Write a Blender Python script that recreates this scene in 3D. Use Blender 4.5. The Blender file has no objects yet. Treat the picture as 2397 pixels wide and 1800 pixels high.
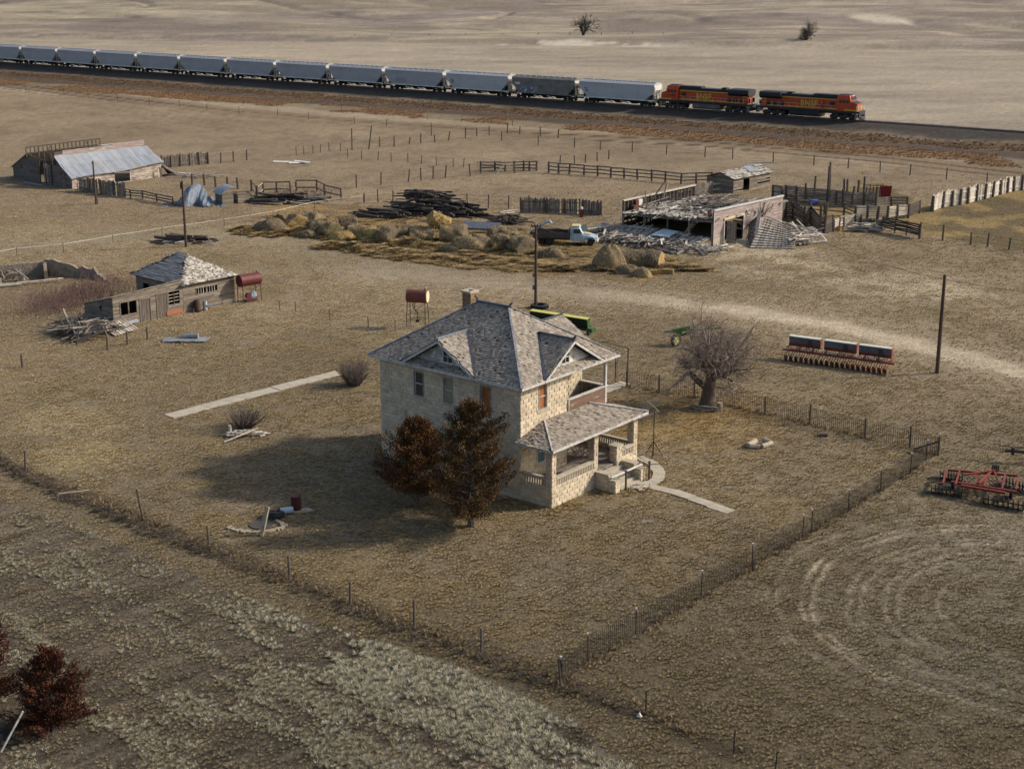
import bpy, math, random
import numpy as np
from mathutils import Vector, Matrix
random.seed(7); RNG = np.random.RandomState(5)
R = math.radians
scene = bpy.context.scene
# ---------------------------------------------------------------- camera, sky, sun, exposure
F_PX, HOR = 3600.0, 1055.0          # focal length and horizon height in photo pixels
CAM_H = 32.3
PITCH = math.atan(HOR / F_PX)
cam_d = bpy.data.cameras.new('camera'); cam = bpy.data.objects.new('camera', cam_d)
scene.collection.objects.link(cam); scene.camera = cam
cam.location = (0, 0, CAM_H); cam.rotation_euler = (math.pi/2 - PITCH, 0, 0)
cam_d.sensor_width = 36; cam_d.lens = 36 * F_PX / 2397
cam_d.clip_start = 1; cam_d.clip_end = 9000
SUN_AZ, SUN_EL = 12, 31             # direction the light comes from, degrees from +X towards +Y
world = bpy.data.worlds.new('World'); scene.world = world; world.use_nodes = True
wn = world.node_tree; bg = wn.nodes['Background']
sky = wn.nodes.new('ShaderNodeTexSky'); sky.sky_type = 'NISHITA'; sky.sun_disc = False
sky.sun_elevation = R(SUN_EL); sky.sun_rotation = R(90 - SUN_AZ)
sky.air_density = 1.0; sky.dust_density = 2.5; sky.ozone_density = 1.0
wn.links.new(sky.outputs[0], bg.inputs[0]); bg.inputs[1].default_value = 0.135
sun_d = bpy.data.lights.new('sun', 'SUN'); sun_d.energy = 3.8; sun_d.angle = R(3.5)
sun_d.color = (1.0, 0.93, 0.82)
sun = bpy.data.objects.new('sun', sun_d); scene.collection.objects.link(sun)
sd = Vector((math.cos(R(SUN_EL))*math.cos(R(SUN_AZ)), math.cos(R(SUN_EL))*math.sin(R(SUN_AZ)), math.sin(R(SUN_EL))))
sun.rotation_euler = sd.to_track_quat('Z', 'Y').to_euler()
scene.view_settings.view_transform = 'Standard'; scene.view_settings.look = 'None'
scene.view_settings.exposure = 0.28; scene.view_settings.gamma = 1
col = scene.collection

# ---------------------------------------------------------------- helpers
_c, _s = math.cos(PITCH), math.sin(PITCH)
def G(px, py, z=0.0):
    """where the sight line through a spot of the photograph (2397 x 1800) meets the level z"""
    u = (px-1198.5)/F_PX; v = -(py-900)/F_PX
    d = Vector((u, _c + v*_s, -_s + v*_c)); t = (z-CAM_H)/d.z
    return Vector((d.x*t, d.y*t, z))
def Vv(*a): return Vector(a)
def tag(o, label=None, cat=None, group=None, kind=None):
    if label: o['label'] = label
    if cat: o['category'] = cat
    if group: o['group'] = group
    if kind: o['kind'] = kind
    return o
def thing(name, label, cat, loc=(0,0,0), rz=0.0, group=None):
    o = bpy.data.objects.new(name, None); col.objects.link(o)
    o.location = loc; o.rotation_euler = (0,0,rz); o.empty_display_size = .3
    return tag(o, label, cat, group)
def copy_tree(o, parent=None):
    c = o.copy(); col.objects.link(c)
    if parent is not None: c.parent = parent
    for ch in list(o.children): copy_tree(ch, c)
    return c
class MB:
    """collects simple solids and links them as ONE mesh object"""
    def __init__(s): s.v = []; s.f = []
    def add(s, vs, fs):
        n = len(s.v); s.v += [tuple(p) for p in vs]; s.f += [tuple(i+n for i in f) for f in fs]
        return s
    def box(s, c, d, m=None):
        x, y, z = d[0]/2, d[1]/2, d[2]/2
        vs = [Vector((i*x, j*y, k*z)) for i in (-1,1) for j in (-1,1) for k in (-1,1)]
        if m is not None: vs = [m @ p for p in vs]
        c = Vector(c)
        return s.add([p+c for p in vs], [(0,1,3,2),(4,6,7,5),(0,4,5,1),(2,3,7,6),(0,2,6,4),(1,5,7,3)])
    def span(s, a, b):
        a = Vector(a); b = Vector(b)
        return s.box((a+b)/2, (abs(b.x-a.x), abs(b.y-a.y), abs(b.z-a.z)))
    def bar(s, a, b, w, h, up=(0,0,1), twist=0):
        a = Vector(a); b = Vector(b); d = b-a; L = d.length
        if L < 1e-5: return s
        d = d/L; upv = Vector(up)
        if abs(d.dot(upv)) > .98: upv = Vector((1,0,0))
        x = upv.cross(d).normalized(); y = d.cross(x)
        if twist:
            q = Matrix.Rotation(twist, 3, d); x = q@x; y = q@y
        vs = [p + x*(i*w/2) + y*(j*h/2) for p in (a,b) for i,j in ((-1,-1),(1,-1),(1,1),(-1,1))]
        return s.add(vs, [(3,2,1,0),(4,5,6,7),(0,1,5,4),(1,2,6,5),(2,3,7,6),(3,0,4,7)])
    def tube(s, pts, r, n=6, cap=True):
        pts = [Vector(p) for p in pts]; rs = r if isinstance(r, (list,tuple)) else [r]*len(pts)
        base = len(s.v); prev = None
        for i, p in enumerate(pts):
            d = (pts[min(i+1,len(pts)-1)] - pts[max(i-1,0)])
            d = d.normalized() if d.length > 1e-9 else Vector((0,0,1))
            if prev is None:
                a = Vector((0,0,1)) if abs(d.z) < .9 else Vector((1,0,0)); x = a.cross(d).normalized()
            else:
                x = (prev - d*prev.dot(d)); x = x.normalized() if x.length > 1e-6 else prev
            prev = x; y = d.cross(x)
            for k in range(n):
                t = 2*math.pi*k/n
                s.v.append(tuple(p + (x*math.cos(t)+y*math.sin(t))*rs[i]))
        for i in range(len(pts)-1):
            for k in range(n):
                a = base+i*n+k; b = base+i*n+(k+1)%n
                s.f.append((a, b, b+n, a+n))
        if cap:
            s.f.append(tuple(base+k for k in range(n))[::-1]); s.f.append(tuple(base+(len(pts)-1)*n+k for k in range(n)))
        return s
    def cyl(s, a, b, r, n=14): return s.tube([a, b], r, n)
    def poly(s, pts, th=0.0, up=None):
        """flat polygon, optionally a slab of thickness th below it"""
        pts = [Vector(p) for p in pts]; n = len(pts)
        nr = Vector((0,0,0))
        for i in range(n):
            a, b = pts[i], pts[(i+1)%n]; nr += a.cross(b)
        nr.normalize()
        if up is not None and nr.dot(Vector(up)) < 0: pts = pts[::-1]; nr = -nr
        if th == 0: return s.add(pts, [tuple(range(n))])
        lo = [p - nr*th for p in pts]
        fs = [tuple(range(n)), tuple(range(2*n-1, n-1, -1))]
        fs += [(i, i+n, (i+1)%n+n, (i+1)%n) for i in range(n)]
        return s.add(pts+lo, fs)
    def obj(s, name, mat, parent=None, smooth=False, loc=None):
        me = bpy.data.meshes.new(name); me.from_pydata(s.v, [], s.f)
        if smooth: me.polygons.foreach_set('use_smooth', [True]*len(me.polygons))
        me.materials.append(mat); me.update()
        o = bpy.data.objects.new(name, me); col.objects.link(o)
        if parent is not None: o.parent = parent
        if loc is not None: o.location = loc
        return o
def npmesh(name, v, f, mat, parent=None, smooth=False):
    """v (n,3), f (m,k) arrays -> object, fast"""
    me = bpy.data.meshes.new(name); v = np.asarray(v, dtype=np.float32); f = np.asarray(f, dtype=np.int32)
    k = f.shape[1]; me.vertices.add(len(v)); me.vertices.foreach_set('co', v.ravel())
    me.loops.add(f.size); me.loops.foreach_set('vertex_index', f.ravel())
    me.polygons.add(len(f)); me.polygons.foreach_set('loop_start', np.arange(0, f.size, k, dtype=np.int32))
    me.polygons.foreach_set('loop_total', np.full(len(f), k, dtype=np.int32))
    if smooth: me.polygons.foreach_set('use_smooth', np.ones(len(f), dtype=bool))
    me.materials.append(mat); me.update(calc_edges=True)
    o = bpy.data.objects.new(name, me); col.objects.link(o)
    if parent is not None: o.parent = parent
    return o

# ---------------------------------------------------------------- materials
class NT:
    def __init__(s, name):
        s.m = bpy.data.materials.new(name); s.m.use_nodes = True; s.t = s.m.node_tree
        s.n = s.t.nodes; s.l = s.t.links; s.b = s.n['Principled BSDF']
    def node(s, ty, **kw):
        n = s.n.new(ty)
        for k, v in kw.items():
            if k.startswith('i_'): n.inputs[k[2:].replace('_', ' ')].default_value = v
            else: setattr(n, k, v)
        return n
    def link(s, a, b): s.l.new(a, b)
    def math(s, op, a, b=None, c=None):
        n = s.n.new('ShaderNodeMath'); n.operation = op
        for i, x in enumerate((a, b, c)):
            if x is None: continue
            if isinstance(x, (int, float)): n.inputs[i].default_value = x
            else: s.link(x, n.inputs[i])
        return n.outputs[0]
    def mix(s, fac, a, b, mode='MIX'):
        n = s.n.new('ShaderNodeMix'); n.data_type = 'RGBA'; n.blend_type = mode
        for i, x in ((0, fac), (6, a), (7, b)):
            if isinstance(x, (int, float)): n.inputs[i].default_value = x
            elif isinstance(x, tuple): n.inputs[i].default_value = (x[0], x[1], x[2], 1)
            else: s.link(x, n.inputs[i])
        return n.outputs[2]
    def ramp(s, x, lo, hi, a=0.0, b=1.0):
        n = s.n.new('ShaderNodeMapRange'); n.clamp = True
        s.link(x, n.inputs[0]); n.inputs[1].default_value = lo; n.inputs[2].default_value = hi
        n.inputs[3].default_value = a; n.inputs[4].default_value = b
        return n.outputs[0]
    def noise(s, scale, vec=None, detail=4, rough=.6, mul=None):
        if mul is not None:
            m = s.n.new('ShaderNodeMapping'); m.inputs['Scale'].default_value = mul
            s.link(vec, m.inputs[0]); vec = m.outputs[0]
        n = s.n.new('ShaderNodeTexNoise'); n.inputs['Scale'].default_value = scale
        n.inputs['Detail'].default_value = detail; n.inputs['Roughness'].default_value = rough
        if vec is not None: s.link(vec, n.inputs[0])
        return n.outputs[0]
MATS = {}
def mat(name, c1, c2=None, ns=3.0, mul=(1,1,1), isl=0.0, rough=.9, bump=0.0, bs=20.0, metal=0.0,
        stain=None, st=(.5,.62), sns=1.2, smul=(1,1,1), lo=.35, hi=.65, spec=.3):
    """two-tone noise colour, brightness differing from piece to piece, patches of stain, bump"""
    if name in MATS: return MATS[name]
    c2 = c2 or tuple(x*.7 for x in c1)
    T = NT(name); tc = T.node('ShaderNodeTexCoord'); ob = tc.outputs['Object']
    f = T.ramp(T.noise(ns, ob, 5, .65, mul), lo, hi)
    c = T.mix(f, c1, c2)
    if stain:
        sf = T.ramp(T.noise(sns, ob, 6, .7, smul), st[0], st[1]); c = T.mix(sf, c, stain)
    if isl:
        geo = T.node('ShaderNodeNewGeometry')
        k = T.ramp(geo.outputs['Random Per Island'], 0, 1, 1-isl, 1+isl)
        hv = T.node('ShaderNodeHueSaturation'); T.link(k, hv.inputs['Value']); T.link(c, hv.inputs['Color'])
        c = hv.outputs[0]
    T.link(c, T.b.inputs['Base Color'])
    T.b.inputs['Roughness'].default_value = rough; T.b.inputs['Metallic'].default_value = metal
    T.b.inputs['Specular IOR Level'].default_value = spec
    if bump:
        bn = T.node('ShaderNodeBump'); bn.inputs['Strength'].default_value = 1.0
        bn.inputs['Distance'].default_value = bump
        T.link(T.noise(bs, ob, 4, .65, mul), bn.inputs['Height']); T.link(bn.outputs[0], T.b.inputs['Normal'])
    MATS[name] = T.m
    return T.m
M = dict(
 block = mat('stone_block', (.585,.485,.35), (.445,.365,.26), ns=1.6, isl=.13, rough=.95, bump=.02, bs=9, stain=(.26,.21,.15), st=(.54,.78), sns=.7, smul=(1,1,.45)),
 mortar = mat('mortar', (.40,.35,.26), (.32,.275,.2), ns=6, rough=.95),
 concrete = mat('concrete', (.43,.375,.29), (.33,.285,.215), ns=1.5, rough=.95, bump=.01, bs=12, stain=(.3,.25,.18), st=(.55,.7)),
 shingle = mat('wood_shingle', (.33,.285,.23), (.21,.172,.135), ns=9, mul=(1,1,1), isl=.38, rough=.9, stain=(.37,.33,.28), st=(.56,.75), sns=.8),
 underlay = mat('roof_underlay', (.10,.085,.07), (.06,.05,.042), ns=8),
 greytrim = mat('grey_painted_trim', (.27,.27,.265), (.17,.165,.16), ns=5, rough=.7, stain=(.16,.13,.11), st=(.55,.7)),
 whitetrim = mat('weathered_white_trim', (.56,.54,.50), (.38,.36,.33), ns=7, mul=(1,1,.4), rough=.8, stain=(.2,.17,.14), st=(.52,.68)),
 tin = mat('galvanised_sheet', (.32,.34,.36), (.23,.245,.265), ns=2.5, rough=.5, metal=.35, stain=(.36,.29,.2), st=(.6,.7), sns=1.5, isl=.08),
 darktin = mat('dark_ridge_metal', (.09,.10,.12), (.05,.055,.07), ns=5, rough=.55, metal=.4),
 glass = mat('dark_window_glass', (.02,.024,.028), (.035,.04,.045), ns=1, rough=.15, spec=.6),
 blind = mat('yellowed_blind', (.30,.26,.16), (.23,.2,.12), ns=2, rough=.9),
 curtain = mat('teal_curtain', (.10,.16,.16), (.05,.09,.1), ns=6, mul=(3,3,.3)),
 redwood = mat('red_brown_board', (.36,.125,.035), (.16,.06,.022), ns=4, mul=(1,1,.3), rough=.7),
 brownboard = mat('peeling_brown_siding', (.20,.115,.075), (.11,.07,.05), ns=4, mul=(.5,.5,6), isl=.2, stain=(.46,.42,.38), st=(.58,.66), smul=(.6,.6,4)),
 gablewhite = mat('flaking_white_gable', (.66,.63,.58), (.45,.42,.38), ns=3, mul=(.6,.6,4), isl=.08, stain=(.26,.23,.2), st=(.56,.68), sns=1.6),
 gableboard = mat('grey_gable_board', (.40,.39,.37), (.20,.19,.18), ns=3, mul=(.6,.6,5), isl=.12, stain=(.62,.6,.57), st=(.5,.62), sns=1.6),
 oldwood = mat('old_grey_wood', (.235,.20,.165), (.105,.085,.07), ns=3, mul=(1,1,1), isl=.38, bump=.01, bs=30),
 palewood = mat('bleached_wood', (.56,.50,.42), (.28,.24,.19), ns=4, isl=.45),
 darkwood = mat('creosote_and_shaded_wood', (.10,.078,.064), (.04,.032,.027), ns=5, isl=.5),  # dark timber; also carries the painted shade of the garage stud wall
 shedboard = mat('weathered_siding', (.235,.193,.15), (.10,.08,.062), ns=2.2, mul=(.5,.5,7), isl=.34, stain=(.34,.30,.24), st=(.56,.68), smul=(.5,.5,6), sns=1.5),
 pinkboard = mat('faded_pink_siding', (.35,.275,.25), (.22,.17,.15), ns=2.0, mul=(.5,.5,5), isl=.14, stain=(.58,.53,.47), st=(.56,.66), smul=(.4,.4,5), sns=1.6),
 barnwhite = mat('flaking_whitewash', (.47,.40,.33), (.20,.15,.125), ns=1.1, mul=(.8,.8,4), isl=.14, lo=.42, hi=.58),
 barngrey = mat('grey_barn_board', (.17,.145,.125), (.085,.072,.065), ns=2, mul=(.6,.6,6), isl=.25, stain=(.26,.16,.13), st=(.6,.68)),
 post = mat('fence_post_wood', (.13,.10,.08), (.06,.047,.04), ns=6, isl=.3),
 polewood = mat('pole_wood', (.10,.065,.045), (.05,.033,.025), ns=5, mul=(1,1,.2)),
 wire = mat('rusty_wire', (.085,.065,.05), (.05,.04,.03), ns=3, rough=.7),
 rope = mat('white_fence_tape', (.6,.58,.52), (.5,.48,.43), ns=5),
 tpost = mat('dark_steel_post', (.035,.03,.028), (.06,.04,.03), ns=8, rough=.6),
 rust = mat('rusted_red_tank', (.17,.045,.035), (.11,.035,.028), ns=3, rough=.55, stain=(.12,.09,.05), st=(.55,.7), sns=1.3, smul=(.5,.5,1.5)),
 rustred = mat('oxide_red_tank', (.15,.03,.027), (.09,.022,.02), ns=3, rough=.5),
 tankend = mat('cream_tank_end', (.62,.56,.38), (.5,.42,.22), ns=3),
 red = mat('implement_red_paint', (.25,.04,.022), (.12,.025,.018), ns=4, rough=.5),
 darksteel = mat('dark_steel', (.03,.028,.028), (.055,.04,.034), ns=7, rough=.6),
 rubber = mat('old_tyre_rubber', (.018,.018,.02), (.03,.03,.03), ns=5, rough=.8),
 green = mat('implement_dark_green', (.010,.028,.010), (.007,.02,.008), ns=3, rough=.4),
 brightgreen = mat('implement_green', (.04,.11,.02), (.03,.075,.018), ns=3, rough=.4),
 yellow = mat('implement_yellow', (.60,.55,.14), (.5,.44,.12), ns=3, rough=.5),
 lid = mat('pale_box_lid', (.60,.58,.46), (.5,.47,.38), ns=4, rough=.5),
 slate = mat('slate_grey_paint', (.13,.14,.17), (.08,.085,.105), ns=2, rough=.4),
 paleplastic = mat('pale_seed_cups', (.55,.53,.40), (.3,.27,.2), ns=6, isl=.4),
 truckblue = mat('chalky_blue_paint', (.38,.47,.52), (.28,.36,.41), ns=3, rough=.5, stain=(.42,.28,.07), st=(.66,.72)),
 truckyellow = mat('yellow_paint_showing', (.62,.42,.05), (.5,.5,.42), ns=2.5, rough=.5, lo=.5, hi=.56),
 hopper = mat('grey_hopper_paint', (.39,.38,.385), (.31,.305,.31), ns=.5, mul=(.3,1,1), rough=.6, stain=(.23,.22,.21), st=(.62,.72), sns=.7, smul=(1.3,1,.25)),
 hopper2 = mat('pale_hopper_paint', (.47,.465,.465), (.38,.375,.375), ns=.5, mul=(.3,1,1), rough=.6, stain=(.27,.23,.18), st=(.6,.7), sns=.9, smul=(2.0,1,.25)),
 hopperdirty = mat('tan_hopper_paint', (.22,.20,.17), (.15,.135,.115), ns=.8, mul=(.6,1,1), rough=.8),
 hopperwhite = mat('pale_end_paint', (.72,.70,.62), (.5,.47,.4), ns=1, rough=.6),
 underframe = mat('dark_underframe', (.03,.028,.028), (.018,.017,.018), ns=1, rough=.8),
 orange = mat('locomotive_orange', (.50,.075,.018), (.38,.05,.015), ns=1.0, rough=.5),
 locoblack = mat('locomotive_black', (.028,.028,.034), (.018,.018,.022), ns=1.0, rough=.6),
 locoyellow = mat('locomotive_yellow', (.62,.40,.05), (.5,.3,.04), ns=1.0, rough=.5),
 fueltank = mat('pale_fuel_tank', (.16,.15,.13), (.10,.09,.08), ns=1),
 handrail = mat('pale_handrail', (.62,.6,.55), (.5,.48,.44), ns=1),
 bale = mat('weathered_hay', (.31,.235,.14), (.13,.095,.055), ns=5, mul=(1,1,1), isl=.0, bump=.2, bs=6, stain=(.38,.265,.11), st=(.5,.62), sns=1.1),
 baledark = mat('dark_old_hay', (.20,.15,.095), (.09,.068,.044), ns=5, bump=.12, bs=7, stain=(.27,.19,.09), st=(.54,.7), sns=1.0),
 balegold = mat('golden_hay', (.42,.28,.10), (.2,.13,.05), ns=5, bump=.1, bs=7),
 balegreen = mat('greenish_hay_face', (.16,.14,.06), (.08,.07,.035), ns=6, bump=.06, bs=9),
 straw = mat('loose_straw', (.36,.26,.125), (.19,.135,.07), ns=3, isl=.4),
 tanboard = mat('tan_board', (.38,.315,.225), (.27,.215,.15), ns=4),
 harrowred = mat('harrow_red', (.24,.033,.016), (.12,.022,.012), ns=4, rough=.5),
 cedarrust = mat('rusty_cedar_foliage', (.17,.075,.022), (.06,.032,.013), ns=.9, isl=.55, lo=.4, hi=.6, stain=(.22,.115,.03), st=(.56,.72), sns=1.2),
 bark = mat('grey_brown_bark', (.125,.095,.075), (.06,.045,.036), ns=5, mul=(2,2,.5), bump=.05, bs=8),
 deadbark = mat('bleached_bark', (.42,.36,.28), (.22,.18,.14), ns=5),
 twig = mat('bare_twigs', (.12,.095,.085), (.075,.058,.05), ns=2),
 twigred = mat('reddish_twigs', (.17,.10,.085), (.10,.065,.055), ns=2, isl=.3),
 cedar = mat('brown_cedar_foliage', (.135,.072,.024), (.05,.031,.013), ns=.9, isl=.55, lo=.4, hi=.6, stain=(.21,.13,.04), st=(.56,.72), sns=1.2),
 cedarred = mat('russet_cedar_foliage', (.11,.034,.014), (.045,.017,.009), ns=1.2, isl=.55),
 weed = mat('grey_tumbleweed', (.17,.135,.10), (.07,.055,.042), ns=1.5, isl=.4),
 white = mat('white_scrap', (.65,.63,.6), (.5,.48,.45), ns=3),
 blue = mat('blue_plastic', (.02,.09,.4), (.02,.07,.3), ns=2, rough=.4),
 vest = mat('orange_safety_vest', (.9,.12,.03), (.8,.1,.03), ns=1),
 skin = mat('skin', (.4,.25,.18), (.35,.2,.15), ns=1),
 rail = mat('steel_rail', (.11,.09,.08), (.07,.06,.055), ns=1, rough=.5),
 tie = mat('pale_tie', (.30,.28,.25), (.2,.18,.16), ns=1, isl=.3),
 limestone = mat('pale_log_section', (.45,.39,.29), (.28,.23,.165), ns=4),
)
# ---------------------------------------------------------------- ground
def vnoise(x, y, sc, seed=0):
    x = x/sc + 137.3*seed; y = y/sc + 71.7*seed
    xi = np.floor(x).astype(np.int64); yi = np.floor(y).astype(np.int64); fx = x-xi; fy = y-yi
    fx = fx*fx*(3-2*fx); fy = fy*fy*(3-2*fy)
    def h(a, b):
        n = (a*374761393 + b*668265263 + seed*974711) & 0x7fffffff
        n = ((n ^ (n >> 13))*1274126177) & 0x7fffffff
        return ((n ^ (n >> 16)) & 0xffff)/65535.0
    return (h(xi,yi)*(1-fx)+h(xi+1,yi)*fx)*(1-fy) + (h(xi,yi+1)*(1-fx)+h(xi+1,yi+1)*fx)*fy
def fbm(x, y, sc, seed=0, o=4):
    t = 0; a = 1; s = 0
    for i in range(o):
        t = t + a*vnoise(x, y, sc/2**i, seed+i); s += a; a *= .55
    return t/s
def sstep(x, a, b):
    t = np.clip((x-a)/(b-a), 0, 1); return t*t*(3-2*t)
def dpoly(x, y, pts, closed=False):
    """distance to a line through world points"""
    d = np.full(x.shape, 1e9); n = len(pts)
    for i in range(n if closed else n-1):
        ax, ay = pts[i][:2]; bx, by = pts[(i+1)%n][:2]; vx, vy = bx-ax, by-ay
        t = np.clip(((x-ax)*vx+(y-ay)*vy)/(vx*vx+vy*vy), 0, 1)
        d = np.minimum(d, np.hypot(x-ax-t*vx, y-ay-t*vy))
    return d
def inpoly(x, y, pts):
    r = np.zeros(x.shape, bool); n = len(pts)
    for i in range(n):
        ax, ay = pts[i][:2]; bx, by = pts[(i+1)%n][:2]
        c = ((ay > y) != (by > y)) & (x < (bx-ax)*(y-ay)/((by-ay) if by != ay else 1e-9)+ax); r ^= c
    return r
def GP(*pp): return [tuple(G(a, b))[:2] for a, b in pp]
RAIL0 = G(0, 149.5); RAIL1 = G(2021, 289); RD = (RAIL1-RAIL0).normalized(); RN = Vector((-RD.y, RD.x, 0))
RAIL_ANG = math.atan2(RD.y, RD.x)
K = 2397/2212
def K2(*pp): return GP(*[(a*K, b*K) for a, b in pp])
YARD = GP((1313,1607),(2196,1066),(1791,971),(1455,897),(700,760),(20,1075))
DRIVE = K2((820,590),(1000,605),(1180,622),(1330,640),(1480,655),(1650,678),(1800,703),(1930,733),(2060,765),(2230,808),(2500,880))
DRIVE2 = K2((-60,545),(200,520),(420,500),(560,512),(700,545),(860,580),(1000,605))
PALE = K2((1640,545),(1720,590),(1860,600),(1990,625),(1900,560))
HAYP = K2((560,440),(760,440),(950,470),(1160,500),(1300,540),(1430,555),(1480,580),(1380,612),(1230,600),(1050,585),(900,560),(740,520),(590,495))
CORRAL = K2((1700,430),(1900,395),(2010,450),(2260,395),(2260,555),(2100,530),(1900,490),(1760,480))
SAGE = K2((-80,1045),(300,1190),(620,1325),(1000,1450),(1240,1560),(1420,1700),(-200,1800))
TRK1 = K2((-60,172),(200,205),(480,238),(760,262),(1100,285),(1500,305),(1900,340),(2300,385))
TRK2 = K2((-60,178),(200,212),(480,246),(760,271),(1100,294),(1500,314),(1900,350),(2300,396))
TRKS = [K2((0,235),(250,250),(520,285),(760,300),(1000,340),(1110,352)), K2((0,190),(300,235),(600,290),(760,305)),
        K2((1075,292),(1100,318),(1140,345),(1160,352)), K2((1085,292),(1110,318),(1150,345),(1168,352)), K2((20,205),(420,262),(700,300))]
ARC = G(2450, 1436)
NEARF = GP((-60,1052),(60,1108),(335,1217),(490,1280),(678,1356),(820,1416),(970,1474),(1127,1528),(1313,1607),(1511,1672),(1717,1765))
def terrain(x, y):
    z = (fbm(x, y, 9, 3, 2)-.5)*.10*sstep(y, 30, 60)
    # hills beyond the far field, behind a low eroded bank
    y0 = 474-.2*x; t = y-y0
    w = sstep(t, 0, 14)
    z = z + w*(1.2 + 7.5*(fbm(x+40*np.sin(y/90), y*1.6, 120, 11, 3)-.5)*sstep(t, 0, 90) + 5*sstep(t, 10, 400))
    gul = np.abs(fbm(x*1.2+y*.5, y*1.2, 70, 31, 2)-.5)
    z = z - w*sstep(t, 20, 60)*1.0*(1-sstep(gul, 0, .06))
    # ballast bank
    q = -(RN.x*(x-RAIL0.x)+RN.y*(y-RAIL0.y))
    z = z + .28*(1-sstep(np.abs(q), 2.2, 4.0)) - .5*sstep(q, 3, 9)*(1-sstep(q, 14, 30))
    return z
def lerp(c, k, w): return c*(1-w[..., None]) + np.array(k)*w[..., None]
def ground_colour(x, y):
    n1 = fbm(x, y, 22, 1); n2 = fbm(x, y, 3.0, 5); n3 = fbm(x, y, 60, 9); nf = fbm(x, y, .7, 15, 2)
    c = np.ones(x.shape+(3,))*np.array((.25,.20,.135))
    c = lerp(c, (.29,.235,.165), sstep(n1, .45, .65)); c = lerp(c, (.185,.15,.085), sstep(n2, .55, .75)*.6)
    # far field
    q = -(RN.x*(x-RAIL0.x)+RN.y*(y-RAIL0.y)); far = sstep(-q, 3, 6)
    cf = np.ones(x.shape+(3,))*np.array((.335,.275,.20))
    st = fbm(x*.35, y*1.0, 14, 21); cf = lerp(cf, (.27,.225,.17), sstep(st, .45, .7)*.8); cf = lerp(cf, (.36,.295,.21), sstep(n3, .5, .7)*.6)
    t = y-(474-.2*x)
    hill = sstep(t, 0, 5); ch = lerp(np.ones(x.shape+(3,))*np.array((.30,.245,.18)), (.23,.185,.15), sstep(fbm(x, y, 45, 23), .45, .62))
    ch = lerp(ch, (.34,.29,.19), sstep(fbm(x, y, 80, 25), .55, .7)*.7); cf = cf*(1-hill[...,None])+ch*hill[...,None]
    cf = cf*(1+((fbm(x*.5, y, 5, 71, 3)-.5)*.45+(fbm(x*.6, y*1.3, 24, 72, 3)-.5)*.35)[..., None]*(1+hill[..., None]*.7)); dkb = hill*sstep(fbm(x*.4+y*.3, y*1.4, 28, 73, 3), .53, .6); cf = lerp(cf, (.19,.15,.115), dkb*.6)
    bank = (1-sstep(np.abs(t-6), 4, 9))*sstep(fbm(x, y, 16, 27), .46, .56)*sstep(x, -35, 5)*(1-sstep(x, 35, 60)); cf = lerp(cf, (.52,.45,.35), bank)
    bank2 = (1-sstep(np.abs(t-8), 4, 10))*sstep(fbm(x, y*2, 9, 28), .5, .62)*sstep(-x, 20, 40); cf = lerp(cf, (.2,.165,.13), bank2)
    spot = 1-sstep(np.hypot((x-137), (y-588)*.5), 8, 13); cf = lerp(cf, (.46,.39,.29), spot)
    plough = sstep(y - (815-.0*x) - (190-x)*.9, 0, 20); cf = lerp(cf, (.14,.105,.085), plough)
    c = c*(1-far[...,None])+cf*far[...,None]
    # strips below the rails
    e = q + (fbm(x, y, 7, 33)-.5)*7
    near = 1-far
    c = lerp(c, (.078,.068,.062), near*(1-sstep(e, 7, 11)))
    c = lerp(c, (.135,.085,.048), near*sstep(e, 9.5, 12.5)*(1-sstep(e, 19, 22)))
    c = lerp(c, (.095,.073,.06), near*sstep(e, 19, 22)*(1-sstep(e, 28, 32)))
    c = lerp(c, (.24,.145,.075), near*sstep(e, 27, 31)*(1-sstep(e, 36, 39))*sstep(fbm(x, y, 14, 35), .36, .5))
    c = lerp(c, (.36,.30,.23), near*sstep(e, 36, 39)*(1-sstep(e, 44, 47))*.8)
    bandw = near*(1-sstep(np.abs(dpoly(x, y, TRK1)-0), 2.5, 5.5)); c = lerp(c, (.21,.15,.095), bandw*.7)
    for T_ in (TRK1, TRK2): c = lerp(c, (.09,.065,.045), near*(1-sstep(dpoly(x, y, T_), .3, .9)))
    for T_ in TRKS: c = lerp(c, (.135,.1,.07), near*(1-sstep(dpoly(x, y, T_), .2, .55))*.85)
    mid = near*sstep(e, 44, 50)*sstep(y, 150, 175); c = lerp(c, (.30,.235,.165), mid*.6); c = lerp(c, (.215,.165,.115), mid*sstep(n2, .5, .65)*.5)
    # yard grass
    iy = inpoly(x, y, YARD).astype(float)
    c = lerp(c, (.215,.175,.12), iy*.8); c = lerp(c, (.27,.205,.11), iy*sstep(n2, .5, .65)*.4)
    # bare drive
    w = (fbm(x, y, 2.2, 41)-.5)*2.6
    d = dpoly(x, y, DRIVE)+w; c = lerp(c, (.31,.255,.185), (1-sstep(d, 3.5, 10))*.9); c = lerp(c, (.45,.385,.295), (1-sstep(d, .8, 2.8))*sstep(fbm(x, y, 5, 42), .22, .5)*(.35+.65*sstep(x, 2, 22)))
    d = dpoly(x, y, DRIVE2)+w; c = lerp(c, (.29,.245,.175), (1-sstep(d, 2, 8))*.55)
    ip = 1-sstep(dpoly(x, y, PALE[:4])+w*1.5, 2.5, 9); c = lerp(c, (.41,.355,.275), ip*sstep(n2, .3, .55)*.8)
    c = lerp(c, (.135,.105,.055), inpoly(x+w, y+w, CORRAL)*.85); c = lerp(c, (.29,.215,.10), inpoly(x+w, y+w, CORRAL)*sstep(fbm(x, y, 7, 44), .52, .62))
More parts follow.
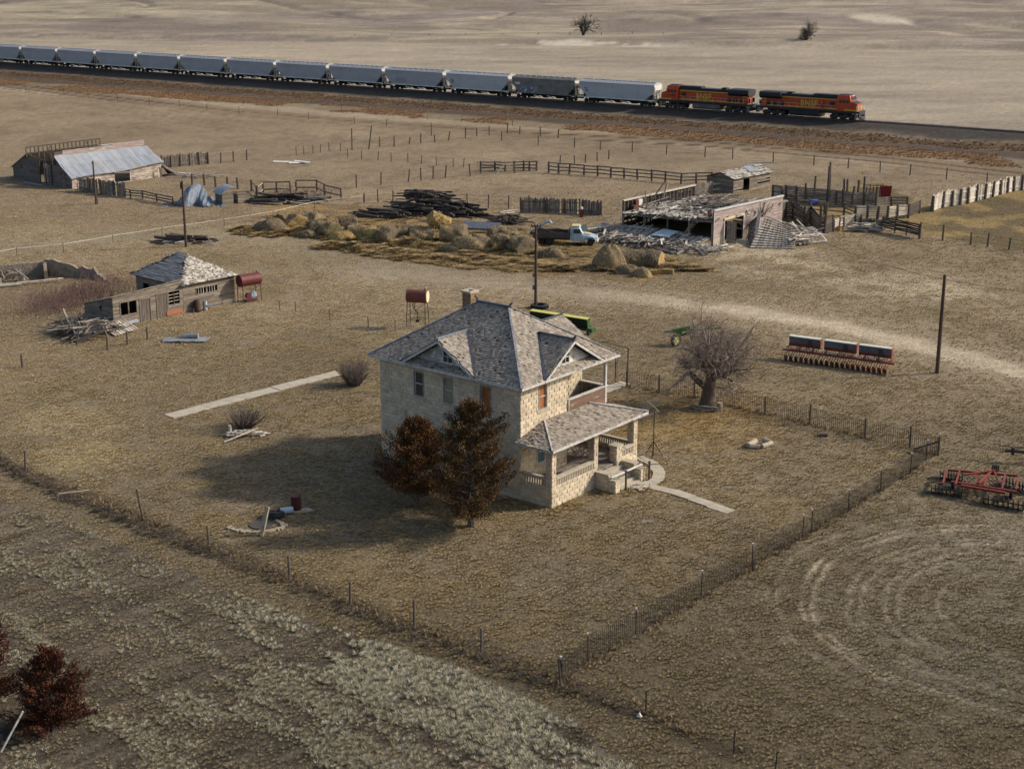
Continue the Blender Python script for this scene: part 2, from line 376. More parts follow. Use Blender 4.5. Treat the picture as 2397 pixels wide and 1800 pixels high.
    hp = inpoly(x+w*1.5, y+w*1.5, HAYP).astype(float); c = lerp(c, (.20,.14,.085), hp*.7); c = lerp(c, (.36,.25,.12), hp*sstep(fbm(x, y, 2.6, 46), .47, .6)*.8)
    # sage and stubble in the near field
    ins = inpoly(x, y, SAGE).astype(float); c = lerp(c, (.155,.13,.105), ins*.85)
    # bottom strip between, worn patches
    bot = (1-iy)*(1-ins)*(1-sstep(y, 95, 110)); c = lerp(c, (.19,.155,.105), bot*.75)
    # tyre arcs of the turning circle
    r = np.hypot(x-ARC.x, (y-ARC.y)); ang = np.arctan2(y-ARC.y, x-ARC.x)
    rw = r+(fbm(x, y, 4, 51)-.5)*.9; wig = fbm(x, y, 1.3, 52, 2); side = 1-sstep(np.cos(ang+.9), .55, .95)
    c = lerp(c, (.27,.235,.185), (1-sstep(r, 8, 17))*sstep(fbm(x, y, 3.5, 53), .33, .6)*(1-iy)*(1-ins)*.75)
    for rk, wk in ((5.2,.5),(6.0,.4),(7.2,.6),(7.9,.7),(9.1,.6),(9.7,.7),(11.3,1.0),(11.85,1.0),(13.2,.5),(13.8,.4),(16.2,.3)):
        ln = np.exp(-((rw-rk)/.17)**2)*wk*sstep(wig, .2, .6)*(1-iy)*(1-ins); c = lerp(c, (.42,.365,.275), ln*.8)
        c = lerp(c, (.12,.095,.06), np.exp(-((rw-rk-.28)/.14)**2)*wk*(1-iy)*(1-ins)*.35)
    # worn ground round the dug hole, pale grass patches
    for (px, py, rr, k) in ((590,1175,2.6,(.27,.215,.155)),(150,650,9,(.27,.21,.15)),(60,690,7,(.24,.18,.13)),(30,640,5,(.33,.27,.2)),(150,985,5,(.30,.25,.16)),(200,1070,4.5,(.33,.27,.16)),(1310,1360,4,(.24,.2,.14)),(250,1000,3,(.28,.23,.15))):
        g = G(px, py); c = lerp(c, k, (1-sstep(np.hypot(x-g.x, y-g.y)+w, rr*.4, rr))*.8)
    # lawn gold under the elm and by the porch
    g = G(1600, 985); c = lerp(c, (.31,.22,.10), (1-sstep(np.hypot(x-g.x, y-g.y)+w*2, 2, 8))*.7)
    fl_ = dpoly(x, y, NEARF)+w*.2; c = lerp(c, (.085,.065,.045), (1-sstep(fl_, .25, 1.1))*.75*(1-far))
    rows = fbm((x*.67+y*.74)*.14, (x*-.74+y*.67)*1.0, .55, 56, 3); c = c*(1+ins[..., None]*(rows[..., None]-.5)*1.5)
    mac = fbm(x, y, 13, 57, 3); c = c*(1+(mac[..., None]-.5)*.35*near[..., None])
    nf2 = near*(1-.0*y); dk = .49+.33*sstep(y, 60, 90)-.03*sstep(y, 100, 125); dk = dk+(.80-dk)*sstep(y, 130, 200); pale_ = np.clip((c.mean(-1)-.2)/.15, 0, 1); dk = dk+(1-dk)*pale_*.55; c = c*(1-near[..., None]*(1-dk[..., None]*np.array((.97,.92,.83)))) ; c = c*(1-far[..., None]*.10)  # soil darkens towards the viewer: lens vignetting put into colour, plus darker vegetation
    c *= (.86+.28*nf)[..., None]
    return c
def make_ground():
    ys = np.concatenate([[-400,-100,0,20,32], np.exp(np.arange(math.log(40), math.log(240), .0042)), np.exp(np.arange(math.log(240), math.log(900), .0075)), [950,1100,1400,1900,2600,4000]])
    ss = np.concatenate([[-6,-2,-1,-.7,-.5], np.linspace(-.42,.42,420), [.5,.7,1,2,6]])
    S, Y = np.meshgrid(ss, ys); X = S*np.maximum(Y, 60)
    Z = terrain(X, Y); C = ground_colour(X, Y)
    nr, nc = X.shape; v = np.stack([X, Y, Z], -1).reshape(-1, 3)
    i = np.arange(nr*nc).reshape(nr, nc)
    f = np.stack([i[:-1,:-1], i[:-1,1:], i[1:,1:], i[1:,:-1]], -1).reshape(-1, 4)
    T = NT('dry_pasture'); tc = T.node('ShaderNodeTexCoord'); ob = tc.outputs['Object']
    at = T.node('ShaderNodeAttribute', attribute_name='soil')
    big = T.ramp(T.noise(.9, ob, 6, .7), .3, .7, .78, 1.24)
    sm = T.ramp(T.noise(4.5, ob, 4, .75), .32, .68, .42, 1.55)
    vs = T.ramp(T.noise(17, ob, 3, .7), .35, .65, .75, 1.3)
    hv = T.node('ShaderNodeHueSaturation'); T.link(T.math('MULTIPLY', T.math('MULTIPLY', big, sm), vs), hv.inputs['Value']); T.link(at.outputs['Color'], hv.inputs['Color'])
    T.link(hv.outputs[0], T.b.inputs['Base Color']); T.b.inputs['Roughness'].default_value = 1; T.b.inputs['Specular IOR Level'].default_value = .1
    bn = T.node('ShaderNodeBump'); bn.inputs['Distance'].default_value = .16; bn.inputs['Strength'].default_value = .9
    T.link(T.noise(3.2, ob, 5, .75), bn.inputs['Height']); T.link(bn.outputs[0], T.b.inputs['Normal'])
    o = npmesh('ground', v, f, T.m, smooth=True); tag(o, kind='structure')
    a = o.data.color_attributes.new('soil', 'FLOAT_COLOR', 'POINT')
    a.data.foreach_set('color', np.concatenate([C.reshape(-1, 3), np.ones((nr*nc, 1))], 1).astype(np.float32).ravel())
    return o
ground = make_ground()

# ---------------------------------------------------------------- grass tufts: one object of uncountable clumps
def tuft_mesh(name, n, r, h, lean, wid):
    m = MB(); rr = random.Random(len(name)*31+n)
    for i in range(n):
        a = rr.uniform(0, 6.283); d = r*math.sqrt(rr.random())*.6; ln = rr.uniform(.6, 1.2)
        b = Vector((math.cos(a)*d, math.sin(a)*d, -.01)); t = Vector((math.cos(a)*(d+r*lean*ln), math.sin(a)*(d+r*lean*ln), h*rr.uniform(.5, 1)))
        s = Vector((-math.sin(a), math.cos(a), 0))*wid*rr.uniform(.6, 1.2)
        k = (b+t)/2 + Vector((0, 0, h*.18))
        m.add([b-s, b+s, k+s*.8, t, k-s*.8], [(0,1,2,4),(4,2,3)])
    return m
def grass_material():
    T = NT('dry_grass_blades'); at = T.node('ShaderNodeAttribute', attribute_name='tint', attribute_type='INSTANCER')
    T.link(at.outputs['Color'], T.b.inputs['Base Color']); T.b.inputs['Roughness'].default_value = .9; T.b.inputs['Specular IOR Level'].default_value = .15
    return T.m
GRASS = grass_material()
def scatter(name, pts, scl, tint, proto_mb, kindname):
    """points with per-point scale, turn and tint; a geometry-node tree sets one clump on each"""
    proto = proto_mb.obj(kindname, GRASS); me_p = proto.data; bpy.data.objects.remove(proto)
    holder = bpy.data.objects.new(kindname, me_p)
    me = bpy.data.meshes.new(name); me.vertices.add(len(pts)); me.vertices.foreach_set('co', np.asarray(pts, np.float32).ravel())
    for nm, ty, dat in (('size', 'FLOAT', scl), ('turn', 'FLOAT', RNG.uniform(0, 6.283, len(pts)))):
        a = me.attributes.new(nm, ty, 'POINT'); a.data.foreach_set('value', np.asarray(dat, np.float32))
    a = me.attributes.new('tint', 'FLOAT_COLOR', 'POINT'); a.data.foreach_set('color', np.concatenate([tint, np.ones((len(pts), 1))], 1).astype(np.float32).ravel())
    me.materials.append(GRASS)
    o = bpy.data.objects.new(name, me); col.objects.link(o); tag(o, kind='stuff')
    g = bpy.data.node_groups.new(name, 'GeometryNodeTree')
    g.interface.new_socket('Geometry', in_out='INPUT', socket_type='NodeSocketGeometry'); g.interface.new_socket('Geometry', in_out='OUTPUT', socket_type='NodeSocketGeometry')
    N = g.nodes; gi = N.new('NodeGroupInput'); go = N.new('NodeGroupOutput'); ip = N.new('GeometryNodeInstanceOnPoints')
    oi = N.new('GeometryNodeObjectInfo'); oi.inputs['Object'].default_value = holder
    def na(nm, ty):
        n = N.new('GeometryNodeInputNamedAttribute'); n.data_type = ty; n.inputs[0].default_value = nm; return n.outputs['Attribute']
    cx = N.new('ShaderNodeCombineXYZ'); L = g.links
    L.new(gi.outputs[0], ip.inputs['Points']); L.new(oi.outputs['Geometry'], ip.inputs['Instance'])
    L.new(na('turn', 'FLOAT'), cx.inputs[2]); e2r = N.new('FunctionNodeEulerToRotation'); L.new(cx.outputs[0], e2r.inputs[0]); L.new(e2r.outputs[0], ip.inputs['Rotation'])
    L.new(na('size', 'FLOAT'), ip.inputs['Scale']); L.new(ip.outputs[0], go.inputs[0])
    md = o.modifiers.new('clumps', 'NODES'); md.node_group = g
    return o
def fan(n, y0, y1, p):
    """random ground spots, thinning with distance"""
    u = RNG.uniform(0, 1, n); a = 2-p; y = (y0**a + u*(y1**a-y0**a))**(1/a); x = RNG.uniform(-.37, .37, n)*y*1.02+RNG.uniform(-2, 2, n)
    return x, y
def blocked(x, y):
    b = np.zeros(x.shape, bool)
    for pl_ in FOOT: b |= inpoly(x, y, pl_)
    return b
FOOT = []      # footprints kept clear of grass, filled by the builders
# ---------------------------------------------------------------- wall and roof builders
def rects(w, z0, z1, holes):
    """split a wall rectangle round its openings"""
    xs = sorted({0, w, *[h[0] for h in holes], *[h[1] for h in holes]}); zs = sorted({z0, z1, *[h[2] for h in holes], *[h[3] for h in holes]})
    xs = [q for q in xs if 0 <= q <= w]; zs = [q for q in zs if z0 <= q <= z1]
    for a, b in zip(xs, xs[1:]):
        for c, d in zip(zs, zs[1:]):
            cx, cz = (a+b)/2, (c+d)/2
            if b-a < .005 or d-c < .005: continue
            if not any(h[0] < cx < h[1] and h[2] < cz < h[3] for h in holes): yield a, b, c, d
class Plane:
    """a wall plane: origin, unit direction along it, outward normal"""
    def __init__(s, o, a, n): s.o = Vector(o); s.a = Vector(a).normalized(); s.n = Vector(n).normalized()
    def p(s, x, z, d=0.0): return s.o + s.a*x + Vector((0,0,z)) + s.n*d
    def slab(s, m, a, b, c, d, d0, d1):
        vs = [s.p(x, z, q) for q in (d0, d1) for x, z in ((a,c),(b,c),(b,d),(a,d))]
        return m.add(vs, [(0,1,2,3),(7,6,5,4),(0,4,5,1),(1,5,6,2),(2,6,7,3),(3,7,4,0)])
def blocks(P, m, w, z0, z1, holes=(), bw=.5, bh=.255, seed=1, skip=None):
    rr = random.Random(seed); z = z0; r = 0
    while z < z1-.05:
        zt = min(z+bh, z1); spans = [(0, w)]
        for h in holes:
            if h[2] < zt-.06 and h[3] > z+.06:
                ns = []
                for a, b in spans:
                    if h[0] > a+.02: ns.append((a, min(b, h[0])))
                    if h[1] < b-.02: ns.append((max(a, h[1]), b))
                    if h[0] >= b or h[1] <= a: ns = [q for q in ns if q != (a, b)]+[(a, b)]
                spans = [q for q in ns if q[1]-q[0] > .05]
        for a, b in spans:
            k = math.floor(a/bw)*bw - (bw/2 if r % 2 else 0)
            while k < b:
                x0, x1 = max(k, a), min(k+bw, b)
                if x1-x0 > .08 and not (skip and skip((x0+x1)/2, (z+zt)/2)) and not (rr.random() < .004):
                    g = .006; d = .016+rr.random()*.018; e = .036
                    A = [P.p(x0+g, z+g), P.p(x1-g, z+g), P.p(x1-g, zt-g), P.p(x0+g, zt-g)]
                    j = lambda: rr.uniform(-.007, .007)
                    B = [P.p(x0+e+j(), z+e+j(), d+j()), P.p(x1-e+j(), z+e+j(), d+j()), P.p(x1-e+j(), zt-e+j(), d+j()), P.p(x0+e+j(), zt-e+j(), d+j())]
                    m.add(A+B, [(4,5,6,7),(0,1,5,4),(1,2,6,5),(2,3,7,6),(3,0,4,7)])
                k += bw
        z += bh; r += 1
    return m
def core(P, m, w, z0, z1, holes=(), th=.22):
    for a, b, c, d in rects(w, z0, z1, holes): P.slab(m, a, b, c, d, -th, 0)
    return m
def boards(P, m, w, z0, top, holes=(), bh=.17, seed=1, vertical=False, gone=0.0, ragged=0.0, d0=0.0):
    """lap siding or upright boards as separate pieces; top may be a number or a function of x"""
    rr = random.Random(seed); tf = top if callable(top) else (lambda x: top)
    if vertical:
        x = 0
        while x < w-.02:
            x1 = min(x+bh*rr.uniform(.8, 1.15), w); t = min(tf(x), tf(x1))-rr.random()*ragged
            if rr.random() > gone:
                segs = [(z0, t)]
                for h in holes:
                    if h[0] < (x+x1)/2 < h[1]: segs = [(z0, h[2]), (h[3], t)]
                for c, d in segs:
                    if d-c > .05: P.slab(m, x+.006, x1-.006, c, d, d0, d0+.025+rr.random()*.02)
            x = x1
        return m
    z = z0; zm = max(tf(0), tf(w), tf(w/2))
    while z < zm-.02:
        zt = min(z+bh, zm); spans = [(0.0, w)]
        if callable(top):
            n = 80; ok = [tf(w*i/n) >= zt-.02 for i in range(n+1)]; spans = []; st = None
            for i, k in enumerate(ok+[False]):
                if k and st is None: st = i
                if not k and st is not None:
                    if i-1 > st: spans.append((w*st/n, w*(i-1)/n))
                    st = None
        for h in holes:
            if h[2] < zt-.03 and h[3] > z+.03:
                ns = []
                for a, b in spans:
                    if h[0] >= b or h[1] <= a: ns.append((a, b)); continue
                    if h[0] > a: ns.append((a, h[0]))
                    if h[1] < b: ns.append((h[1], b))
                spans = ns
        for a, b in spans:
            x = a
            while x < b-.02:
                x1 = min(x+rr.uniform(1.8, 4.2), b)
                if rr.random() > gone:
                    o1 = .012+rr.random()*.012
                    A = [P.p(x+.003, z, d0+o1+.014), P.p(x1-.003, z, d0+o1+.014), P.p(x1-.003, zt, d0+o1-.008), P.p(x+.003, zt, d0+o1-.008)]
                    B = [q - P.n*.03 for q in A]
                    m.add(A+B, [(0,1,2,3),(7,6,5,4),(0,4,5,1),(1,5,6,2),(2,6,7,3),(3,7,4,0)])
                x = x1
        z += bh
    return m
def in2(poly, x, y):
    c = False; n = len(poly)
    for i in range(n):
        ax, ay = poly[i]; bx, by = poly[(i+1)%n]
        if (ay > y) != (by > y) and x < (bx-ax)*(y-ay)/(by-ay)+ax: c = not c
    return c
def shingles(m, pts, down, expo=.17, wid=(.11,.22), seed=1, gone=0.02, lift=.018, off=.0, th=.02, jit=.012):
    """wooden shingles in courses over a flat polygon; down = direction of fall"""
    rr = random.Random(seed); pts = [Vector(p) for p in pts]
    n = (pts[1]-pts[0]).cross(pts[2]-pts[0]).normalized()
    if n.z < 0: n = -n
    dn = Vector(down); dn = (dn-n*dn.dot(n)).normalized(); ax = n.cross(dn).normalized(); o = pts[0]
    q = [((p-o).dot(ax), (p-o).dot(dn)) for p in pts]
    y0, y1 = min(k[1] for k in q), max(k[1] for k in q); x0, x1 = min(k[0] for k in q), max(k[0] for k in q)
    y = y1
    while y > y0:
        x = x0 - rr.random()*.15
        while x < x1:
            w = rr.uniform(*wid); cx, cy = x+w/2, y-expo/2
            if in2(q, cx, cy) and rr.random() > gone:
                a = rr.uniform(0, jit); l = expo*1.25
                top = y-l; l0 = lift+rr.random()*lift
                def W(u, v, h): return o+ax*u+dn*v+n*(h+off)
                vs = [W(x+.004, top, .002), W(x+w-.004, top, .002), W(x+w-.004, y+a, l0+th*.5), W(x+.004, y+a, l0+th*.5),
                      W(x+w-.004, y+a, l0-th*.5), W(x+.004, y+a, l0-th*.5)]
                m.add(vs, [(3,2,1,0),(2,3,5,4),(0,5,3),(1,2,4)])
            x += w
        y -= expo
    return m
def window(P, parent, x0, x1, z0, z1, frame='greytrim', pane='glass', bars=(0,1), depth=.1, fw=.06, sill='concrete', label=None, panes=None):
    """window > pane, sash; set into an opening"""
    f = MB(); e = .0
    P.slab(f, x0-fw*.2, x0+fw, z0, z1, -depth, .03); P.slab(f, x1-fw, x1+fw*.2, z0, z1, -depth, .03)
    P.slab(f, x0+fw, x1-fw, z1-fw, z1+.01, -depth, .028); P.slab(f, x0+fw, x1-fw, z0, z0+fw*.7, -depth, .028)
    fo = f.obj('window', M[frame], parent)
    if label: fo['label'] = label
    g = MB(); P.slab(g, x0+fw, x1-fw, z0+fw*.7, z1-fw, -depth+.0, -depth+.02); g.obj('pane', M[pane], fo)
    s = MB(); nx, nz = bars
    for i in range(1, nx+1):
        cx = x0+(x1-x0)*i/(nx+1); P.slab(s, cx-.02, cx+.02, z0+fw*.7, z1-fw, -depth+.03, -depth+.06)
    for i in range(1, nz+1):
        cz = z0+(z1-z0)*i/(nz+1); P.slab(s, x0+fw, x1-fw, cz-.03, cz+.03, -depth+.025, -depth+.07)
    P.slab(s, x0+fw, x0+fw+.045, z0+fw*.7, z1-fw, -depth+.024, -depth+.055); P.slab(s, x1-fw-.045, x1-fw, z0+fw*.7, z1-fw, -depth+.024, -depth+.055)
    s.obj('sash', M['whitetrim'], fo)
    if sill:
        q = MB(); P.slab(q, x0-.14, x1+.14, z0-.2, z0-.003, -.1, .05); q.obj('sill', M[sill], fo)
    return fo
def pile(m, pts_fn, n, L=(1,3), w=(.08,.2), h=(.02,.05), z=(0,.5), tilt=.25, seed=1, dirs=None, spread=.5):
    """jumble of planks"""
    rr = random.Random(seed)
    for i in range(n):
        x, y = pts_fn(rr); a = rr.uniform(0, math.pi) if dirs is None else rr.choice(dirs)+rr.gauss(0, spread)
        l = rr.uniform(*L)/2; t = rr.gauss(0, tilt)*.6; zz = rr.uniform(*z)
        d = Vector((math.cos(a)*math.cos(t), math.sin(a)*math.cos(t), math.sin(t)))*l; c = Vector((x, y, max(zz, abs(d.z)*.8+.03)))
        m.bar(c-d, c+d, rr.uniform(*w), rr.uniform(*h), twist=rr.gauss(0, .35))
    return m
# ---------------------------------------------------------------- farmhouse
HPHI = R(51.3); HO = Vector((.49, 85.86, 0))
def HW(x, y): return (HO.x+math.cos(HPHI)*x-math.sin(HPHI)*y, HO.y+math.sin(HPHI)*x+math.cos(HPHI)*y)
HOUSE_RING = [HW(-.1,-2.4), HW(4.4,-2.4), HW(4.4,-4), HW(7.4,-4), HW(7.4,-2.4), HW(9,-2.4), HW(9,11.3), HW(-.1,11.3)]
FOOT.append([HW(-.1,-2.4), HW(9,-2.4), HW(9,11.3), HW(-.1,11.3)]); FOOT.append([HW(4.3,-3.9), HW(7.6,-3.9), HW(7.6,-2), HW(4.3,-2)])
def build_house():
    W, L, WH = 8.85, 11.25, 6.92
    H = thing('farmhouse', 'abandoned two storey block farmhouse with hipped shingle roof and dormers', 'house', HO, HPHI)
    lw = [(7.57,8.37,4.95,6.5), (5.2,5.95,4.95,6.5), (2.2,3.08,4.6,6.55), (7.6,8.4,1.75,3.35), (5.15,5.9,1.75,3.35)]
    # walls. plane origins: x runs so that 0 is the near corner
    PL = Plane((0,0,0), (0,1,0), (-1,0,0)); PF = Plane((0,0,0), (1,0,0), (0,-1,0))
    PB = Plane((4.62,2.0,0), (1,0,0), (0,-1,0)); PS = Plane((4.62,0,0), (0,1,0), (1,0,0))
    PR = Plane((W,2.0,0), (0,1,0), (1,0,0)); PK = Plane((0,L,0), (1,0,0), (0,1,0))
    fh = [(1.72,2.55,5.15,6.65), (1.58,2.42,1.8,3.15)]; bh = [(1.0,1.9,1.1,3.1)]
    sh = [(.6,1.4,4.25,6.2)]; rh = [(1.5,2.4,4.95,6.5),(5.2,6.1,4.95,6.5),(1.6,2.5,1.8,3.3),(5.2,6.1,1.8,3.3)]; kh = [(2,2.9,4.95,6.5),(5.8,6.7,4.95,6.5),(4,4.9,1.0,3.1)]
    allw = ((PL, L, lw, 0), (PF, 4.62, fh, 1), (PB, W-4.62, bh, 2), (PS, 2.0, sh, 3), (PR, L-2, rh, 4), (PK, W, kh, 5))
    m = MB(); mc = MB()
    for P, w, hs, sd in allw:
        blocks(P, m, w, 0, WH, hs, seed=sd+10); core(P, mc, w, -.2, WH, hs)
    m.obj('block_wall', M['block'], H); mc.obj('mortar_core', M['mortar'], H)
    # openings
    window(PL, H, *lw[0], label='upper side window with dark panes'); window(PL, H, *lw[1], pane='blind', label='upper side window with a yellowed blind')
    window(PL, H, *lw[2], pane='redwood', bars=(0,0), sill=None, frame='greytrim', label='tall upper side opening closed with a red brown board')
    window(PL, H, *lw[3], label='lower side window', pane='redwood', bars=(0,0)); window(PL, H, *lw[4], label='lower side window with white sash')
    window(PF, H, *fh[0], pane='redwood', label='upper front window boarded in red brown'); window(PF, H, *fh[1], pane='curtain', frame='whitetrim', label='lower front window with a teal curtain')
    window(PB, H, *bh[0], bars=(0,0), sill=None); window(PS, H, *sh[0], bars=(0,0), sill=None)
    for P, hs in ((PR, rh), (PK, kh)):
        for h in hs: window(P, H, *h)
    # ceiling of the upper floor and floors (keep daylight out of the shell)
    fl = MB(); fl.span((.22,.22,4.0), (W-.22,L-.22,4.12)); fl.span((.22,.22,.85), (W-.22,L-.22,.95)); fl.obj('inner_floor', M['oldwood'], H)
    # ---- main hip roof
    E, ZE = .52, 7.05; ZA = 10.27; xa = W/2; ya, yb = xa, L-xa
    e = [(-E,-E,ZE),(W+E,-E,ZE),(W+E,L+E,ZE),(-E,L+E,ZE)]; A1 = (xa,ya,ZA); A2 = (xa,yb,ZA)
    roof = MB(); faces = [([e[0],e[1],A1],(0,-1,0)), ([e[1],e[2],A2,A1],(1,0,0)), ([e[2],e[3],A2],(0,1,0)), ([e[3],e[0],A1,A2],(-1,0,0))]
    for pts, dn in faces: roof.poly(pts, .09, up=(0,0,1))
    ro = roof.obj('roof', M['underlay'], H)
    sm = MB()
    sl = (ZA-ZE)/(xa+E)
    for i, (pts, dn) in enumerate(faces): shingles(sm, pts, dn, seed=20+i, gone=.03)
    sm.obj('shingles', M['shingle'], ro)
    so = MB(); so.span((-E+.02,-E+.02,WH+.002), (W+E-.02,L+E-.02,ZE-.1)); so.obj('soffit', M['greytrim'], ro)
    tr = MB()
    for a, b in ((0,1),(1,2),(2,3),(3,0)):
        tr.bar(Vector(e[a])+Vector((0,0,-.06)), Vector(e[b])+Vector((0,0,-.06)), .05, .15)
    tr.obj('fascia', M['whitetrim'], ro)
    hp = MB()
    for a, b in ((e[0],A1),(e[1],A1),(e[2],A2),(e[3],A2)): 
        hp.bar(Vector(a)+Vector((0,0,.05)), Vector(b)+Vector((0,0,.05)), .12, .05)
    hp.obj('hip_cap', mat('grey_hip_metal', (.33,.335,.34), (.16,.155,.155), ns=2.2, rough=.6), ro)
    rc = MB(); rc.bar(Vector(A1)+Vector((0,-.15,.05)), Vector(A2)+Vector((0,.15,.05)), .2, .08)
    for a, s_ in ((A1,-1),(A2,1)):
        c = Vector(a); rc.tube([c+Vector((0,s_*.1,0)), c+Vector((0,s_*.12,.18)), c+Vector((0,s_*.3,.32)), c+Vector((0,s_*.22,.42))], [.09,.07,.05,.015], 7)
    rc.obj('ridge_cap', M['darktin'], ro)
    # ---- dormers: (centre, direction in, half width)
    def dormer(T, hw, rise, lab, face_d, wx, board):
        """T maps (along wall, inwards, z) to house coordinates; the eave edge is at inward 0"""
        ZP = 8.86; zb = 7.03; run = (ZP-ZE)/sl
        pk = T(0, .08, ZP); inn = T(0, run+.05, ZP); l = T(-hw, -.02, zb); r = T(hw, -.02, zb)
        d = MB(); d.poly([pk, inn, l], .06, up=(0,0,1)); d.poly([pk, inn, r], .06, up=(0,0,1))
        do = d.obj('dormer', M['underlay'], H); do['label'] = lab
        s2 = MB()
        for q, sg in ((l,-1),(r,1)):
            dv = T(sg, 0, 0)-T(0, 0, 0); up = Vector((0,0,.07)); shingles(s2, [pk+up, inn+up, q+up], dv+Vector((0,0,-.3)), seed=int(40+sg+hw*7), gone=.03)
        s2.obj('dormer_shingles', M['shingle'], do)
        # gable face
        fz = ZE + sl*face_d; gw = hw*(ZP-.12-fz)/(ZP-zb)
        Pn = Plane(T(-gw, face_d, 0), T(1,0,0)-T(0,0,0), T(0,-1,0)-T(0,0,0))
        def top(x): return fz + (ZP-.14-fz)*(1-abs(x-gw)/gw)
        hl = (gw+wx-.36, gw+wx+.36, 7.5, 8.2)
        g = MB(); boards(Pn, g, 2*gw, fz-.15, top, [hl], bh=.11, seed=3)
        g.obj('gable_face', M[board], do)
        bk = MB(); bk.poly([Pn.p(0, fz-.2, -.1), Pn.p(2*gw, fz-.2, -.1), Pn.p(gw, ZP-.16, -.1)], .04); bk.obj('gable_backing', M['underlay'], do)
        P2 = Pn; f = MB(); x0, x1, z0, z1 = hl
        for a, b, c, dd in ((x0-.07,x0,z0-.07,z1+.07),(x1,x1+.07,z0-.07,z1+.07),(x0,x1,z1,z1+.07),(x0,x1,z0-.09,z0),((x0+x1)/2-.018,(x0+x1)/2+.018,z0,z1),(x0,(x0+x1)/2-.018,(z0+z1)/2-.02,(z0+z1)/2+.02),((x0+x1)/2+.018,x1,(z0+z1)/2-.02,(z0+z1)/2+.02)):
            P2.slab(f, a, b, c, dd, -.02, .05)
        fo = f.obj('dormer_window', M['whitetrim'], do); gp = MB(); P2.slab(gp, x0, x1, z0, z1, -.06, -.03); gp.obj('pane', M['glass'], fo)
        # rakes, ridge and valleys
        t = MB(); dn_ = Vector((0,0,-.07))
        t.bar(pk+dn_, l+dn_, .05, .15); t.bar(pk+dn_, r+dn_, .05, .15); t.obj('rake_board', M['whitetrim'], do)
        v = MB(); u = Vector((0,0,.1)); v.bar(inn+u, r+u, .17, .05); v.bar(inn+u, l+u, .17, .05); v.obj('valley_flashing', M['darktin'], do)
        rg = MB(); rg.bar(pk+u*1.4, inn+u*1.4, .18, .05)
        return do, rg, pk
    TL = lambda a, i, z: Vector((-E+i, 6.02-a, z))
    TF = lambda a, i, z: Vector((4.7+a, -E+i, z))
    TR = lambda a, i, z: Vector((W+E-i, 3.95+a, z))
    d, rg, pk = dormer(TL, 3.0, 0, 'dormer over the long side, grey boarded gable', .55, -.15*-1+.3, 'gableboard'); rg.obj('ridge_cap', M['tin'], d)
    d, rg, pk = dormer(TF, 3.02, 0, 'front dormer with flaking white gable', .55, -.35, 'gablewhite')
    rg.tube([pk+Vector((0,.1,.1)), pk+Vector((0,-.02,.28)), pk+Vector((0,-.12,.36))], [.1,.06,.015], 6); rg.obj('ridge_cap', M['darktin'], d)
    d, rg, pk = dormer(TR, 3.0, 0, 'rear dormer seen from behind its ridge', .55, 0, 'gableboard'); rg.obj('ridge_cap', M['darktin'], d)
    # chimney
    PC = [Plane((5.95,8.8,0),(1,0,0),(0,-1,0)), Plane((5.95,8.8,0),(0,1,0),(-1,0,0)), Plane((6.65,8.8,0),(0,1,0),(1,0,0)), Plane((5.95,9.5,0),(1,0,0),(0,1,0))]
    ch = MB()
    for i, P in enumerate(PC): blocks(P, ch, .7, 7.6, 10.2, bw=.22, bh=.085, seed=70+i)
    ch.span((5.96,8.81,7.6), (6.64,9.49,10.19)); co = ch.obj('chimney', mat('tan_chimney_brick', (.30,.20,.11), (.2,.13,.07), ns=4, isl=.25, stain=(.4,.33,.22), st=(.6,.7)), H)
    cc = MB()
    for a, b in (((5.88,8.73),(6.72,8.95)), ((5.88,9.35),(6.72,9.57)), ((5.88,8.95),(6.1,9.35)), ((6.5,8.95),(6.72,9.35))): cc.span((a[0],a[1],10.2), (b[0],b[1],10.33))
    cc.obj('chimney_cap', M['concrete'], co)
    # ---- upper corner balcony
    b = MB(); b.span((4.64,-.0,4.0), (W-.05,1.98,4.2)); bo = b.obj('balcony', M['oldwood'], H); bo['label'] = 'open upper corner balcony cut out of the house'
    PP = Plane((4.66,-.02,0),(1,0,0),(0,-1,0)); pb = MB(); boards(PP, pb, 4.02, 4.0, 5.04, bh=.105, seed=5); pb.obj('balcony_siding', M['brownboard'], bo)
    PQ = Plane((8.68,0,0),(0,1,0),(1,0,0)); PQi = Plane((8.58,0,0),(0,1,0),(-1,0,0)); qb = MB(); boards(PQ, qb, 2, 4.0, 5.0, bh=.105, seed=6); boards(PQi, qb, 2, 4.2, 5.0, bh=.2, seed=6, vertical=True)
    PPi = Plane((4.66,.1,0),(1,0,0),(0,1,0)); boards(PPi, qb, 3.9, 4.2, 5.0, bh=.2, seed=8, vertical=True); qb.obj('balcony_parapet', M['oldwood'], bo)
    cp = MB(); cp.span((4.62,-.1,5.06), (8.78,.14,5.12)); cp.span((8.55,.14,5.06), (8.78,2.0,5.115)); cp.span((4.6,-.09,4.0),(4.72,.0,5.06)); cp.obj('parapet_cap', M['whitetrim'], bo)
    po = MB(); po.span((8.5,-.06,4.0), (8.66,.1,6.93)); po.obj('corner_post', M['whitetrim'], bo)
    # ---- front porch
    pz = 1.02; D = 2.33
    p = MB(); p.span((.12,-D+.12,.9), (W-.12,-.03,pz)); p.span((4.85,-.03,.9), (W-.12,1.97,pz-.003)); pc = p.obj('porch', M['oldwood'], H); pc['label'] = 'front porch with block piers and baluster rails'
    Pf = Plane((0,-D,0),(1,0,0),(0,-1,0)); Ps = Plane((0,-D,0),(0,1,0),(-1,0,0)); Pr = Plane((W,-D,0),(0,1,0),(1,0,0))
    cm = MB()
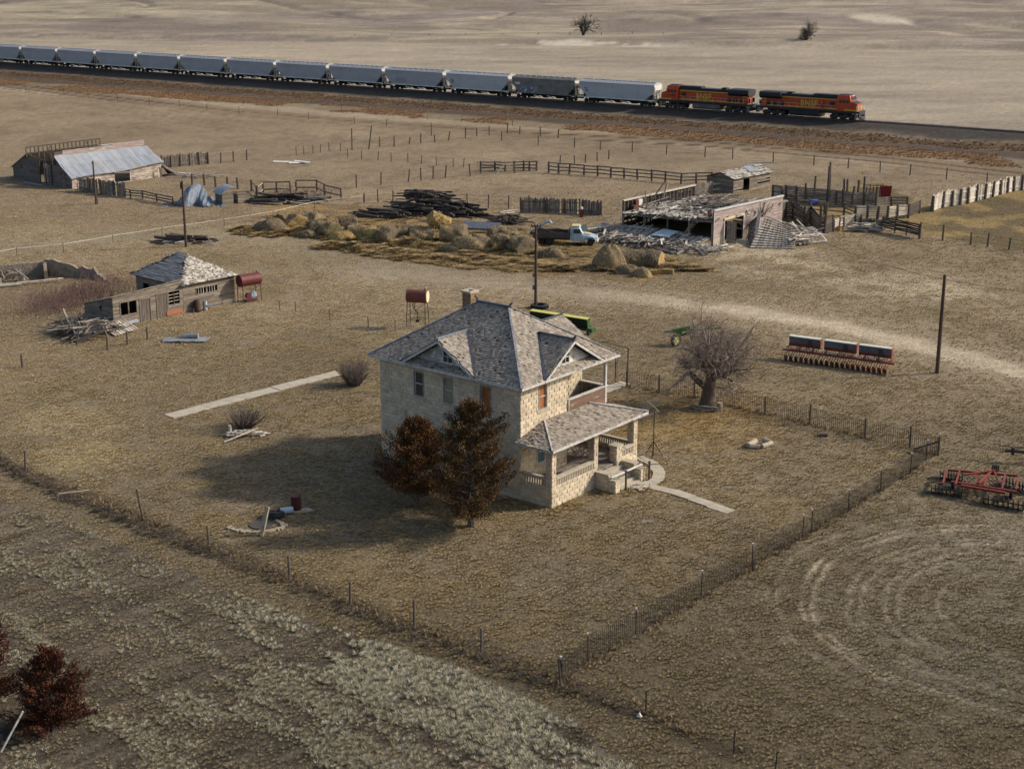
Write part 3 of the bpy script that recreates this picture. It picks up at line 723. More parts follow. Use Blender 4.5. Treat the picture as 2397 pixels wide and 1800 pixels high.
    def pw(P, w, sd):
        b = MB(); blocks(P, b, w, 0, 1.27, seed=sd); b.obj('base_wall', M['block'], pc)
    pw(Pf, 4.55, 31); core(Pf, cm, 4.55, -.2, 1.27, th=.2)
    P7 = Plane((7.1,-D,0),(1,0,0),(0,-1,0)); pw(P7, 1.75, 32); core(P7, cm, 1.75, -.2, 1.27, th=.2)
    for P, sd in ((Ps, 33), (Pr, 34)): pw(P, D+(2 if P is Pr else 0), sd); core(P, cm, D+(2 if P is Pr else -.01), -.2, 1.27, th=.2)
    # balusters and caps
    def balu(P, a, b):
        bl = MB(); cap = MB(); n = int((b-a)/.17)
        for i in range(n):
            x = a+(b-a)*(i+.5)/n; P.slab(bl, x-.045, x+.045, 1.27, 1.66, -.16, -.02)
        P.slab(cap, a-.01, b+.01, 1.66, 1.82, -.21, .03); bo_ = bl.obj('balusters', M['concrete'], pc); cap.obj('rail_cap', M['concrete'], bo_)
    balu(Pf, .46, 4.2); balu(P7, .05, 1.28); balu(Ps, .46, 2.25); balu(Pr, .46, 4.25)
    # piers
    def pier(x0, x1, y0, y1, z0, z1, sd):
        bm = MB()
        for i, (P, w) in enumerate(((Plane((x0,y0,0),(1,0,0),(0,-1,0)), x1-x0), (Plane((x0,y0,0),(0,1,0),(-1,0,0)), y1-y0), (Plane((x1,y0,0),(0,1,0),(1,0,0)), y1-y0), (Plane((x0,y1,0),(1,0,0),(0,1,0)), x1-x0))):
            blocks(P, bm, w, z0, z1, bw=.5, seed=sd+i)
        cm.span((x0+.01,y0+.01,z0-.1), (x1-.01,y1-.01,z1)); return bm.obj('pier', M['block'], pc)
    for i, x in enumerate((.01, 4.2, 8.4)): pier(x, x+.44, -D+.01, -D+.45, 1.27, 3.5, 50+4*i)
    pier(6.55, 7.12, -D-.03, -D+.5, .0, 2.0, 66)
    def ccap(a, b): q = MB(); q.span(a, b); q.obj('cheek_cap', M['concrete'], pc)
    ccap((6.48,-D-.1,2.0), (7.2,-D+.56,2.12))
    # step cheeks
    pier(4.35, 4.75, -3.3, -D-.02, 0, 1.0, 80); pier(4.3, 4.8, -3.85, -3.32, 0, .75, 84); pier(7.05, 7.45, -3.3, -D-.06, 0, 1.0, 88); pier(7.0, 7.5, -3.85, -3.32, 0, .75, 92)
    ccap((4.28,-3.36,1.0), (4.82,-D-.04,1.1)); ccap((6.98,-3.36,1.0), (7.52,-D-.1,1.1)); ccap((4.24,-3.9,.75), (4.86,-3.37,.83)); ccap((6.94,-3.9,.75), (7.56,-3.37,.83))
    cm.obj('porch_core', M['mortar'], pc)
    st = MB()
    for i in range(5): st.span((4.76,-D-.0-.3*(i+1),-.1), (7.04,-D+.12-.3*i,.86-.18*i))
    st.obj('steps', M['concrete'], pc)
    # porch roof
    ze, zr = 3.72, 4.4; a = (-.48,-2.75,ze); b_ = (9.35,-2.75,ze); c_ = (9.35,-.03,ze); d_ = (-.48,-.03,ze); r1 = (2.2,-.03,zr); r2 = (6.75,-.03,zr)
    pr = MB(); pf = [([a,b_,r2,r1],(0,-1,0)), ([d_,a,r1],(-1,0,0)), ([b_,c_,r2],(1,0,0))]
    for pts, dn in pf: pr.poly(pts, .07, up=(0,0,1))
    pro = pr.obj('porch_roof', M['underlay'], H)
    ps = MB()
    shingles(ps, pf[0][0], (0,-1,0), seed=61, gone=.05); shingles(ps, pf[1][0], (-1,0,0), seed=62, gone=.12, lift=.03, jit=.12); shingles(ps, pf[2][0], (1,0,0), seed=63)
    ps.obj('shingles', M['shingle'], pro)
    pt = MB(); pt.bar((-.48,-2.76,ze-.05),(9.35,-2.76,ze-.05),.06,.16); pt.bar((-.49,-2.7,ze-.05),(-.49,-.05,ze-.05),.06,.16); pt.bar((9.36,-2.7,ze-.05),(9.36,-.05,ze-.05),.06,.16)
    pt.bar((6.75,-.1,zr+.06),(9.4,-2.76,ze+.06),.12,.04)
    pt.bar((2.2,-.1,zr+.06),(-.5,-2.76,ze+.06),.1,.04)
    pt.obj('fascia', M['whitetrim'], pro)
    cl = MB(); cl.span((.05,-2.6,3.5),(8.85,-.05,3.56)); cl.span((.0,-D+.04,3.56),(8.84,-D+.4,3.64)); cl.span((4.65,-.04,3.5),(8.84,1.98,3.56)); cl.obj('porch_ceiling', M['oldwood'], pro)
    return H
house = build_house()
def HP(x, y, z=0): a = HW(x, y); return Vector((a[0], a[1], z))
# things on and by the porch
def porch_bits():
    m = MB(); rr = random.Random(4)
    for i in range(60):
        a = Vector((rr.uniform(5.0,6.8), rr.uniform(-1.2,1.4), 1.05)); b = a+Vector((rr.gauss(0,.4), rr.gauss(0,.4), rr.uniform(.3,1.3)))
        m.tube([a, (a+b)/2+Vector((rr.gauss(0,.1),rr.gauss(0,.1),0)), b], [.02,.014,.006], 4, False)
    o = m.obj('dead_branches', M['twigred'], None, loc=HO); o.rotation_euler = (0,0,HPHI); tag(o, 'tangle of dead red brown branches heaped on the porch floor', 'branches')
    m = MB(); m.bar((4.42,-3.5,.93),(7.6,-3.55,.95),.14,.05); o = m.obj('loose_board', M['white'], None, loc=HO); o.rotation_euler = (0,0,HPHI); tag(o, 'white board laid across the porch step walls', 'board')
    for k, (x, y, h, lab) in enumerate(((5.15,-4.05,1.25,'dark steel post standing left of the porch steps'), (7.6,-4.1,1.2,'dark steel post standing right of the porch steps'))):
        q = HP(x, y); t = thing('steel_post', lab, 'post', q, HPHI)
        m = MB(); m.box((0,0,h/2-.1),(.09,.09,h+.2)); m.obj('shaft', M['tpost'], t); m = MB(); m.box((0,0,h+.02),(.13,.13,.05)); m.obj('post_cap', M['tpost'], t)
        c = MB(); c.tube([(0,0,h-.1), (Vector(((4.64,7.1)[k]-x, -2.3-y, (3.0,2.0)[k])))], .015, 4); c.obj('guy_wire', M['wire'], t)
    m = MB(); pile(m, lambda r: (r.uniform(4.9,6.9), r.uniform(-4.9,-4.0)), 10, (.4,1.2), (.03,.08), z=(.02,.15), seed=3); o = m.obj('broken_slats', M['palewood'], None, loc=HO); o.rotation_euler = (0,0,HPHI); tag(o, kind='stuff')
porch_bits()
# ---------------------------------------------------------------- hip-roofed shed with lean-to (left)
def sqwin(P, parent, x0, x1, z0, z1, bars, pane='glass', frame='oldwood', name='window', broken=0.0, seed=1):
    f = MB(); w = .07
    P.slab(f, x0-w, x0, z0-w, z1+w, -.04, .06); P.slab(f, x1, x1+w, z0-w, z1+w, -.04, .06); P.slab(f, x0, x1, z1, z1+w, -.04, .055); P.slab(f, x0, x1, z0-w, z0, -.04, .055)
    o = f.obj(name, M[frame], parent); rr = random.Random(seed)
    s = MB(); nx, nz = bars
    for i in range(1, nx+1):
        if rr.random() >= broken: cx = x0+(x1-x0)*i/(nx+1); P.slab(s, cx-.02, cx+.02, z0, z1, -.02, .02)
    for i in range(1, nz+1):
        if rr.random() >= broken: cz = z0+(z1-z0)*i/(nz+1); P.slab(s, x0, x1, cz-.02, cz+.02, -.015, .015)
    if s.v: s.obj('sash', M['palewood'], o)
    return o
def build_shed():
    A = R(48); O = G(430.5, 733); S = thing('hip_roof_shed', 'grey board shed with a hipped plank roof and long lean-to wing', 'shed', O, A)
    ux, uy = math.cos(A), math.sin(A)
    FOOT.append([(O.x+ux*x-uy*y, O.y+uy*x+ux*y) for x, y in ((-7.3,-.1),(6,-.1),(6,7),(0,7),(0,4.4),(-7.3,4.4))])
    W, L, E, ZE, ZA = 5.7, 7.0, .35, 2.55, 4.45
    body = MB()
    # main block walls
    Pf = Plane((0,0,0),(1,0,0),(0,-1,0)); Pl = Plane((0,0,0),(0,1,0),(-1,0,0)); Pr = Plane((W,0,0),(0,1,0),(1,0,0)); Pk = Plane((0,L,0),(1,0,0),(0,1,0))
    fh = [(1.45,3.75,1.45,1.98)]; lh = [(5.0,5.9,1.2,1.9)]
    boards(Pf, body, W, -.1, ZE, fh, bh=.16, seed=3, gone=.01); boards(Pl, body, L, -.1, ZE, lh, bh=.16, seed=4); boards(Pr, body, L, -.1, ZE, bh=.16, seed=5); boards(Pk, body, W, -.1, ZE, bh=.16, seed=6)
    body.obj('board_wall', M['shedboard'], S)
    c = MB(); core(Pf, c, W, -.1, ZE, fh, .08); core(Pl, c, L, -.1, ZE, lh, .08); core(Pr, c, L, -.1, ZE, (), .08); core(Pk, c, W, -.1, ZE, (), .08); c.obj('wall_lining', M['underlay'], S)
    sqwin(Pf, S, 1.45, 2.5, 1.45, 1.98, (3,0)); sqwin(Pf, S, 2.65, 3.75, 1.45, 1.98, (3,0)); sqwin(Pl, S, 5.0, 5.9, 1.2, 1.9, (0,0))
    e = [(-E,-E,ZE),(W+E,-E,ZE),(W+E,L+E,ZE),(-E,L+E,ZE)]; A1 = (W/2,W/2+.2,ZA); A2 = (W/2,L-W/2+.1,ZA)
    faces = [([e[0],e[1],A1],(0,-1,0)), ([e[1],e[2],A2,A1],(1,0,0)), ([e[2],e[3],A2],(0,1,0)), ([e[3],e[0],A1,A2],(-1,0,0))]
    rf = MB(); [rf.poly(p, .07, up=(0,0,1)) for p, d in faces]; ro = rf.obj('roof', M['underlay'], S)
    s1 = MB(); shingles(s1, faces[0][0], faces[0][1], expo=.16, seed=5, gone=.16, lift=.015, jit=.03); shingles(s1, faces[1][0], faces[1][1], expo=.16, seed=5, gone=.1)
    sh1 = s1.obj('shingles', mat('pale_bleached_shingle', (.50,.46,.39), (.24,.21,.17), ns=2.5, isl=.22, lo=.45, hi=.56), ro)
    pk = MB()
    for i, (pts, dn) in enumerate(faces[2:]): shingles(pk, pts, dn, expo=.2, wid=(.5,1.3), seed=9+i, gone=.015)
    pk.obj('roof_planks', mat('blue_grey_plank', (.29,.275,.26), (.17,.16,.15), ns=3, mul=(4,.6,1), isl=.25), ro)
    # lean-to
    LW, LD = 7.25, 4.3
    T = Plane((-LW,0,0),(1,0,0),(0,-1,0)); top = lambda x: 2.68+.42*x/LW
    th = [(.75,2.35,.95,2.05), (2.75,3.75,.05,2.0), (4.5,5.5,.1,2.15), (5.7,6.85,1.0,2.15)]
    b = MB(); boards(T, b, LW-.02, -.1, lambda x: top(x)-.02, th, bh=.15, seed=11, gone=.01)
    Tl = Plane((-LW,0,0),(0,1,0),(-1,0,0)); boards(Tl, b, LD, -.1, lambda x: 2.66-1.15*x/LD, [(1.6,2.0,1.3,1.6)], bh=.16, seed=12)
    Tb = Plane((-LW,LD,0),(1,0,0),(0,1,0)); boards(Tb, b, LW-.02, -.1, 1.45, bh=.16, seed=13)
    lt = b.obj('lean_to_wall', M['shedboard'], S)
    c = MB(); core(T, c, LW-.05, -.1, 2.6, th, .06); core(Tl, c, LD, -.1, 1.45, (), .06); core(Tb, c, LW-.05, -.1, 1.4, (), .06); c.obj('lean_to_lining', M['underlay'], S)
    r2 = MB(); r2.poly([(-LW-.1,-.1,2.72),(0,-.1,3.14),(0,LD,1.75),(-LW-.1,LD+.1,1.5)], .08, up=(0,0,1)); r2.obj('lean_to_roof', M['oldwood'], S)
    sqwin(T, S, .75, 1.5, .95, 2.05, (0,1), broken=.3); sqwin(T, S, 1.6, 2.35, .95, 2.05, (0,1), broken=.5, seed=3)
    sqwin(T, S, 5.7, 6.23, 1.0, 2.15, (0,3)); sqwin(T, S, 6.3, 6.85, 1.0, 2.15, (0,3), broken=.3, seed=5)
    for x0, x1, zt, sd in ((2.75,3.75,2.0,1), (4.5,5.5,2.15,2)):
        d = MB(); boards(Plane(T.p(x0,0,.0),T.a,T.n), d, x1-x0, .05, zt, bh=.14, seed=sd, vertical=True, ragged=.05)
        do = d.obj('plank_door', mat('dark_door_plank', (.15,.122,.098), (.08,.065,.053), ns=3, mul=(3,3,.5), isl=.25), S)
        f = MB(); T.slab(f, x0-.08, x0, 0, zt+.08, 0, .07); T.slab(f, x1, x1+.08, 0, zt+.08, 0, .07); T.slab(f, x0, x1, zt, zt+.08, 0, .07); f.obj('door_frame', M['shedboard'], do)
    k = MB(); T.slab(k, 5.4, 7.1, .12, .5, .05, .08); k.obj('brick_patch', mat('orange_brick', (.38,.13,.06), (.3,.12,.07), ns=8), S)
    k = MB(); k.bar(T.p(.7,.22,.3), T.p(2.3,.3,.2), .35, .04, twist=.6); t = k.obj('tin_strip', M['tin'], None); t.parent = None; t.location = O; t.rotation_euler = (0,0,A); tag(t, 'strip of galvanised sheet lying under the lean-to window', 'metal sheet')
    # drums leaning at the wall
    def L2W(x, y, z=0): return Vector((O.x+ux*x-uy*y, O.y+uy*x+ux*y, z))
    t = thing('rusty_drum', 'dark rusty drum tilted against the shed wall beside a tin chute', 'drum', L2W(1.1,-.6)); m = MB(); m.cyl((0,0,.05),(-.15,.3,.95),.3,16); m.obj('shell', mat('dark_rust', (.09,.045,.035), (.05,.03,.025), ns=4), t); m = MB(); m.cyl((-.15,.3,.95),(-.155,.31,.97),.27,16); m.obj('lid', M['tpost'], t)
    t = thing('tin_chute', 'bent galvanised chute lying by the shed wall, right of the rusty drum', 'chute', L2W(1.9,-.6)); m = MB(); m.cyl((0,0,0),(-.05,.2,.8),.2,10); m.obj('pipe', M['tin'], t); m = MB(); m.bar((.1,.1,.45),(.9,.5,.5),.4,.1); m.obj('trough', M['tin'], t)
    # weathered debris at the left end
    m = MB(); pile(m, lambda r: (r.uniform(-11.8,-8.2), r.uniform(-1.8,2.6)), 150, (1.2,3.8), (.08,.2), z=(.05,1.0), seed=6, dirs=[.3,1.1,2.6], spread=.35); o = m.obj('lumber_heap', M['oldwood'], None); o.location = O; o.rotation_euler = (0,0,A); tag(o, kind='stuff')
    m = MB()
    for i in range(9): m.bar((-8.8+i*.27,-2.6,.1+.02*i),(-8.3+i*.27,1.4-.1*i,.5+.02*i),.2,.03,twist=.1*(i%3-1))
    o = m.obj('plank_panel', M['palewood'], None); o.location = O; o.rotation_euler = (0,0,A); tag(o, 'pale plank panel leaning down beside the lean-to end wall', 'panel')
    m = MB(); m.poly([(-12.3,-2.4,.05),(-9.8,-2.8,.9),(-9.4,-.6,1.2),(-12,0,.3)], .06, up=(0,0,1)); m.bar((-12.6,-2.6,.0),(-11.9,-2.0,1.2),.12,.08); m.bar((-9.8,-3.0,.0),(-9.9,-2.4,1.1),.12,.08)
    o = m.obj('fallen_table', M['darkwood'], None); o.location = O; o.rotation_euler = (0,0,A); tag(o, 'dark fallen board panel propped on the lumber heap left of the shed', 'panel')
build_shed()

# ---------------------------------------------------------------- monitor barn with a tin roof (far left)
def build_barn():
    A = R(48); O = G(169.5, 442.4); B = thing('monitor_barn', 'ruined barn with a blue grey tin roof and open raised middle', 'barn', O, A)
    ux, uy = math.cos(A), math.sin(A); FOOT.append([(O.x+ux*x-uy*y, O.y+uy*x+ux*y) for x, y in ((-.3,-.3),(14,-.3),(14,13),(-.3,13))])
    LX, LY = 14.2, 14.4; y1, y2 = 3.5, 10.4; ze, zm, zl = 1.5, 3.95, 1.7; zr_ = lambda x: .6*x/14.2
    # end wall (faces left-front): x along y axis
    Pe = Plane((0,0,0),(0,1,0),(-1,0,0))
    def top(x):
        if x < y1: return ze+(zm-ze)*x/y1
        if x > y2: return zl+(3.6-zl)*(LY-x)/(LY-y2)
        return 2.9 if x < 5.6 else (3.1 if x > 7.6 else 3.0)
    m = MB(); boards(Pe, m, LY, -.1, top, [(2.2,2.65,1.5,2.0),(5.6,7.6,-.1,3.1),(12.0,12.35,1.6,2.1)], bh=.16, seed=2, gone=.012)
    # far end wall
    Pk = Plane((LX,0,0),(0,1,0),(1,0,0)); boards(Pk, m, LY, -.1, top, [(5.6,7.6,-.1,3.1)], bh=.18, seed=3)
    m.obj('end_wall', M['barngrey'], B)
    li = MB(); 
    for P in (Pe,): 
        li.poly([P.p(0,0,-.05),P.p(y1,0,-.05),P.p(y1,zm-.1,-.05),P.p(0,ze-.1,-.05)], .03); li.poly([P.p(LY,0,-.05),P.p(y2,0,-.05),P.p(y2,3.5,-.05),P.p(LY,zl-.1,-.05)], .03)
    li.obj('end_lining', M['darkwood'], B)
    Pf = Plane((0,0,0),(1,0,0),(0,-1,0)); fh = [(6.6,9.0,0.05,1.78),(6.3,6.6,1.35,1.5)]
    m = MB(); boards(Pf, m, LX, -.1, lambda x: ze-.02+zr_(x), fh, bh=.15, seed=6); m.obj('side_wall', M['barnwhite'], B)
    m = MB(); core(Pf, m, LX, -.1, ze-.05, [(6.6,9.0,0.05,1.45)], .06); core(Plane((7.5,0,0),(1,0,0),(0,-1,0)), m, 6.6, -.1, 1.8, [(-1,1.5,.0,1.79)], .05); core(Plane((0,LY,0),(1,0,0),(0,1,0)), m, LX, -.1, zl, (), .08); m.obj('side_lining', M['darkwood'], B)
    m = MB(); Pf.slab(m, 3.4, 3.5, .0, 1.45, .03, .08); Pf.slab(m, 8.98, 9.1, 0, 1.85, .03, .09); Pf.slab(m, 13.3,13.42,-.1,1.2,.4,.5); m.obj('door_post', M['palewood'], B)
    # roofs
    r = MB(); n = 26
    for i in range(n):
        x0, x1 = -.2+(LX+.5)*i/n, -.2+(LX+.5)*(i+1)/n; k = .02*(i%2)
        sag = lambda x: .1*math.sin(x*.55+.4)+zr_(x)
        r.poly([(x0,-.35,ze-.18+k+sag(x0)),(x1,-.35,ze-.18+k+sag(x1)),(x1,y1*.55,(ze+zm)/2+k-.02+zr_(x1)*.5),(x0,y1*.55,(ze+zm)/2+k-.02+zr_(x0)*.5)], .03, up=(0,0,1)); r.poly([(x0,y1*.55,(ze+zm)/2+k-.02+zr_(x0)*.5),(x1,y1*.55,(ze+zm)/2+k-.02+zr_(x1)*.5),(x1,y1,zm+k),(x0,y1,zm+k)], .03, up=(0,0,1))
    r.obj('tin_roof', mat('blue_grey_tin', (.33,.35,.375), (.28,.295,.32), ns=1.2, rough=.5, metal=.3, isl=.10, stain=(.36,.31,.22), st=(.57,.62), sns=.8, smul=(1,.5,1)), B)
    r = MB(); r.poly([(-.2,y2,3.7),(5,y2,3.7),(5,LY+.4,1.45),(-.2,LY+.4,1.45)], .05, up=(0,0,1)); r.poly([(5,y2,3.7),(LX,y2,3.7),(LX,LY+.4,1.45),(5,LY+.4,1.45)], .05, up=(0,0,1)); r.obj('rear_roof', M['tin'], B)
    # monitor: boarded near wall, open stud frame beyond
    Pm = Plane((-.1,y1+.06,0),(1,0,0),(0,-1,0)); m = MB(); boards(Pm, m, LX, zm, lambda x: 4.55+.02*x if x > 1.2 else 4.1, bh=.16, seed=8); m.obj('monitor_wall', M['pinkboard'], B)
    m = MB(); core(Pm, m, LX-1.2, zm, 4.5, (), .06); m.obj('monitor_lining', M['underlay'], B)
    f = MB(); yy = y2-.2
    for z in (3.75, 4.55): f.bar((-.3,yy,z),(11.4,yy,z+.1),.12,.12)
    for i in range(19): x = -.25+i*.645; f.bar((x,yy,3.2),(x,yy,4.62),.1,.1)
    f.bar((3,yy,3.9),(3.6,yy,4.5),.08,.08); f.bar((9,yy,4.5),(9.5,yy,3.9),.08,.08)
    for i in range(4): f.bar((.1+i*.5,y1+.3+i*1.2,0),(.1+i*.5,y1+.3+i*1.2,3.4+.3*i),.12,.12)
    for y in (4.6,6.0,7.4): f.bar((-.1,y,0),(-.1,y,4.5 if y<7 else 4.9),.1,.1)
    f.bar((-.1,3.5,3.0),(-.2,8.8,3.25),.1,.14); f.bar((-.15,4.2,3.1),(-.5,7.8,3.5),.2,.03,twist=.4); f.bar((-.2,7.0,3.4),(-.4,9.6,3.7),.2,.03)
    f.obj('stud_frame', M['darkwood'], B)
    w = MB(); w.box((.3,6.4,2.3),(.06,1.4,.5)); w.obj('inner_pane', M['tin'], B)
    d = MB(); boards(Plane((.6,5.7,0),(0,1,0),(-1,0,0)), d, 1.9, 0, 2.6, bh=.2, seed=9); d.obj('inner_partition', M['pinkboard'], B)
    m = MB(); m.poly([(LX+.1,-.2,1.5),(LX+.1,y1,3.4),(LX+1.6,-1.3,.1)], .05); m.poly([(LX+.15,-.1,1.4),(LX+1.7,-1.2,.05),(LX+2.0,1.5,.1)], .05); m.obj('collapsed_wing', M['darkwood'], B)
    m = MB(); m.bar((LX+.0,-.3,1.6),(LX+1.9,-1.4,.1),.12,.05); m.bar((LX,-.35,1.65),(LX+2.1,-1.1,.1),.12,.05); m.obj('wing_rafter', M['palewood'], B)
    m = MB(); m.poly([(-1.6,5.2,.06),(-1.0,5.2,.12),(-1.2,9.4,.12),(-1.7,9.4,.06)], .03, up=(0,0,1)); o = m.obj('tin_sheet', M['tin'], None, loc=O); o.rotation_euler=(0,0,A); tag(o, 'pale tin sheet lying before the barn doorway', 'metal sheet')
    m = MB(); m.bar((-.5,.8,0),(-.15,1.6,1.9),.14,.03); m.bar((-.6,1.2,0),(-.15,1.5,1.7),.14,.03); m.obj('propped_plank', M['oldwood'], B)
build_barn()

M['brightboard2'] = mat('broken_pale_board', (.50,.45,.385), (.27,.235,.19), ns=3, isl=.45)
# ---------------------------------------------------------------- collapsed garage (right centre)
GO = G(1668, 578); GA = R(50)
def GL(x, y, z=0): return Vector((GO.x+math.cos(GA)*x-math.sin(GA)*y, GO.y+math.sin(GA)*x+math.cos(GA)*y, z))
def build_garage():
    Ga = thing('collapsed_garage', 'collapsed machine shed with faded pink end wall and caved-in shingle roof', 'shed', GO, GA)
    FOOT.append([tuple(GL(x, y))[:2] for x, y in ((-5.5,-.5),(15,-.5),(15,13),(-3,13))]); FOOT.append([tuple(GL(x, y))[:2] for x, y in ((5,0),(13,0),(13,-4.5),(5,-4))])
    LX, LY = 14.4, 12.0
    top = lambda x: 3.95-.2*x/LX
    Pf = Plane((0,0,0),(1,0,0),(0,-1,0)); fh = [(2.2,6.0,-.1,2.6)]
    m = MB(); boards(Pf, m, LX, .9, top, fh, bh=.16, seed=3); m.obj('parapet_wall', M['pinkboard'], Ga)
    m = MB(); boards(Pf, m, LX, -.1, .9, fh, bh=.2, seed=4); m.obj('wall_base', M['concrete'], Ga)
    m = MB(); core(Pf, m, LX, -.1, 3.7, fh, .12); m.obj('wall_lining', M['underlay'], Ga)
    m = MB(); a, b = Pf.p(0,3.98,0), Pf.p(LX,3.78,0); m.bar(a-Vector((0,0,.07)), b-Vector((0,0,.07)), .3, .16); m.bar(Pf.p(.04,-.1,.03), Pf.p(.04,3.9,.03), .12, .08); Pf.slab(m, 2.05,2.2,0,2.7,0,.07); Pf.slab(m, 6.0,6.15,0,2.6,0,.07); m.obj('wall_cap', M['whitetrim'], Ga)
    m = MB(); m.bar(Pf.p(2.0,2.72,.05), Pf.p(6.0,2.75,.1), .2, .22); m.obj('door_header', mat('yellowed_plaster', (.62,.52,.3), (.5,.42,.28), ns=4), Ga)
    m = MB(); boards(Plane(Pf.p(2.3,0,.25), (.5,-.8,0), (-.8,-.5,0)), m, 1.05, .05, 2.5, bh=.22, vertical=True, seed=2); m.obj('sliding_door', M['oldwood'], Ga)
    m = MB(); m.span((2.2,-2.0,-.1),(6.2,-.02,.03)); m.obj('door_slab', M['concrete'], Ga)
    # far parapet: bare studs
    Pk = Plane((0,LY,0),(1,0,0),(0,-1,0)); m = MB()
    for i in range(20): x = .1+i*.75; m.bar(Pk.p(x,0,.1), Pk.p(x,3.65,.1), .1, .14)
    boards(Pk, m, LX, 0, 3.6, bh=.2, seed=6, gone=.1, d0=-.05); m.obj('stud_wall', M['darkwood'], Ga)  # dark wood puts the shade on this wall's face into its colour
    m = MB(); m.bar(Pk.p(-.1,3.72,.1), Pk.p(LX,3.72,.1), .3, .14); m.obj('stud_wall_cap', M['palewood'], Ga)
    # right end
    Pe = Plane((LX,0,0),(0,1,0),(1,0,0)); m = MB(); boards(Pe, m, LY, 0, 2.6, bh=.2, seed=7, gone=.1); m.obj('rear_wall', M['oldwood'], Ga)
    # open left side: lintel, posts, stair
    m = MB(); m.bar((0,-.0,2.72),(0,6,2.45),.16,.22); m.bar((0,6,2.45),(0,LY,2.2),.16,.22)
    for y in (.12,3.1,5.9,9.0,LY-.1): m.bar((0,y,-.1),(0,y,2.5),.14,.16)
    m.bar((.1,LY,-.1),(.1,LY,3.7),.16,.16); m.obj('lintel', M['oldwood'], Ga)
    m = MB()
    for i in range(9): m.bar((.7,3.0+.18*i,2.3-.24*i),(1.5,3.0+.18*i,2.3-.24*i),.25,.04)
    m.bar((.65,2.9,2.4),(.65,4.7,0.1),.06,.2); m.obj('hanging_stair', M['palewood'], Ga)
    # sagging roof deck
    dk = MB(); N = 10
    def zz(x, y): return 2.95-.55*y/LY-.55*math.sin(math.pi*min(1,max(0,y/LY)))*math.sin(math.pi*min(1,max(0,x/LX)))+.05*math.sin(x*3+y)
    for i in range(N):
        for j in range(N):
            x0, x1, y0, y1 = LX*i/N, LX*(i+1)/N, LY*j/N+.05, LY*(j+1)/N+.05
            dk.poly([(x0,y0,zz(x0,y0)-.05),(x1,y0,zz(x1,y0)-.05),(x1,y1,zz(x1,y1)-.05),(x0,y1,zz(x0,y1)-.05)], .1, up=(0,0,1))
    do = dk.obj('roof_deck', M['underlay'], Ga)
    s = MB(); rr = random.Random(3)
    for i in range(1500):
        x, y = rr.uniform(-.1, LX-.3), rr.uniform(.2, LY-.3); 
        if x > 9 and rr.random() < .45: continue
        a = rr.gauss(.1,.5); z = zz(x,y)+.02+rr.random()*.12; l = rr.uniform(.2,.6) if rr.random() < .6 else rr.uniform(.6,1.7)
        d = Vector((math.cos(a), math.sin(a), rr.gauss(0,.12)))*l; c = Vector((x,y,z)); s.bar(c-d, c+d, rr.uniform(.14,.34), .025, twist=rr.gauss(0,.3))
    s.obj('roof_shingles', mat('pale_broken_shingle', (.46,.42,.36), (.22,.19,.16), ns=2, isl=.5), do)
    m = MB(); pile(m, lambda r: (r.uniform(1,13), r.uniform(.8,11)), 70, (1.5,5), (.08,.2), z=(2.6,3.3), seed=8, dirs=[.1,1.5,2.5], spread=.3); m.bar((4.5,11.7,2.6),(6.2,10.8,5.0),.14,.12); m.bar((6.5,11.2,2.7),(8.4,11.8,4.7),.14,.12); m.bar((3.2,11,2.6),(4.0,11.8,4.3),.12,.1); m.obj('broken_rafter', M['oldwood'], do)
    m = MB(); m.poly([(9,3.5,2.62),(12,2.8,2.7),(13.5,7,2.7),(10,8.5,2.62)], .1, up=(0,0,1)); m.obj('hay_litter', mat('grey_litter', (.26,.2,.13), (.15,.115,.08), ns=3, bump=.05), do)
    m = MB(); m.bar((.9,1.0,3.0),(1.0,1.2,3.75),.35,.25); m.obj('rusty_stove', mat('deep_rust', (.13,.045,.03), (.07,.03,.02), ns=5), Ga)
    m = MB(); m.box((1.6,LY-.5,2.7),(.9,.5,.7)); m.box((2.6,LY-.5,2.6),(.7,.5,.5)); m.box((2.0,LY-.45,3.2),(.5,.3,.7)); o = m.obj('red_cabinet', mat('deep_rust', (.2,.05,.03)), None, loc=GO); o.rotation_euler=(0,0,GA); tag(o, 'rusty red machinery casing by the stud wall of the collapsed garage', 'machinery')
    m = MB(); m.box((2.9,LY-.3,3.2),(.7,.25,.65)); o = m.obj('enamel_box', M['white'], None, loc=GO); o.rotation_euler=(0,0,GA); tag(o, 'small white enamel box in front of the bare stud wall', 'box')
    # broken timber in front of the open side
    def at(o, lab=None, cat=None, kind=None): o.location = GO; o.rotation_euler = (0,0,GA); tag(o, lab, cat, None, kind); return o
    m = MB(); rq = random.Random(12)
    for sy, sx, zt, dr in ((1.5,-4.2,.8,.1),(3.8,-4.6,1.0,-.05),(6.4,-4.4,1.0,.15),(9.0,-4.0,1.1,0),(11,-3.4,.9,-.2)):     # slumped sections: boards running down from the eave
        for i in range(15):
            y = sy+(i-7)*.17; k = rq.uniform(.75,1.0); m.bar((-.15,y+rq.gauss(0,.06),zt*k+.25),(sx*k,y+dr*4+rq.gauss(0,.12),.12+rq.random()*.1),rq.uniform(.13,.24),.03,twist=rq.gauss(0,.15))
        for u in (.25,.55,.85): m.bar((sx*u,sy-1.3,zt*(1-u)+.35),(sx*u+rq.gauss(0,.3),sy+1.3,zt*(1-u)+.35+rq.gauss(0,.1)),.12,.08)
    pile(m, lambda r: (-5.0*math.sqrt(r.random()), r.uniform(.3,11.5)), 120, (1.2,3.4), (.12,.28), z=(.1,.9), seed=12, dirs=[.05,.4,2.6], spread=.3)
    at(m.obj('collapsed_roof_debris', M['brightboard2'], None), kind='stuff')
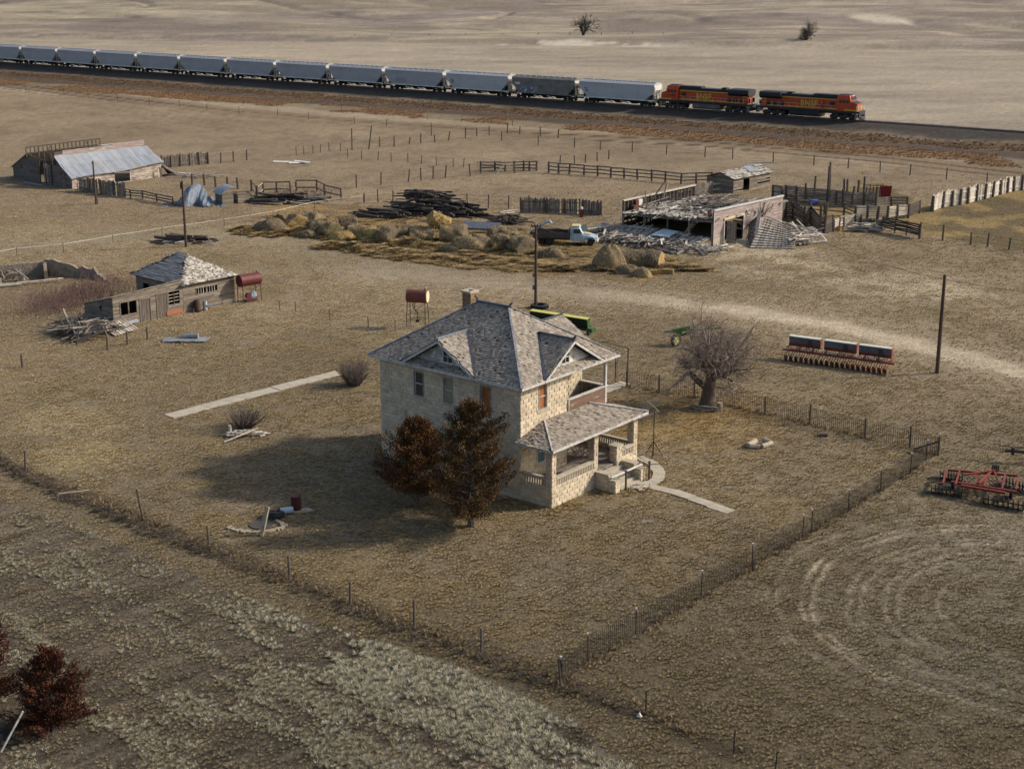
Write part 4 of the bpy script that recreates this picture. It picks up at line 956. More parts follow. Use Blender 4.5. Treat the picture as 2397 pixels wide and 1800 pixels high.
    m = MB(); pile(m, lambda r: (-5.4*math.sqrt(r.random()), r.uniform(.0,11.0)), 90, (1,3.2), (.12,.3), z=(.02,.7), seed=13, dirs=[.05,1.5,2.6], spread=.4); at(m.obj('dark_roof_debris', M['oldwood'], None), kind='stuff')
    m = MB(); pile(m, lambda r: (r.gauss(-2.7,1.0), r.gauss(-1.6,.7)), 120, (.4,1.4), (.06,.2), z=(.02,.7), seed=15); at(m.obj('kindling_heap', M['palewood'], None), kind='stuff')
    m = MB(); pile(m, lambda r: (r.gauss(-1.2,.6), r.gauss(13.2,.8)), 50, (.8,3.4), (.08,.2), z=(.02,1.1), seed=16, dirs=[.8,1.2,2.3], spread=.3); at(m.obj('splintered_boards', M['palewood'], None), kind='stuff')
    m = MB(); m.bar((-5.4,1.2,.1),(-4.2,6.6,.25),.7,.14); m.bar((-5.9,1.0,.1),(-4.8,6.0,.2),.3,.1); at(m.obj('fallen_beam', M['oldwood'], None), 'long dark fallen beam along the foot of the broken timber', 'beam')
    m = MB(); m.poly([(-2.9,3.8,1.05),(-1.3,3.6,1.45),(-1.1,5.7,1.45),(-3.0,6.0,1.0)], .06, up=(0,0,1)); t = at(m.obj('grey_board', mat('blue_grey_panel', (.36,.42,.46), (.3,.35,.39), ns=2, rough=.5), None), 'blue grey square panel lying on the collapsed timbers', 'panel')
    # lattice roof panel slumped right of the door
    lp = thing('slumped_roof_lattice', 'slumped lattice of roof battens leaning against the pink wall', 'roof wreck', GO, GA)
    def Q(x, y, z=0): w_ = G(1250+x*.32098, 370+y*.32098, z)-GO; return Vector((w_.x*math.cos(GA)+w_.y*math.sin(GA), -w_.x*math.sin(GA)+w_.y*math.cos(GA), z))
    a, b, c, d = Q(1575,655,.08), Q(1905,660,.1), Q(1880,505,1.5), Q(1690,425,2.5)
    m = MB()
    for i in range(13):
        t = i/12; m.bar(a.lerp(d, t)+Vector((0,0,.03)), b.lerp(c, t)+Vector((0,0,.03)), .12, .05)
    m.obj('battens', M['oldwood'], lp)
    m = MB()
    for i in range(46):
        t = i/45; p = a.lerp(b, t)+Vector((0,0,-.05)); q = d.lerp(c, t)+Vector((0,0,-.05)); k = random.Random(i).uniform(.6,1); m.bar(p, p.lerp(q, k), .09, .04); 
        if k > .75: m.bar(p.lerp(q, k+.03), q, .09, .04)
    m.obj('slats', M['palewood'], lp)
    e, f, g, h = Q(1545,560,.1), Q(1580,640,.1), Q(1660,400,2.6), Q(1575,470,1.7)
    m = MB()
    for i in range(9): t = i/8; m.bar(e.lerp(h,t), f.lerp(g,t), .08, .04)
    for i in range(16): t = i/15; m.bar(e.lerp(f,t), h.lerp(g,t), .07, .04)
    m.obj('side_slats', M['oldwood'], lp)
    m = MB(); m.bar(Q(1610,625,.1), Q(1645,395,3.3), .4, .06); m.bar(Q(1590,630,.3), Q(1900,632,.25), .16, .08); m.bar(Q(1700,440,2.4), Q(1960,500,.9), .14, .06); m.obj('leaning_plank', M['palewood'], lp)
    m = MB()
    for i in range(14): k = random.Random(i); p = Q(1665+k.uniform(-15,15),430,2.2); m.bar(p, p+Vector((k.gauss(0,.8), k.gauss(0,.5), k.uniform(.8,1.9))),.06,.04)
    m.obj('splinters', M['oldwood'], lp)
    m = MB(); hq = [Q(1870,560), Q(2060,570), Q(2010,640), Q(1880,650)]; pile(m, lambda r: tuple(hq[0].lerp(hq[1], r.random()).lerp(hq[3].lerp(hq[2], r.random()), r.random()))[:2], 120, (1,3.2), (.09,.22), z=(.02,1.1), seed=18, dirs=[.1,1.9,2.6], spread=.3)
    for i in range(9): rx = random.Random(i*3); p = Q(1850+rx.uniform(0,70), 450+rx.uniform(0,40), 1.9-.1*i); m.bar(p, Q(2010+rx.uniform(-40,60), 590+rx.uniform(-20,30), .2), .18, .05)
    at(m.obj('broken_slat_heap', M['palewood'], None), kind='stuff')
    t = thing('white_gate_frame', 'white braced gate frame lying at the right end of the wreckage', 'gate', GL(*tuple(Q(1960,622,.2))), GA-.35); m = MB(); P = [(0,0,0),(3.2,-.2,0),(3.6,1.3,.5),(.4,1.5,.5)]
    for i in range(4): m.bar(P[i], P[(i+1)%4], .12, .06)
    m.bar(P[0], P[2], .1, .05); m.bar(P[1], P[3], .1, .05); m.obj('frame', M['white'], t)
build_garage()

# ---------------------------------------------------------------- small sheds, ruin
def build_small():
    O = G(1716, 453); A = R(47); S = thing('loafing_shed', 'small grey shed with a patched shingle roof behind the collapsed garage', 'shed', O, A)
    P = Plane((0,0,0),(1,0,0),(0,-1,0)); hs = [(2.2,3.6,0,1.5)]
    m = MB(); boards(P, m, 8.4, 0, 1.9, hs, bh=.2, seed=1, gone=.2); boards(Plane((0,0,0),(0,1,0),(-1,0,0)), m, 4.2, 0, lambda x: 1.9+.6*(1-abs(x-2.1)/2.1), bh=.17, seed=2); boards(Plane((8.4,0,0),(0,1,0),(1,0,0)), m, 4.2, 0, 1.9, bh=.17, seed=2); boards(Plane((0,4.2,0),(1,0,0),(0,1,0)), m, 8.4, 0, 1.9, bh=.17, seed=4); m.obj('board_wall', M['shedboard'], S)
    f = [([(-.3,-.3,1.85),(8.7,-.3,1.85),(8.7,2.1,2.7),(-.3,2.1,2.55)],(0,-1,0)), ([(-.3,2.1,2.55),(8.7,2.1,2.7),(8.7,4.5,1.85),(-.3,4.5,1.85)],(0,1,0))]
    r = MB(); [r.poly(p, .06, up=(0,0,1)) for p, d in f]; ro = r.obj('roof', M['underlay'], S); s = MB(); shingles(s, f[0][0], f[0][1], expo=.3, wid=(.2,.5), gone=.15, lift=.03, jit=.08); shingles(s, f[1][0], f[1][1], expo=.3, wid=(.2,.5), gone=.15)
    s.obj('shingles', mat('pale_broken_shingle', (.4,.4,.4)), ro); m = MB(); m.poly([(4.4,.6,2.28),(6.2,.4,2.22),(6.4,2.0,2.78),(4.9,2.0,2.76)], .03, up=(0,0,1)); m.obj('tin_patch', M['tin'], ro)
    t = thing('slatted_gate', 'grey slatted panel leaning in front of the small rear shed', 'gate', G(1650, 455), R(40)); m = MB(); boards(Plane((-3,0,0),(1,0,0),(0,-1,0)), m, 4.5, 0, 1.6, bh=.16, vertical=True, ragged=.2, seed=4); m.obj('boards', M['oldwood'], t); m = MB(); m.bar((-3,.1,.4),(4,.1,.4),.05,.14); m.bar((-3,.1,1.1),(4,.1,1.1),.05,.14); m.obj('rails', M['palewood'], t)
    # tiny collapsed shed by the crumpled tin
    O = G(530, 478); A = R(35); S = thing('tiny_shed', 'tiny plank shed with a curled tin roof beside the crumpled sheet metal', 'shed', O, A)
    m = MB(); boards(Plane((-.8,-.6,0),(1,0,0),(0,-1,0)), m, 1.5, 0, 1.4, bh=.17); boards(Plane((-.8,-.6,0),(0,1,0),(-1,0,0)), m, 2.0, 0, 1.35, bh=.17); boards(Plane((1.3,-.6,0),(1,0,0),(0,-1,0)), m, 1.6, 0, 1.2, bh=.17, seed=4); boards(Plane((1.3,-.6,0),(0,1,0),(-1,0,0)), m, 1.5, 0, 1.2, bh=.17, seed=4); m.obj('board_wall', M['shedboard'], S)
    m = MB(); pts = [(-1.1+.28*i, 1.35+.85*math.sin(min(1,i/7)*1.57)) for i in range(8)]
    for (x0, z0), (x1, z1) in zip(pts, pts[1:]): m.poly([(x0,-.8,z0),(x1,-.8,z1),(x1,1.7,z1),(x0,1.7,z0)], .03, up=(0,0,1))
    m.obj('tin_roof', M['tin'], S)
    # crumpled tin sheet, tent shaped
    O = G(455, 480); n = 30; v = []; 
    for i in range(n+1):
        for j in range(n+1):
            u, w = i/n, j/n; x = -4+8.0*u; y = -1.2+3.2*w; rr_ = vnoise(np.array([x*1.0]), np.array([y*1.0]), 1.1, 7)[0]
            z = max(.03, 2.75*math.exp(-((x+.2)/1.75)**4*.8-abs(x+.2)*.18)*(w**.6)*(1-.15*w)+(rr_-.5)*.35+.5*math.exp(-((x-2.6)/1.0)**2)*w); v.append((x, y+.7*math.sin(x*2.6+.6), z+.07*math.sin(x*11)))
    f = [(i*(n+1)+j, (i+1)*(n+1)+j, (i+1)*(n+1)+j+1, i*(n+1)+j+1) for i in range(n) for j in range(n)]
    m = MB(); m.add(v, f); o = m.obj('crumpled_tin', mat('dull_blue_tin', (.17,.20,.24), (.07,.085,.105), ns=1.5, rough=.65, mul=(2,.5,1)), None, loc=O); tag(o, 'large crumpled sheet of blue grey roofing tin standing like a tent', 'metal sheet'); sol = o.modifiers.new('t', 'SOLIDIFY'); sol.thickness = .02
    # roofless foundation at the far left
    O = G(95, 660); A = R(8); S = thing('sunken_foundation', 'roofless sunken foundation with broken boards at the far left', 'ruin', O, A)
    m = MB(); rr = random.Random(8)
    def wall(a, b, h0, h1, th=.3):
        n = 10; a = Vector(a); b = Vector(b); nn = Vector((-(b-a).y, (b-a).x, 0)).normalized()*th; top = [max(.1, h0+(h1-h0)*i/n+rr.gauss(0,.12)) for i in range(n+1)]
        vs = []
        for i in range(n+1):
            p = a.lerp(b, i/n); vs += [p-Vector((0,0,.3)), p+Vector((0,0,top[i])), p+nn+Vector((0,0,top[i])), p+nn-Vector((0,0,.3))]
        fs = [(4*i+k, 4*i+(k+1)%4, 4*i+4+(k+1)%4, 4*i+4+k) for i in range(n) for k in range(4)]+[(0,1,2,3),(4*n+3,4*n+2,4*n+1,4*n)]; m.add(vs, fs)
    wall((-5,1.5,0),(0,2.8,0),1.1,1.5); wall((0,2.8,0),(4.8,.8,0),1.6,.9); wall((4.8,.8,0),(6.4,-1.2,0),.9,.15); wall((-3.5,-.6,0),(-5,1.5,0),.5,1.1); wall((0,2.5,0),(.3,.6,0),1.3,.9)
    m.obj('earth_wall', mat('crumbling_wall', (.30,.25,.19), (.17,.135,.10), ns=2, bump=.08, bs=5), S)
    m = MB(); pile(m, lambda r: (r.uniform(-4.6,-1.2), r.uniform(-.4,1.6)), 34, (.8,2), (.08,.16), z=(.3,.9), tilt=.9, seed=3, dirs=[.2,.9,2.3]); m.obj('broken_boards', M['oldwood'], S)
    m = MB(); m.bar((-6.5,-2.2,.1),(2.2,-.3,.35),.3,.08); m.bar((-6.8,-2.7,.1),(-1.5,-1.6,.2),.3,.08); m.obj('fallen_plate', M['palewood'], S)
build_small()
# ---------------------------------------------------------------- railway
def RP(s, y=0, z=0): return Vector((RAIL0.x+RD.x*s+RN.x*y, RAIL0.y+RD.y*s+RN.y*y, z))
RZ = .42      # rail head
def text_mesh(name, body, size, m, parent, loc, rot, ext=.02, bold=.0):
    cu = bpy.data.curves.new(name, 'FONT'); cu.body = body; cu.size = size; cu.extrude = ext; cu.offset = bold; cu.align_x = 'CENTER'; cu.space_character = 1.1
    ob = bpy.data.objects.new(name, cu); me = bpy.data.meshes.new_from_object(ob); bpy.data.objects.remove(ob)
    me.name = name; me.materials.clear(); me.materials.append(m); o = bpy.data.objects.new(name, me); col.objects.link(o); o.parent = parent; o.location = loc; o.rotation_euler = rot; return o
def wheelset(parent, xs, r=.46, name='wheel'):
    for x in xs:
        m = MB()
        for y in (-.78,.78): m.cyl((0,y-.07,0),(0,y+.07,0), r, 16)
        m.cyl((0,-.8,0),(0,.8,0), .09, 6); m.obj(name, M['underframe'], parent, loc=(x,0,r))
def make_track():
    t = thing('railway_track', 'single railway track of steel rails on sleepers running past the farm', 'railway track', RP(0), RAIL_ANG)
    m = MB()
    for y in (-.72,.72): m.box((150, y, RZ-.09), (620, .09, .18))
    m.obj('rails', M['rail'], t); m = MB()
    for i in range(880): x = -150+i*.68; m.box((x, 0, RZ-.26), (.24, 2.6, .16))
    o = m.obj('sleepers', M['tie'], t); tag(o, kind='stuff')
make_track()
def prism_x(m, prof, x0, x1):
    n = len(prof); m.add([(x0,y,z) for y,z in prof]+[(x1,y,z) for y,z in prof], [tuple(range(n))[::-1], tuple(range(n,2*n))]+[(i,(i+1)%n,(i+1)%n+n,i+n) for i in range(n)])
def make_hopper(paint, lab):
    t = thing('hopper_car', lab, 'freight car', RP(0,0,RZ), RAIL_ANG, 'covered hopper cars of the train')
    # shell: side profile with slope sheets at both ends
    m = MB(); sx = [(-8.45,4.02),(-8.45,3.1),(-8.2,2.75),(-6.6,1.28),(6.6,1.28),(8.2,2.75),(8.45,3.1),(8.45,4.02)]
    for y in (-1.56,1.56): pass
    n = len(sx); m.add([(x,-1.56,z) for x,z in sx]+[(x,1.56,z) for x,z in sx], [tuple(range(n)), tuple(range(n,2*n))[::-1]]+[(i,i+n,(i+1)%n+n,(i+1)%n) for i in range(n)])
    m.obj('body', M[paint], t)
    m = MB(); prism_x(m, [(-1.6,4.0),(-1.62,4.12),(-1.05,4.42),(1.05,4.42),(1.62,4.12),(1.6,4.0)], -8.5, 8.5); m.obj('roof', M[paint], t)
    m = MB(); m.box((0,0,4.56),(16.4,.7,.1))
    for i in range(10): m.box((-7.2+i*1.6,0,4.5),(.12,1.9,.12))
    m.obj('running_board', M['tin'], t)
    m = MB(); m.box((0,-1.6,1.22),(17.6,.12,.2)); m.box((0,1.6,1.22),(17.6,.12,.2)); m.obj('side_sill', M['hopperwhite'] if paint != 'hopperdirty' else M['hopperdirty'], t)
    m = MB()
    for s in (-1,1):
        m.box((s*8.49,0,3.6),(.06,3.0,.95))
    m.obj('end_sheet', M['hopperwhite'], t)
    m = MB()
    for s in (-1,1):
        m.box((s*7.9,0,1.1),(1.6,3.0,.12)); m.box((s*8.8,0,.85),(.9,.4,.4)); m.box((s*7.6,0,1.7),(.5,1.8,1.0))
    m.box((0,0,.95),(12.6,1.3,.5)); m.box((0,0,1.1),(16,.5,.4))
    for x in (-3.6,0,3.6):
        m.add([(x-1.7,-1.4,1.28),(x+1.7,-1.4,1.28),(x+1.7,1.4,1.28),(x-1.7,1.4,1.28),(x-.5,-.6,.35),(x+.5,-.6,.35),(x+.5,.6,.35),(x-.5,.6,.35)], [(0,1,5,4),(1,2,6,5),(2,3,7,6),(3,0,4,7),(7,6,5,4)])
    m.obj('underframe', M['underframe'], t)
    for x in (-1.8,1.8):
        m = MB(); m.bar((x-.9,-1.15,.78),(x+.9,-1.2,.55),.12,.22); m.obj('hopper_gate', M['hopperwhite'], t)
    for s in (-1,1):
        m = MB()
        for y in (-1.35,1.35): m.box((s*8.62,y,2.3),(.07,.07,3.0))
        for k in range(6): m.box((s*8.62,-1.1,1.4+k*.42),(.05,.5,.05))
        for y in (-.6,.6): m.bar((s*8.5,y,1.2),(s*7.7,y,3.0),.07,.07)
        m.obj('end_ladder', M['hopperwhite'], t)
        g = MB(); x0 = s*6.35
        for y in (-.98,.98): g.box((x0,y,.48),(2.3,.16,.3))
        g.box((x0,0,.55),(.4,2.2,.25)); tr = g.obj('truck', M['underframe'], t); wheelset(tr, (x0-.87, x0+.87))
    return t
def car_label(k):
    w = ['first','second','third','fourth','fifth','sixth','seventh','eighth','ninth','tenth','eleventh','twelfth','thirteenth'][k]
    if k == 1: return 'dirty tan covered hopper car, second behind the locomotives'
    return ('pale' if k in (0,2) else 'blue grey')+' covered hopper car, %s behind the locomotives' % w
CUTS = [-2.5, 10.3, 23.9, 37.8, 52.1, 66.5, 81.4, 96.5, 111.9, 127.4, 143.5, 159.9, 175.7, 193.5]
protos = {}
for k in range(13):
    a, b = CUTS[12-k], CUTS[13-k]; paint = 'hopper2' if k in (0,2) else ('hopperdirty' if k == 1 else 'hopper')
    if paint in protos: t = copy_tree(protos[paint]); t['label'] = car_label(k)
    else: t = protos[paint] = make_hopper(paint, car_label(k))
    t.location = RP((a+b)/2, 0, RZ); t.scale = ((b-a)/18.1, 1, 1)
    if k == 1:
        g = MB(); rr = random.Random(5)
        for i in range(46): x = rr.uniform(-6.0,-1.8); z = rr.uniform(1.45,2.3)+.15*math.sin(x*3); g.bar((x,-1.585,z),(x+rr.uniform(-.5,.5),-1.585,z+rr.uniform(-.3,.35)),.03,.11)
        g.obj('graffiti', mat('blue_white_graffiti', (.62,.66,.7), (.08,.2,.42), ns=1.2, lo=.48, hi=.52), t); g = MB(); g.box((-6.9,-1.585,3.0),(1.3,.03,.45)); g.obj('white_patch', M['white'], t)
    if k == 3: tagged = t
    if k in (0,2): 
        g = MB()
        for i in range(3): g.box((-6.9+.12*i,-1.585,2.9-.28*i),(.8,.02,.14))
        g.obj('stencil_marks', M['slate'], t)
text_mesh('graffiti', 'RHEA', 1.25, mat('faded_pink_graffiti', (.42,.28,.30), (.35,.25,.28)), tagged, (-3.6,-1.6,1.75), (math.pi/2,0,0), .01, .03)
def make_loco(lab, s0, s1, turned):
    t = thing('diesel_locomotive', lab, 'locomotive', RP((s0+s1)/2,0,RZ), RAIL_ANG+(math.pi if turned else 0)); t.scale = ((s1-s0)/21.6,1,1)
    # +x = cab end.  deck, tank, trucks
    m = MB(); m.box((0,0,1.45),(20.6,2.9,.35)); m.box((0,0,1.2),(17,1.2,.4)); m.box((10.4,0,1.1),(.25,2.9,1.2)); m.box((-10.4,0,1.1),(.25,2.9,1.2)); m.box((10.75,0,.9),(.6,.4,.4)); m.box((-10.75,0,.9),(.6,.4,.4)); m.obj('frame', M['locoblack'], t)
    m = MB(); m.add([(10.5,-1.4,.9),(11.0,-.3,.9),(11.0,.3,.9),(10.5,1.4,.9),(10.5,-1.4,.12),(11.2,-.3,.12),(11.2,.3,.12),(10.5,1.4,.12)],[(0,1,5,4),(1,2,6,5),(2,3,7,6)]); m.obj('snow_plough', M['darksteel'], t)
    m = MB(); prism_x(m, [(-1.45,1.25),(-1.45,.55),(-1.1,.3),(1.1,.3),(1.45,.55),(1.45,1.25)], -3.6, 2.6); m.obj('fuel_tank', M['fueltank'] if turned else M['locoblack'], t)
    for c in (-6.9,6.9):
        g = MB()
        for y in (-1.12,1.12): g.box((c,y,.62),(4.6,.22,.36)); [g.box((c+q,y,.55),(.5,.3,.6)) for q in (-1.85,0,1.85)]; [g.box((c+q,y*1.1,.95),(.7,.16,.3)) for q in (-.9,.9)]
        tr = g.obj('truck', M['darksteel'], t); wheelset(tr, (c-1.85,c,c+1.85), .52)
    # long hood
    m = MB(); m.box((-1.65,0,2.62),(15.1,1.9,2.0)); m.box((-9.0,0,2.75),(1.2,2.3,2.3)); m.obj('long_hood', M['orange'], t)
    m = MB(); m.box((-1.3,0,3.82),(14.6,1.96,.5)); m.box((3.6,0,4.18),(5.2,1.7,.3)); m.box((-4.0,0,4.2),(1.1,1.2,.35)); m.obj('hood_roof', M['locoblack'], t)
    m = MB(); prism_x(m, [(-1.2,3.05),(-1.62,3.5),(-1.62,4.1),(-1.3,4.28),(1.3,4.28),(1.62,4.1),(1.62,3.5),(1.2,3.05)], -9.9, -5.4); m.obj('radiator_wing', M['locoblack'], t)
    m = MB()
    for y in (-.965,.965):
        m.box((-.3,y,3.5),(12.2,.04,.16)); m.box((-1.2,y,1.88),(15.8,.05,.2))
    for y in (-1.17,1.17): m.box((-9.0,y,3.0),(1.1,.04,.16))
    m.box((8.8,-1.46,1.85),(2.6,.04,.2)); m.box((8.8,1.46,1.85),(2.6,.04,.2)); m.obj('yellow_stripe', M['locoyellow'], t)
    # cab and nose
    m = MB(); m.box((7.35,0,2.6),(2.7,2.9,1.95)); m.add([(6.0,-1.45,3.55),(6.0,1.45,3.55),(8.7,1.45,3.55),(8.7,-1.45,3.55),(6.0,-1.2,4.35),(6.0,1.2,4.35),(8.35,1.2,4.35),(8.35,-1.2,4.35)],[(0,3,7,4),(1,5,6,2),(4,7,6,5),(0,4,5,1),(3,2,6,7)])
    m.add([(8.7,-1.45,1.62),(8.7,1.45,1.62),(10.0,1.2,1.62),(10.0,-1.2,1.62),(8.7,-1.45,3.3),(8.7,1.45,3.3),(9.9,1.1,2.95),(9.9,-1.1,2.95)],[(0,3,7,4),(1,5,6,2),(3,2,6,7)]); m.obj('cab', M['orange'], t)
    m = MB(); m.poly([(8.7,-1.45,3.31),(9.9,-1.1,2.96),(9.9,1.1,2.96),(8.7,1.45,3.31)]); m.box((7.2,0,4.4),(2.2,1.4,.12)); m.obj('nose_top', M['locoblack'], t)
    m = MB(); m.box((9.98,-.0,2.35),(.06,2.1,.4)); m.bar((9.98,-1.0,1.75),(9.98,0,2.5),.1,.3); m.bar((9.98,1.0,1.75),(9.98,0,2.5),.1,.3); m.obj('nose_emblem', M['locoyellow'], t)
    text_mesh('nose_lettering', 'BNSF', .42, M['locoblack'], t, (10.02,0,2.2), (math.pi/2,0,math.pi/2), .01, .01)
    for s in (-1,1):
        m = MB()
        for x in (6.7,7.4,8.1): m.box((x,s*1.455,3.3),(.5,.03,.5))
        m.obj('cab_side_window', M['glass'], t)
        m = MB(); m.bar((8.62,s*.65,3.5),(8.42,s*.6,4.1),1.0,.04,up=(0,1,0)); m.obj('windshield', mat('pale_windshield', (.45,.55,.58), (.3,.38,.42), ns=2, rough=.2), t)
        m = MB()
        for x in (-9.6,-8.2,-6.8,-5.4): m.box((x,s*1.0,2.3),(.9,.06,.8))
        m.box((4.9,s*.97,2.75),(1.0,.05,.7)); m.obj('hood_louvre', M['locoblack'], t)
        h = MB()
        for x in [10.3,-10.3,9.9,-9.9]: h.bar((x,s*1.4,.5),(x,s*1.4,2.6),.05,.05)
        for i in range(9): h.bar((-8.8+i*1.7,s*1.42,1.6),(-8.8+i*1.7,s*1.42,2.5),.03,.03)
        h.bar((-9.9,s*1.42,2.5),(5.8,s*1.42,2.5),.03,.03); h.obj('handrail', M['handrail'], t)
        text_mesh('lettering', 'BNSF', 1.45, M['locoyellow'], t, (.35 if turned else .2, s*.985, 2.12), (math.pi/2,0,0 if s < 0 else math.pi), .008, .04)
        if turned: text_mesh('cab_number', '5190', .55, M['locoblack'], t, (7.4, s*1.465, 2.3), (math.pi/2,0,0 if s < 0 else math.pi), .008, .01)
    h = MB()
    for s in (-1,1):
        for y in (-1.2,-.5,.5,1.2): h.bar((s*10.35,y,1.5),(s*10.35,y,2.7),.05,.05)
        for y in (-1.42,1.42):
            for k in range(3): h.box((s*9.9,y,.5+.35*k),(.6,.2,.05))
    h.obj('end_rail', M['handrail'], t)
    hn = MB(); hn.box((1.8,0,4.2),(.4,.9,.08)); hn.cyl((1.6,.2,4.1),(2.3,.2,4.15),.07,8); hn.cyl((1.6,-.2,4.1),(2.2,-.2,4.15),.07,8); hn.obj('air_horn', M['locoblack'], t)
    hl = MB(); hl.box((8.5,-.2,4.28),(.12,.22,.2)); hl.box((8.5,.2,4.28),(.12,.22,.2)); hl.obj('headlight', M['white'], t)
    return t
make_loco('rear orange and black locomotive, cab facing the hopper cars', 193.6, 213.4, True)
make_loco('leading orange and black locomotive at the right end of the train', 213.9, 234.3, False)
def person():
    t0 = RP(226.9, 1.2*-1, RZ+1.63)
    vs = [(0,0,.95),(0,0,1.15),(0,0,1.38),(0,0,1.5),(0,0,1.66),(-.1,0,.9),(-.12,.02,.5),(-.12,0,.06),(-.12,-.14,.02),(.1,0,.9),(.12,-.02,.5),(.12,0,.06),(.12,-.14,.02),(-.2,0,1.4),(-.27,0,1.13),(-.25,-.16,.95),(.2,0,1.4),(.27,-.02,1.13),(.22,-.18,.98)]
    es = [(0,1),(1,2),(2,3),(3,4),(0,5),(5,6),(6,7),(7,8),(0,9),(9,10),(10,11),(11,12),(2,13),(13,14),(14,15),(2,16),(16,17),(17,18)]
    rd = [.15,.15,.16,.06,.1,.09,.065,.05,.045,.09,.065,.05,.045,.07,.05,.035,.07,.05,.035]
    me = bpy.data.meshes.new('person'); me.from_pydata(vs, es, []); o = bpy.data.objects.new('person', me); col.objects.link(o); me.materials.append(mat('dark_work_clothes', (.03,.035,.06), (.02,.025,.04)))
    sk = o.modifiers.new('skin', 'SKIN'); 
    for i, r in enumerate(rd): me.skin_vertices[0].data[i].radius = (r, r*.85)
    me.skin_vertices[0].data[0].use_root = True; ss = o.modifiers.new('sub', 'SUBSURF'); ss.levels = 1; ss.render_levels = 1
    o.location = t0; o.rotation_euler = (0,0,RAIL_ANG); tag(o, 'person in an orange vest standing on the leading locomotive walkway', 'person')
    m = MB(); m.tube([(0,0,1.02),(0,0,1.2),(0,0,1.42),(0,0,1.5)], [.2,.21,.2,.12], 10); m.obj('safety_vest', M['vest'], o); m = MB(); m.tube([(0,0,1.66),(0,0,1.74),(0,0,1.8)], [.13,.12,.05], 10); m.obj('hard_hat', M['vest'], o)
person()
# ---------------------------------------------------------------- fences and poles
M['brightboard'] = mat('bleached_sunlit_board', (.66,.60,.51), (.4,.35,.28), ns=4, isl=.3)  # bleached wood, lightened further so slats in shade look sunlit
def fence(lab, pts, h=1.25, kind='wire', postw=.1, postm='post', wm=None, tops=None, cat='fence', name='fence', sub=None, nr=3, th=.02, lean=0.03, rr=None, world=False, bw=.16):
    """posts stand at the given spots of the photograph; sub = extra posts between two spots"""
    P = [Vector(p) if world else G(*p) for p in pts]
    if sub:
        Q = []
        for a, b in zip(P, P[1:]):
            n = max(1, round((b-a).length/sub)); Q += [a.lerp(b, i/n) for i in range(n)]
        P = Q+[P[-1]]
    rr = random.Random(len(lab)*7+len(P)); O = P[0].copy(); t = thing(name, lab, cat, O); P = [p-O for p in P]
    hs = [(tops[i] if tops else h)*rr.uniform(.95,1.05) for i in range(len(P))]
    base = MB(); 
    tp = []
    for i, (p, k) in enumerate(zip(P, hs)):
        d = Vector((rr.gauss(0,lean), rr.gauss(0,lean), 0))*k; top = p+d+Vector((0,0,k)); tp.append((p, top)); m = MB()
        if postm == 'tpost': m.box((0,0,k/2-.1), (.05,.045,k+.2)); m.box((0,0,k*.98), (.055,.05,.1)) 
        else: m.tube([(0,0,-.2),(0,0,k*.5),(0,0,k)], [postw*.68,postw*.65,postw*.6], 7)
        if len(P) <= 100:
            o = m.obj('post', M[postm], t, loc=p); o.rotation_euler = (-d.y/k, d.x/k, 0)
            if postm == 'tpost' and kind == 'mesh': q = MB(); q.box((0,0,k+.05), (.09,.09,.12)); q.obj('insulator', M['white'], o)
    m = MB(); PH = h if kind != 'mesh' else 1.3
    for i_, ((a, at), (b, bt)) in enumerate(zip(tp, tp[1:])):
        if kind != 'wire': at = a+(at-a)*(PH/hs[i_]); bt = b+(bt-b)*(PH/hs[i_+1])
        L = (b-a).length; dr = (b-a)/L
        if kind == 'wire':
            for f in ((.3,.6,.9) if nr == 3 else ((.5,.9) if nr == 2 else (.9,))):
                p, q = a.lerp(at, f), b.lerp(bt, f); m.tube([p, (p+q)/2-Vector((0,0,.03)), q], th/2, 3, False)
        elif kind == 'mesh':
            H = .93
            for k in range(9): f = .03+.9*k/8; m.tube([a.lerp(at, f), b.lerp(bt, f)], .008, 3, False)
            n = int(L/.15)
            for k in range(1, n): u = k/n; m.bar(a.lerp(b, u)+Vector((0,0,.03)), a.lerp(b, u)+(at-a).lerp(bt-b, u)*H, .017, .017)
        elif kind == 'rail':
            for k in range(nr):
                f = .3+.62*k/max(1,nr-1); z = rr.gauss(0,.03); m.bar(a.lerp(at,f)+Vector((0,0,z))-dr*.1, b.lerp(bt,f)+Vector((0,0,rr.gauss(0,.04)))+dr*.1, .05, .17)
        elif kind == 'solid':
            n = max(1, int(min((at-a).length, (bt-b).length)/.21))
            for k in range(n):
                f = (k+.5)/n; m.bar(a.lerp(at,f)+Vector((0,0,rr.gauss(0,.012))), b.lerp(bt,f)+Vector((0,0,rr.gauss(0,.012))), .04, .185)
        elif kind == 'board':
            n = max(1, int(L/bw)); nn = Vector((-dr.y, dr.x, 0))*.05
            for k in range(n):
                if rr.random() < .05: continue
                u = (k+.5)/n; p = a.lerp(b,u)+nn; m.bar(p+Vector((0,0,.02)), p+(at-a).lerp(bt-b,u)*rr.uniform(.86,1.04)+Vector((rr.gauss(0,.02),0,0)), bw*.96, .025, up=nn)
            for f in (.25,.75): m.bar(a.lerp(at,f), b.lerp(bt,f), .05, .12)
    o = None
    if m.v: o = m.obj({'wire':'strands','mesh':'woven_wire','rail':'rails','solid':'boards','board':'upright_boards'}[kind], M[wm or ('wire' if kind in ('wire','mesh') else 'oldwood')], t)
    return t
def z2(x, y): return (x*.27125, 300+y*.27125)
def z4(x, y): return (560+x*.33454, 300+y*.33454)
def z5(x, y): return (1250+x*.32098, 370+y*.32098)
def zR(x, y): return (1800+x*.26989, 370+y*.26989)
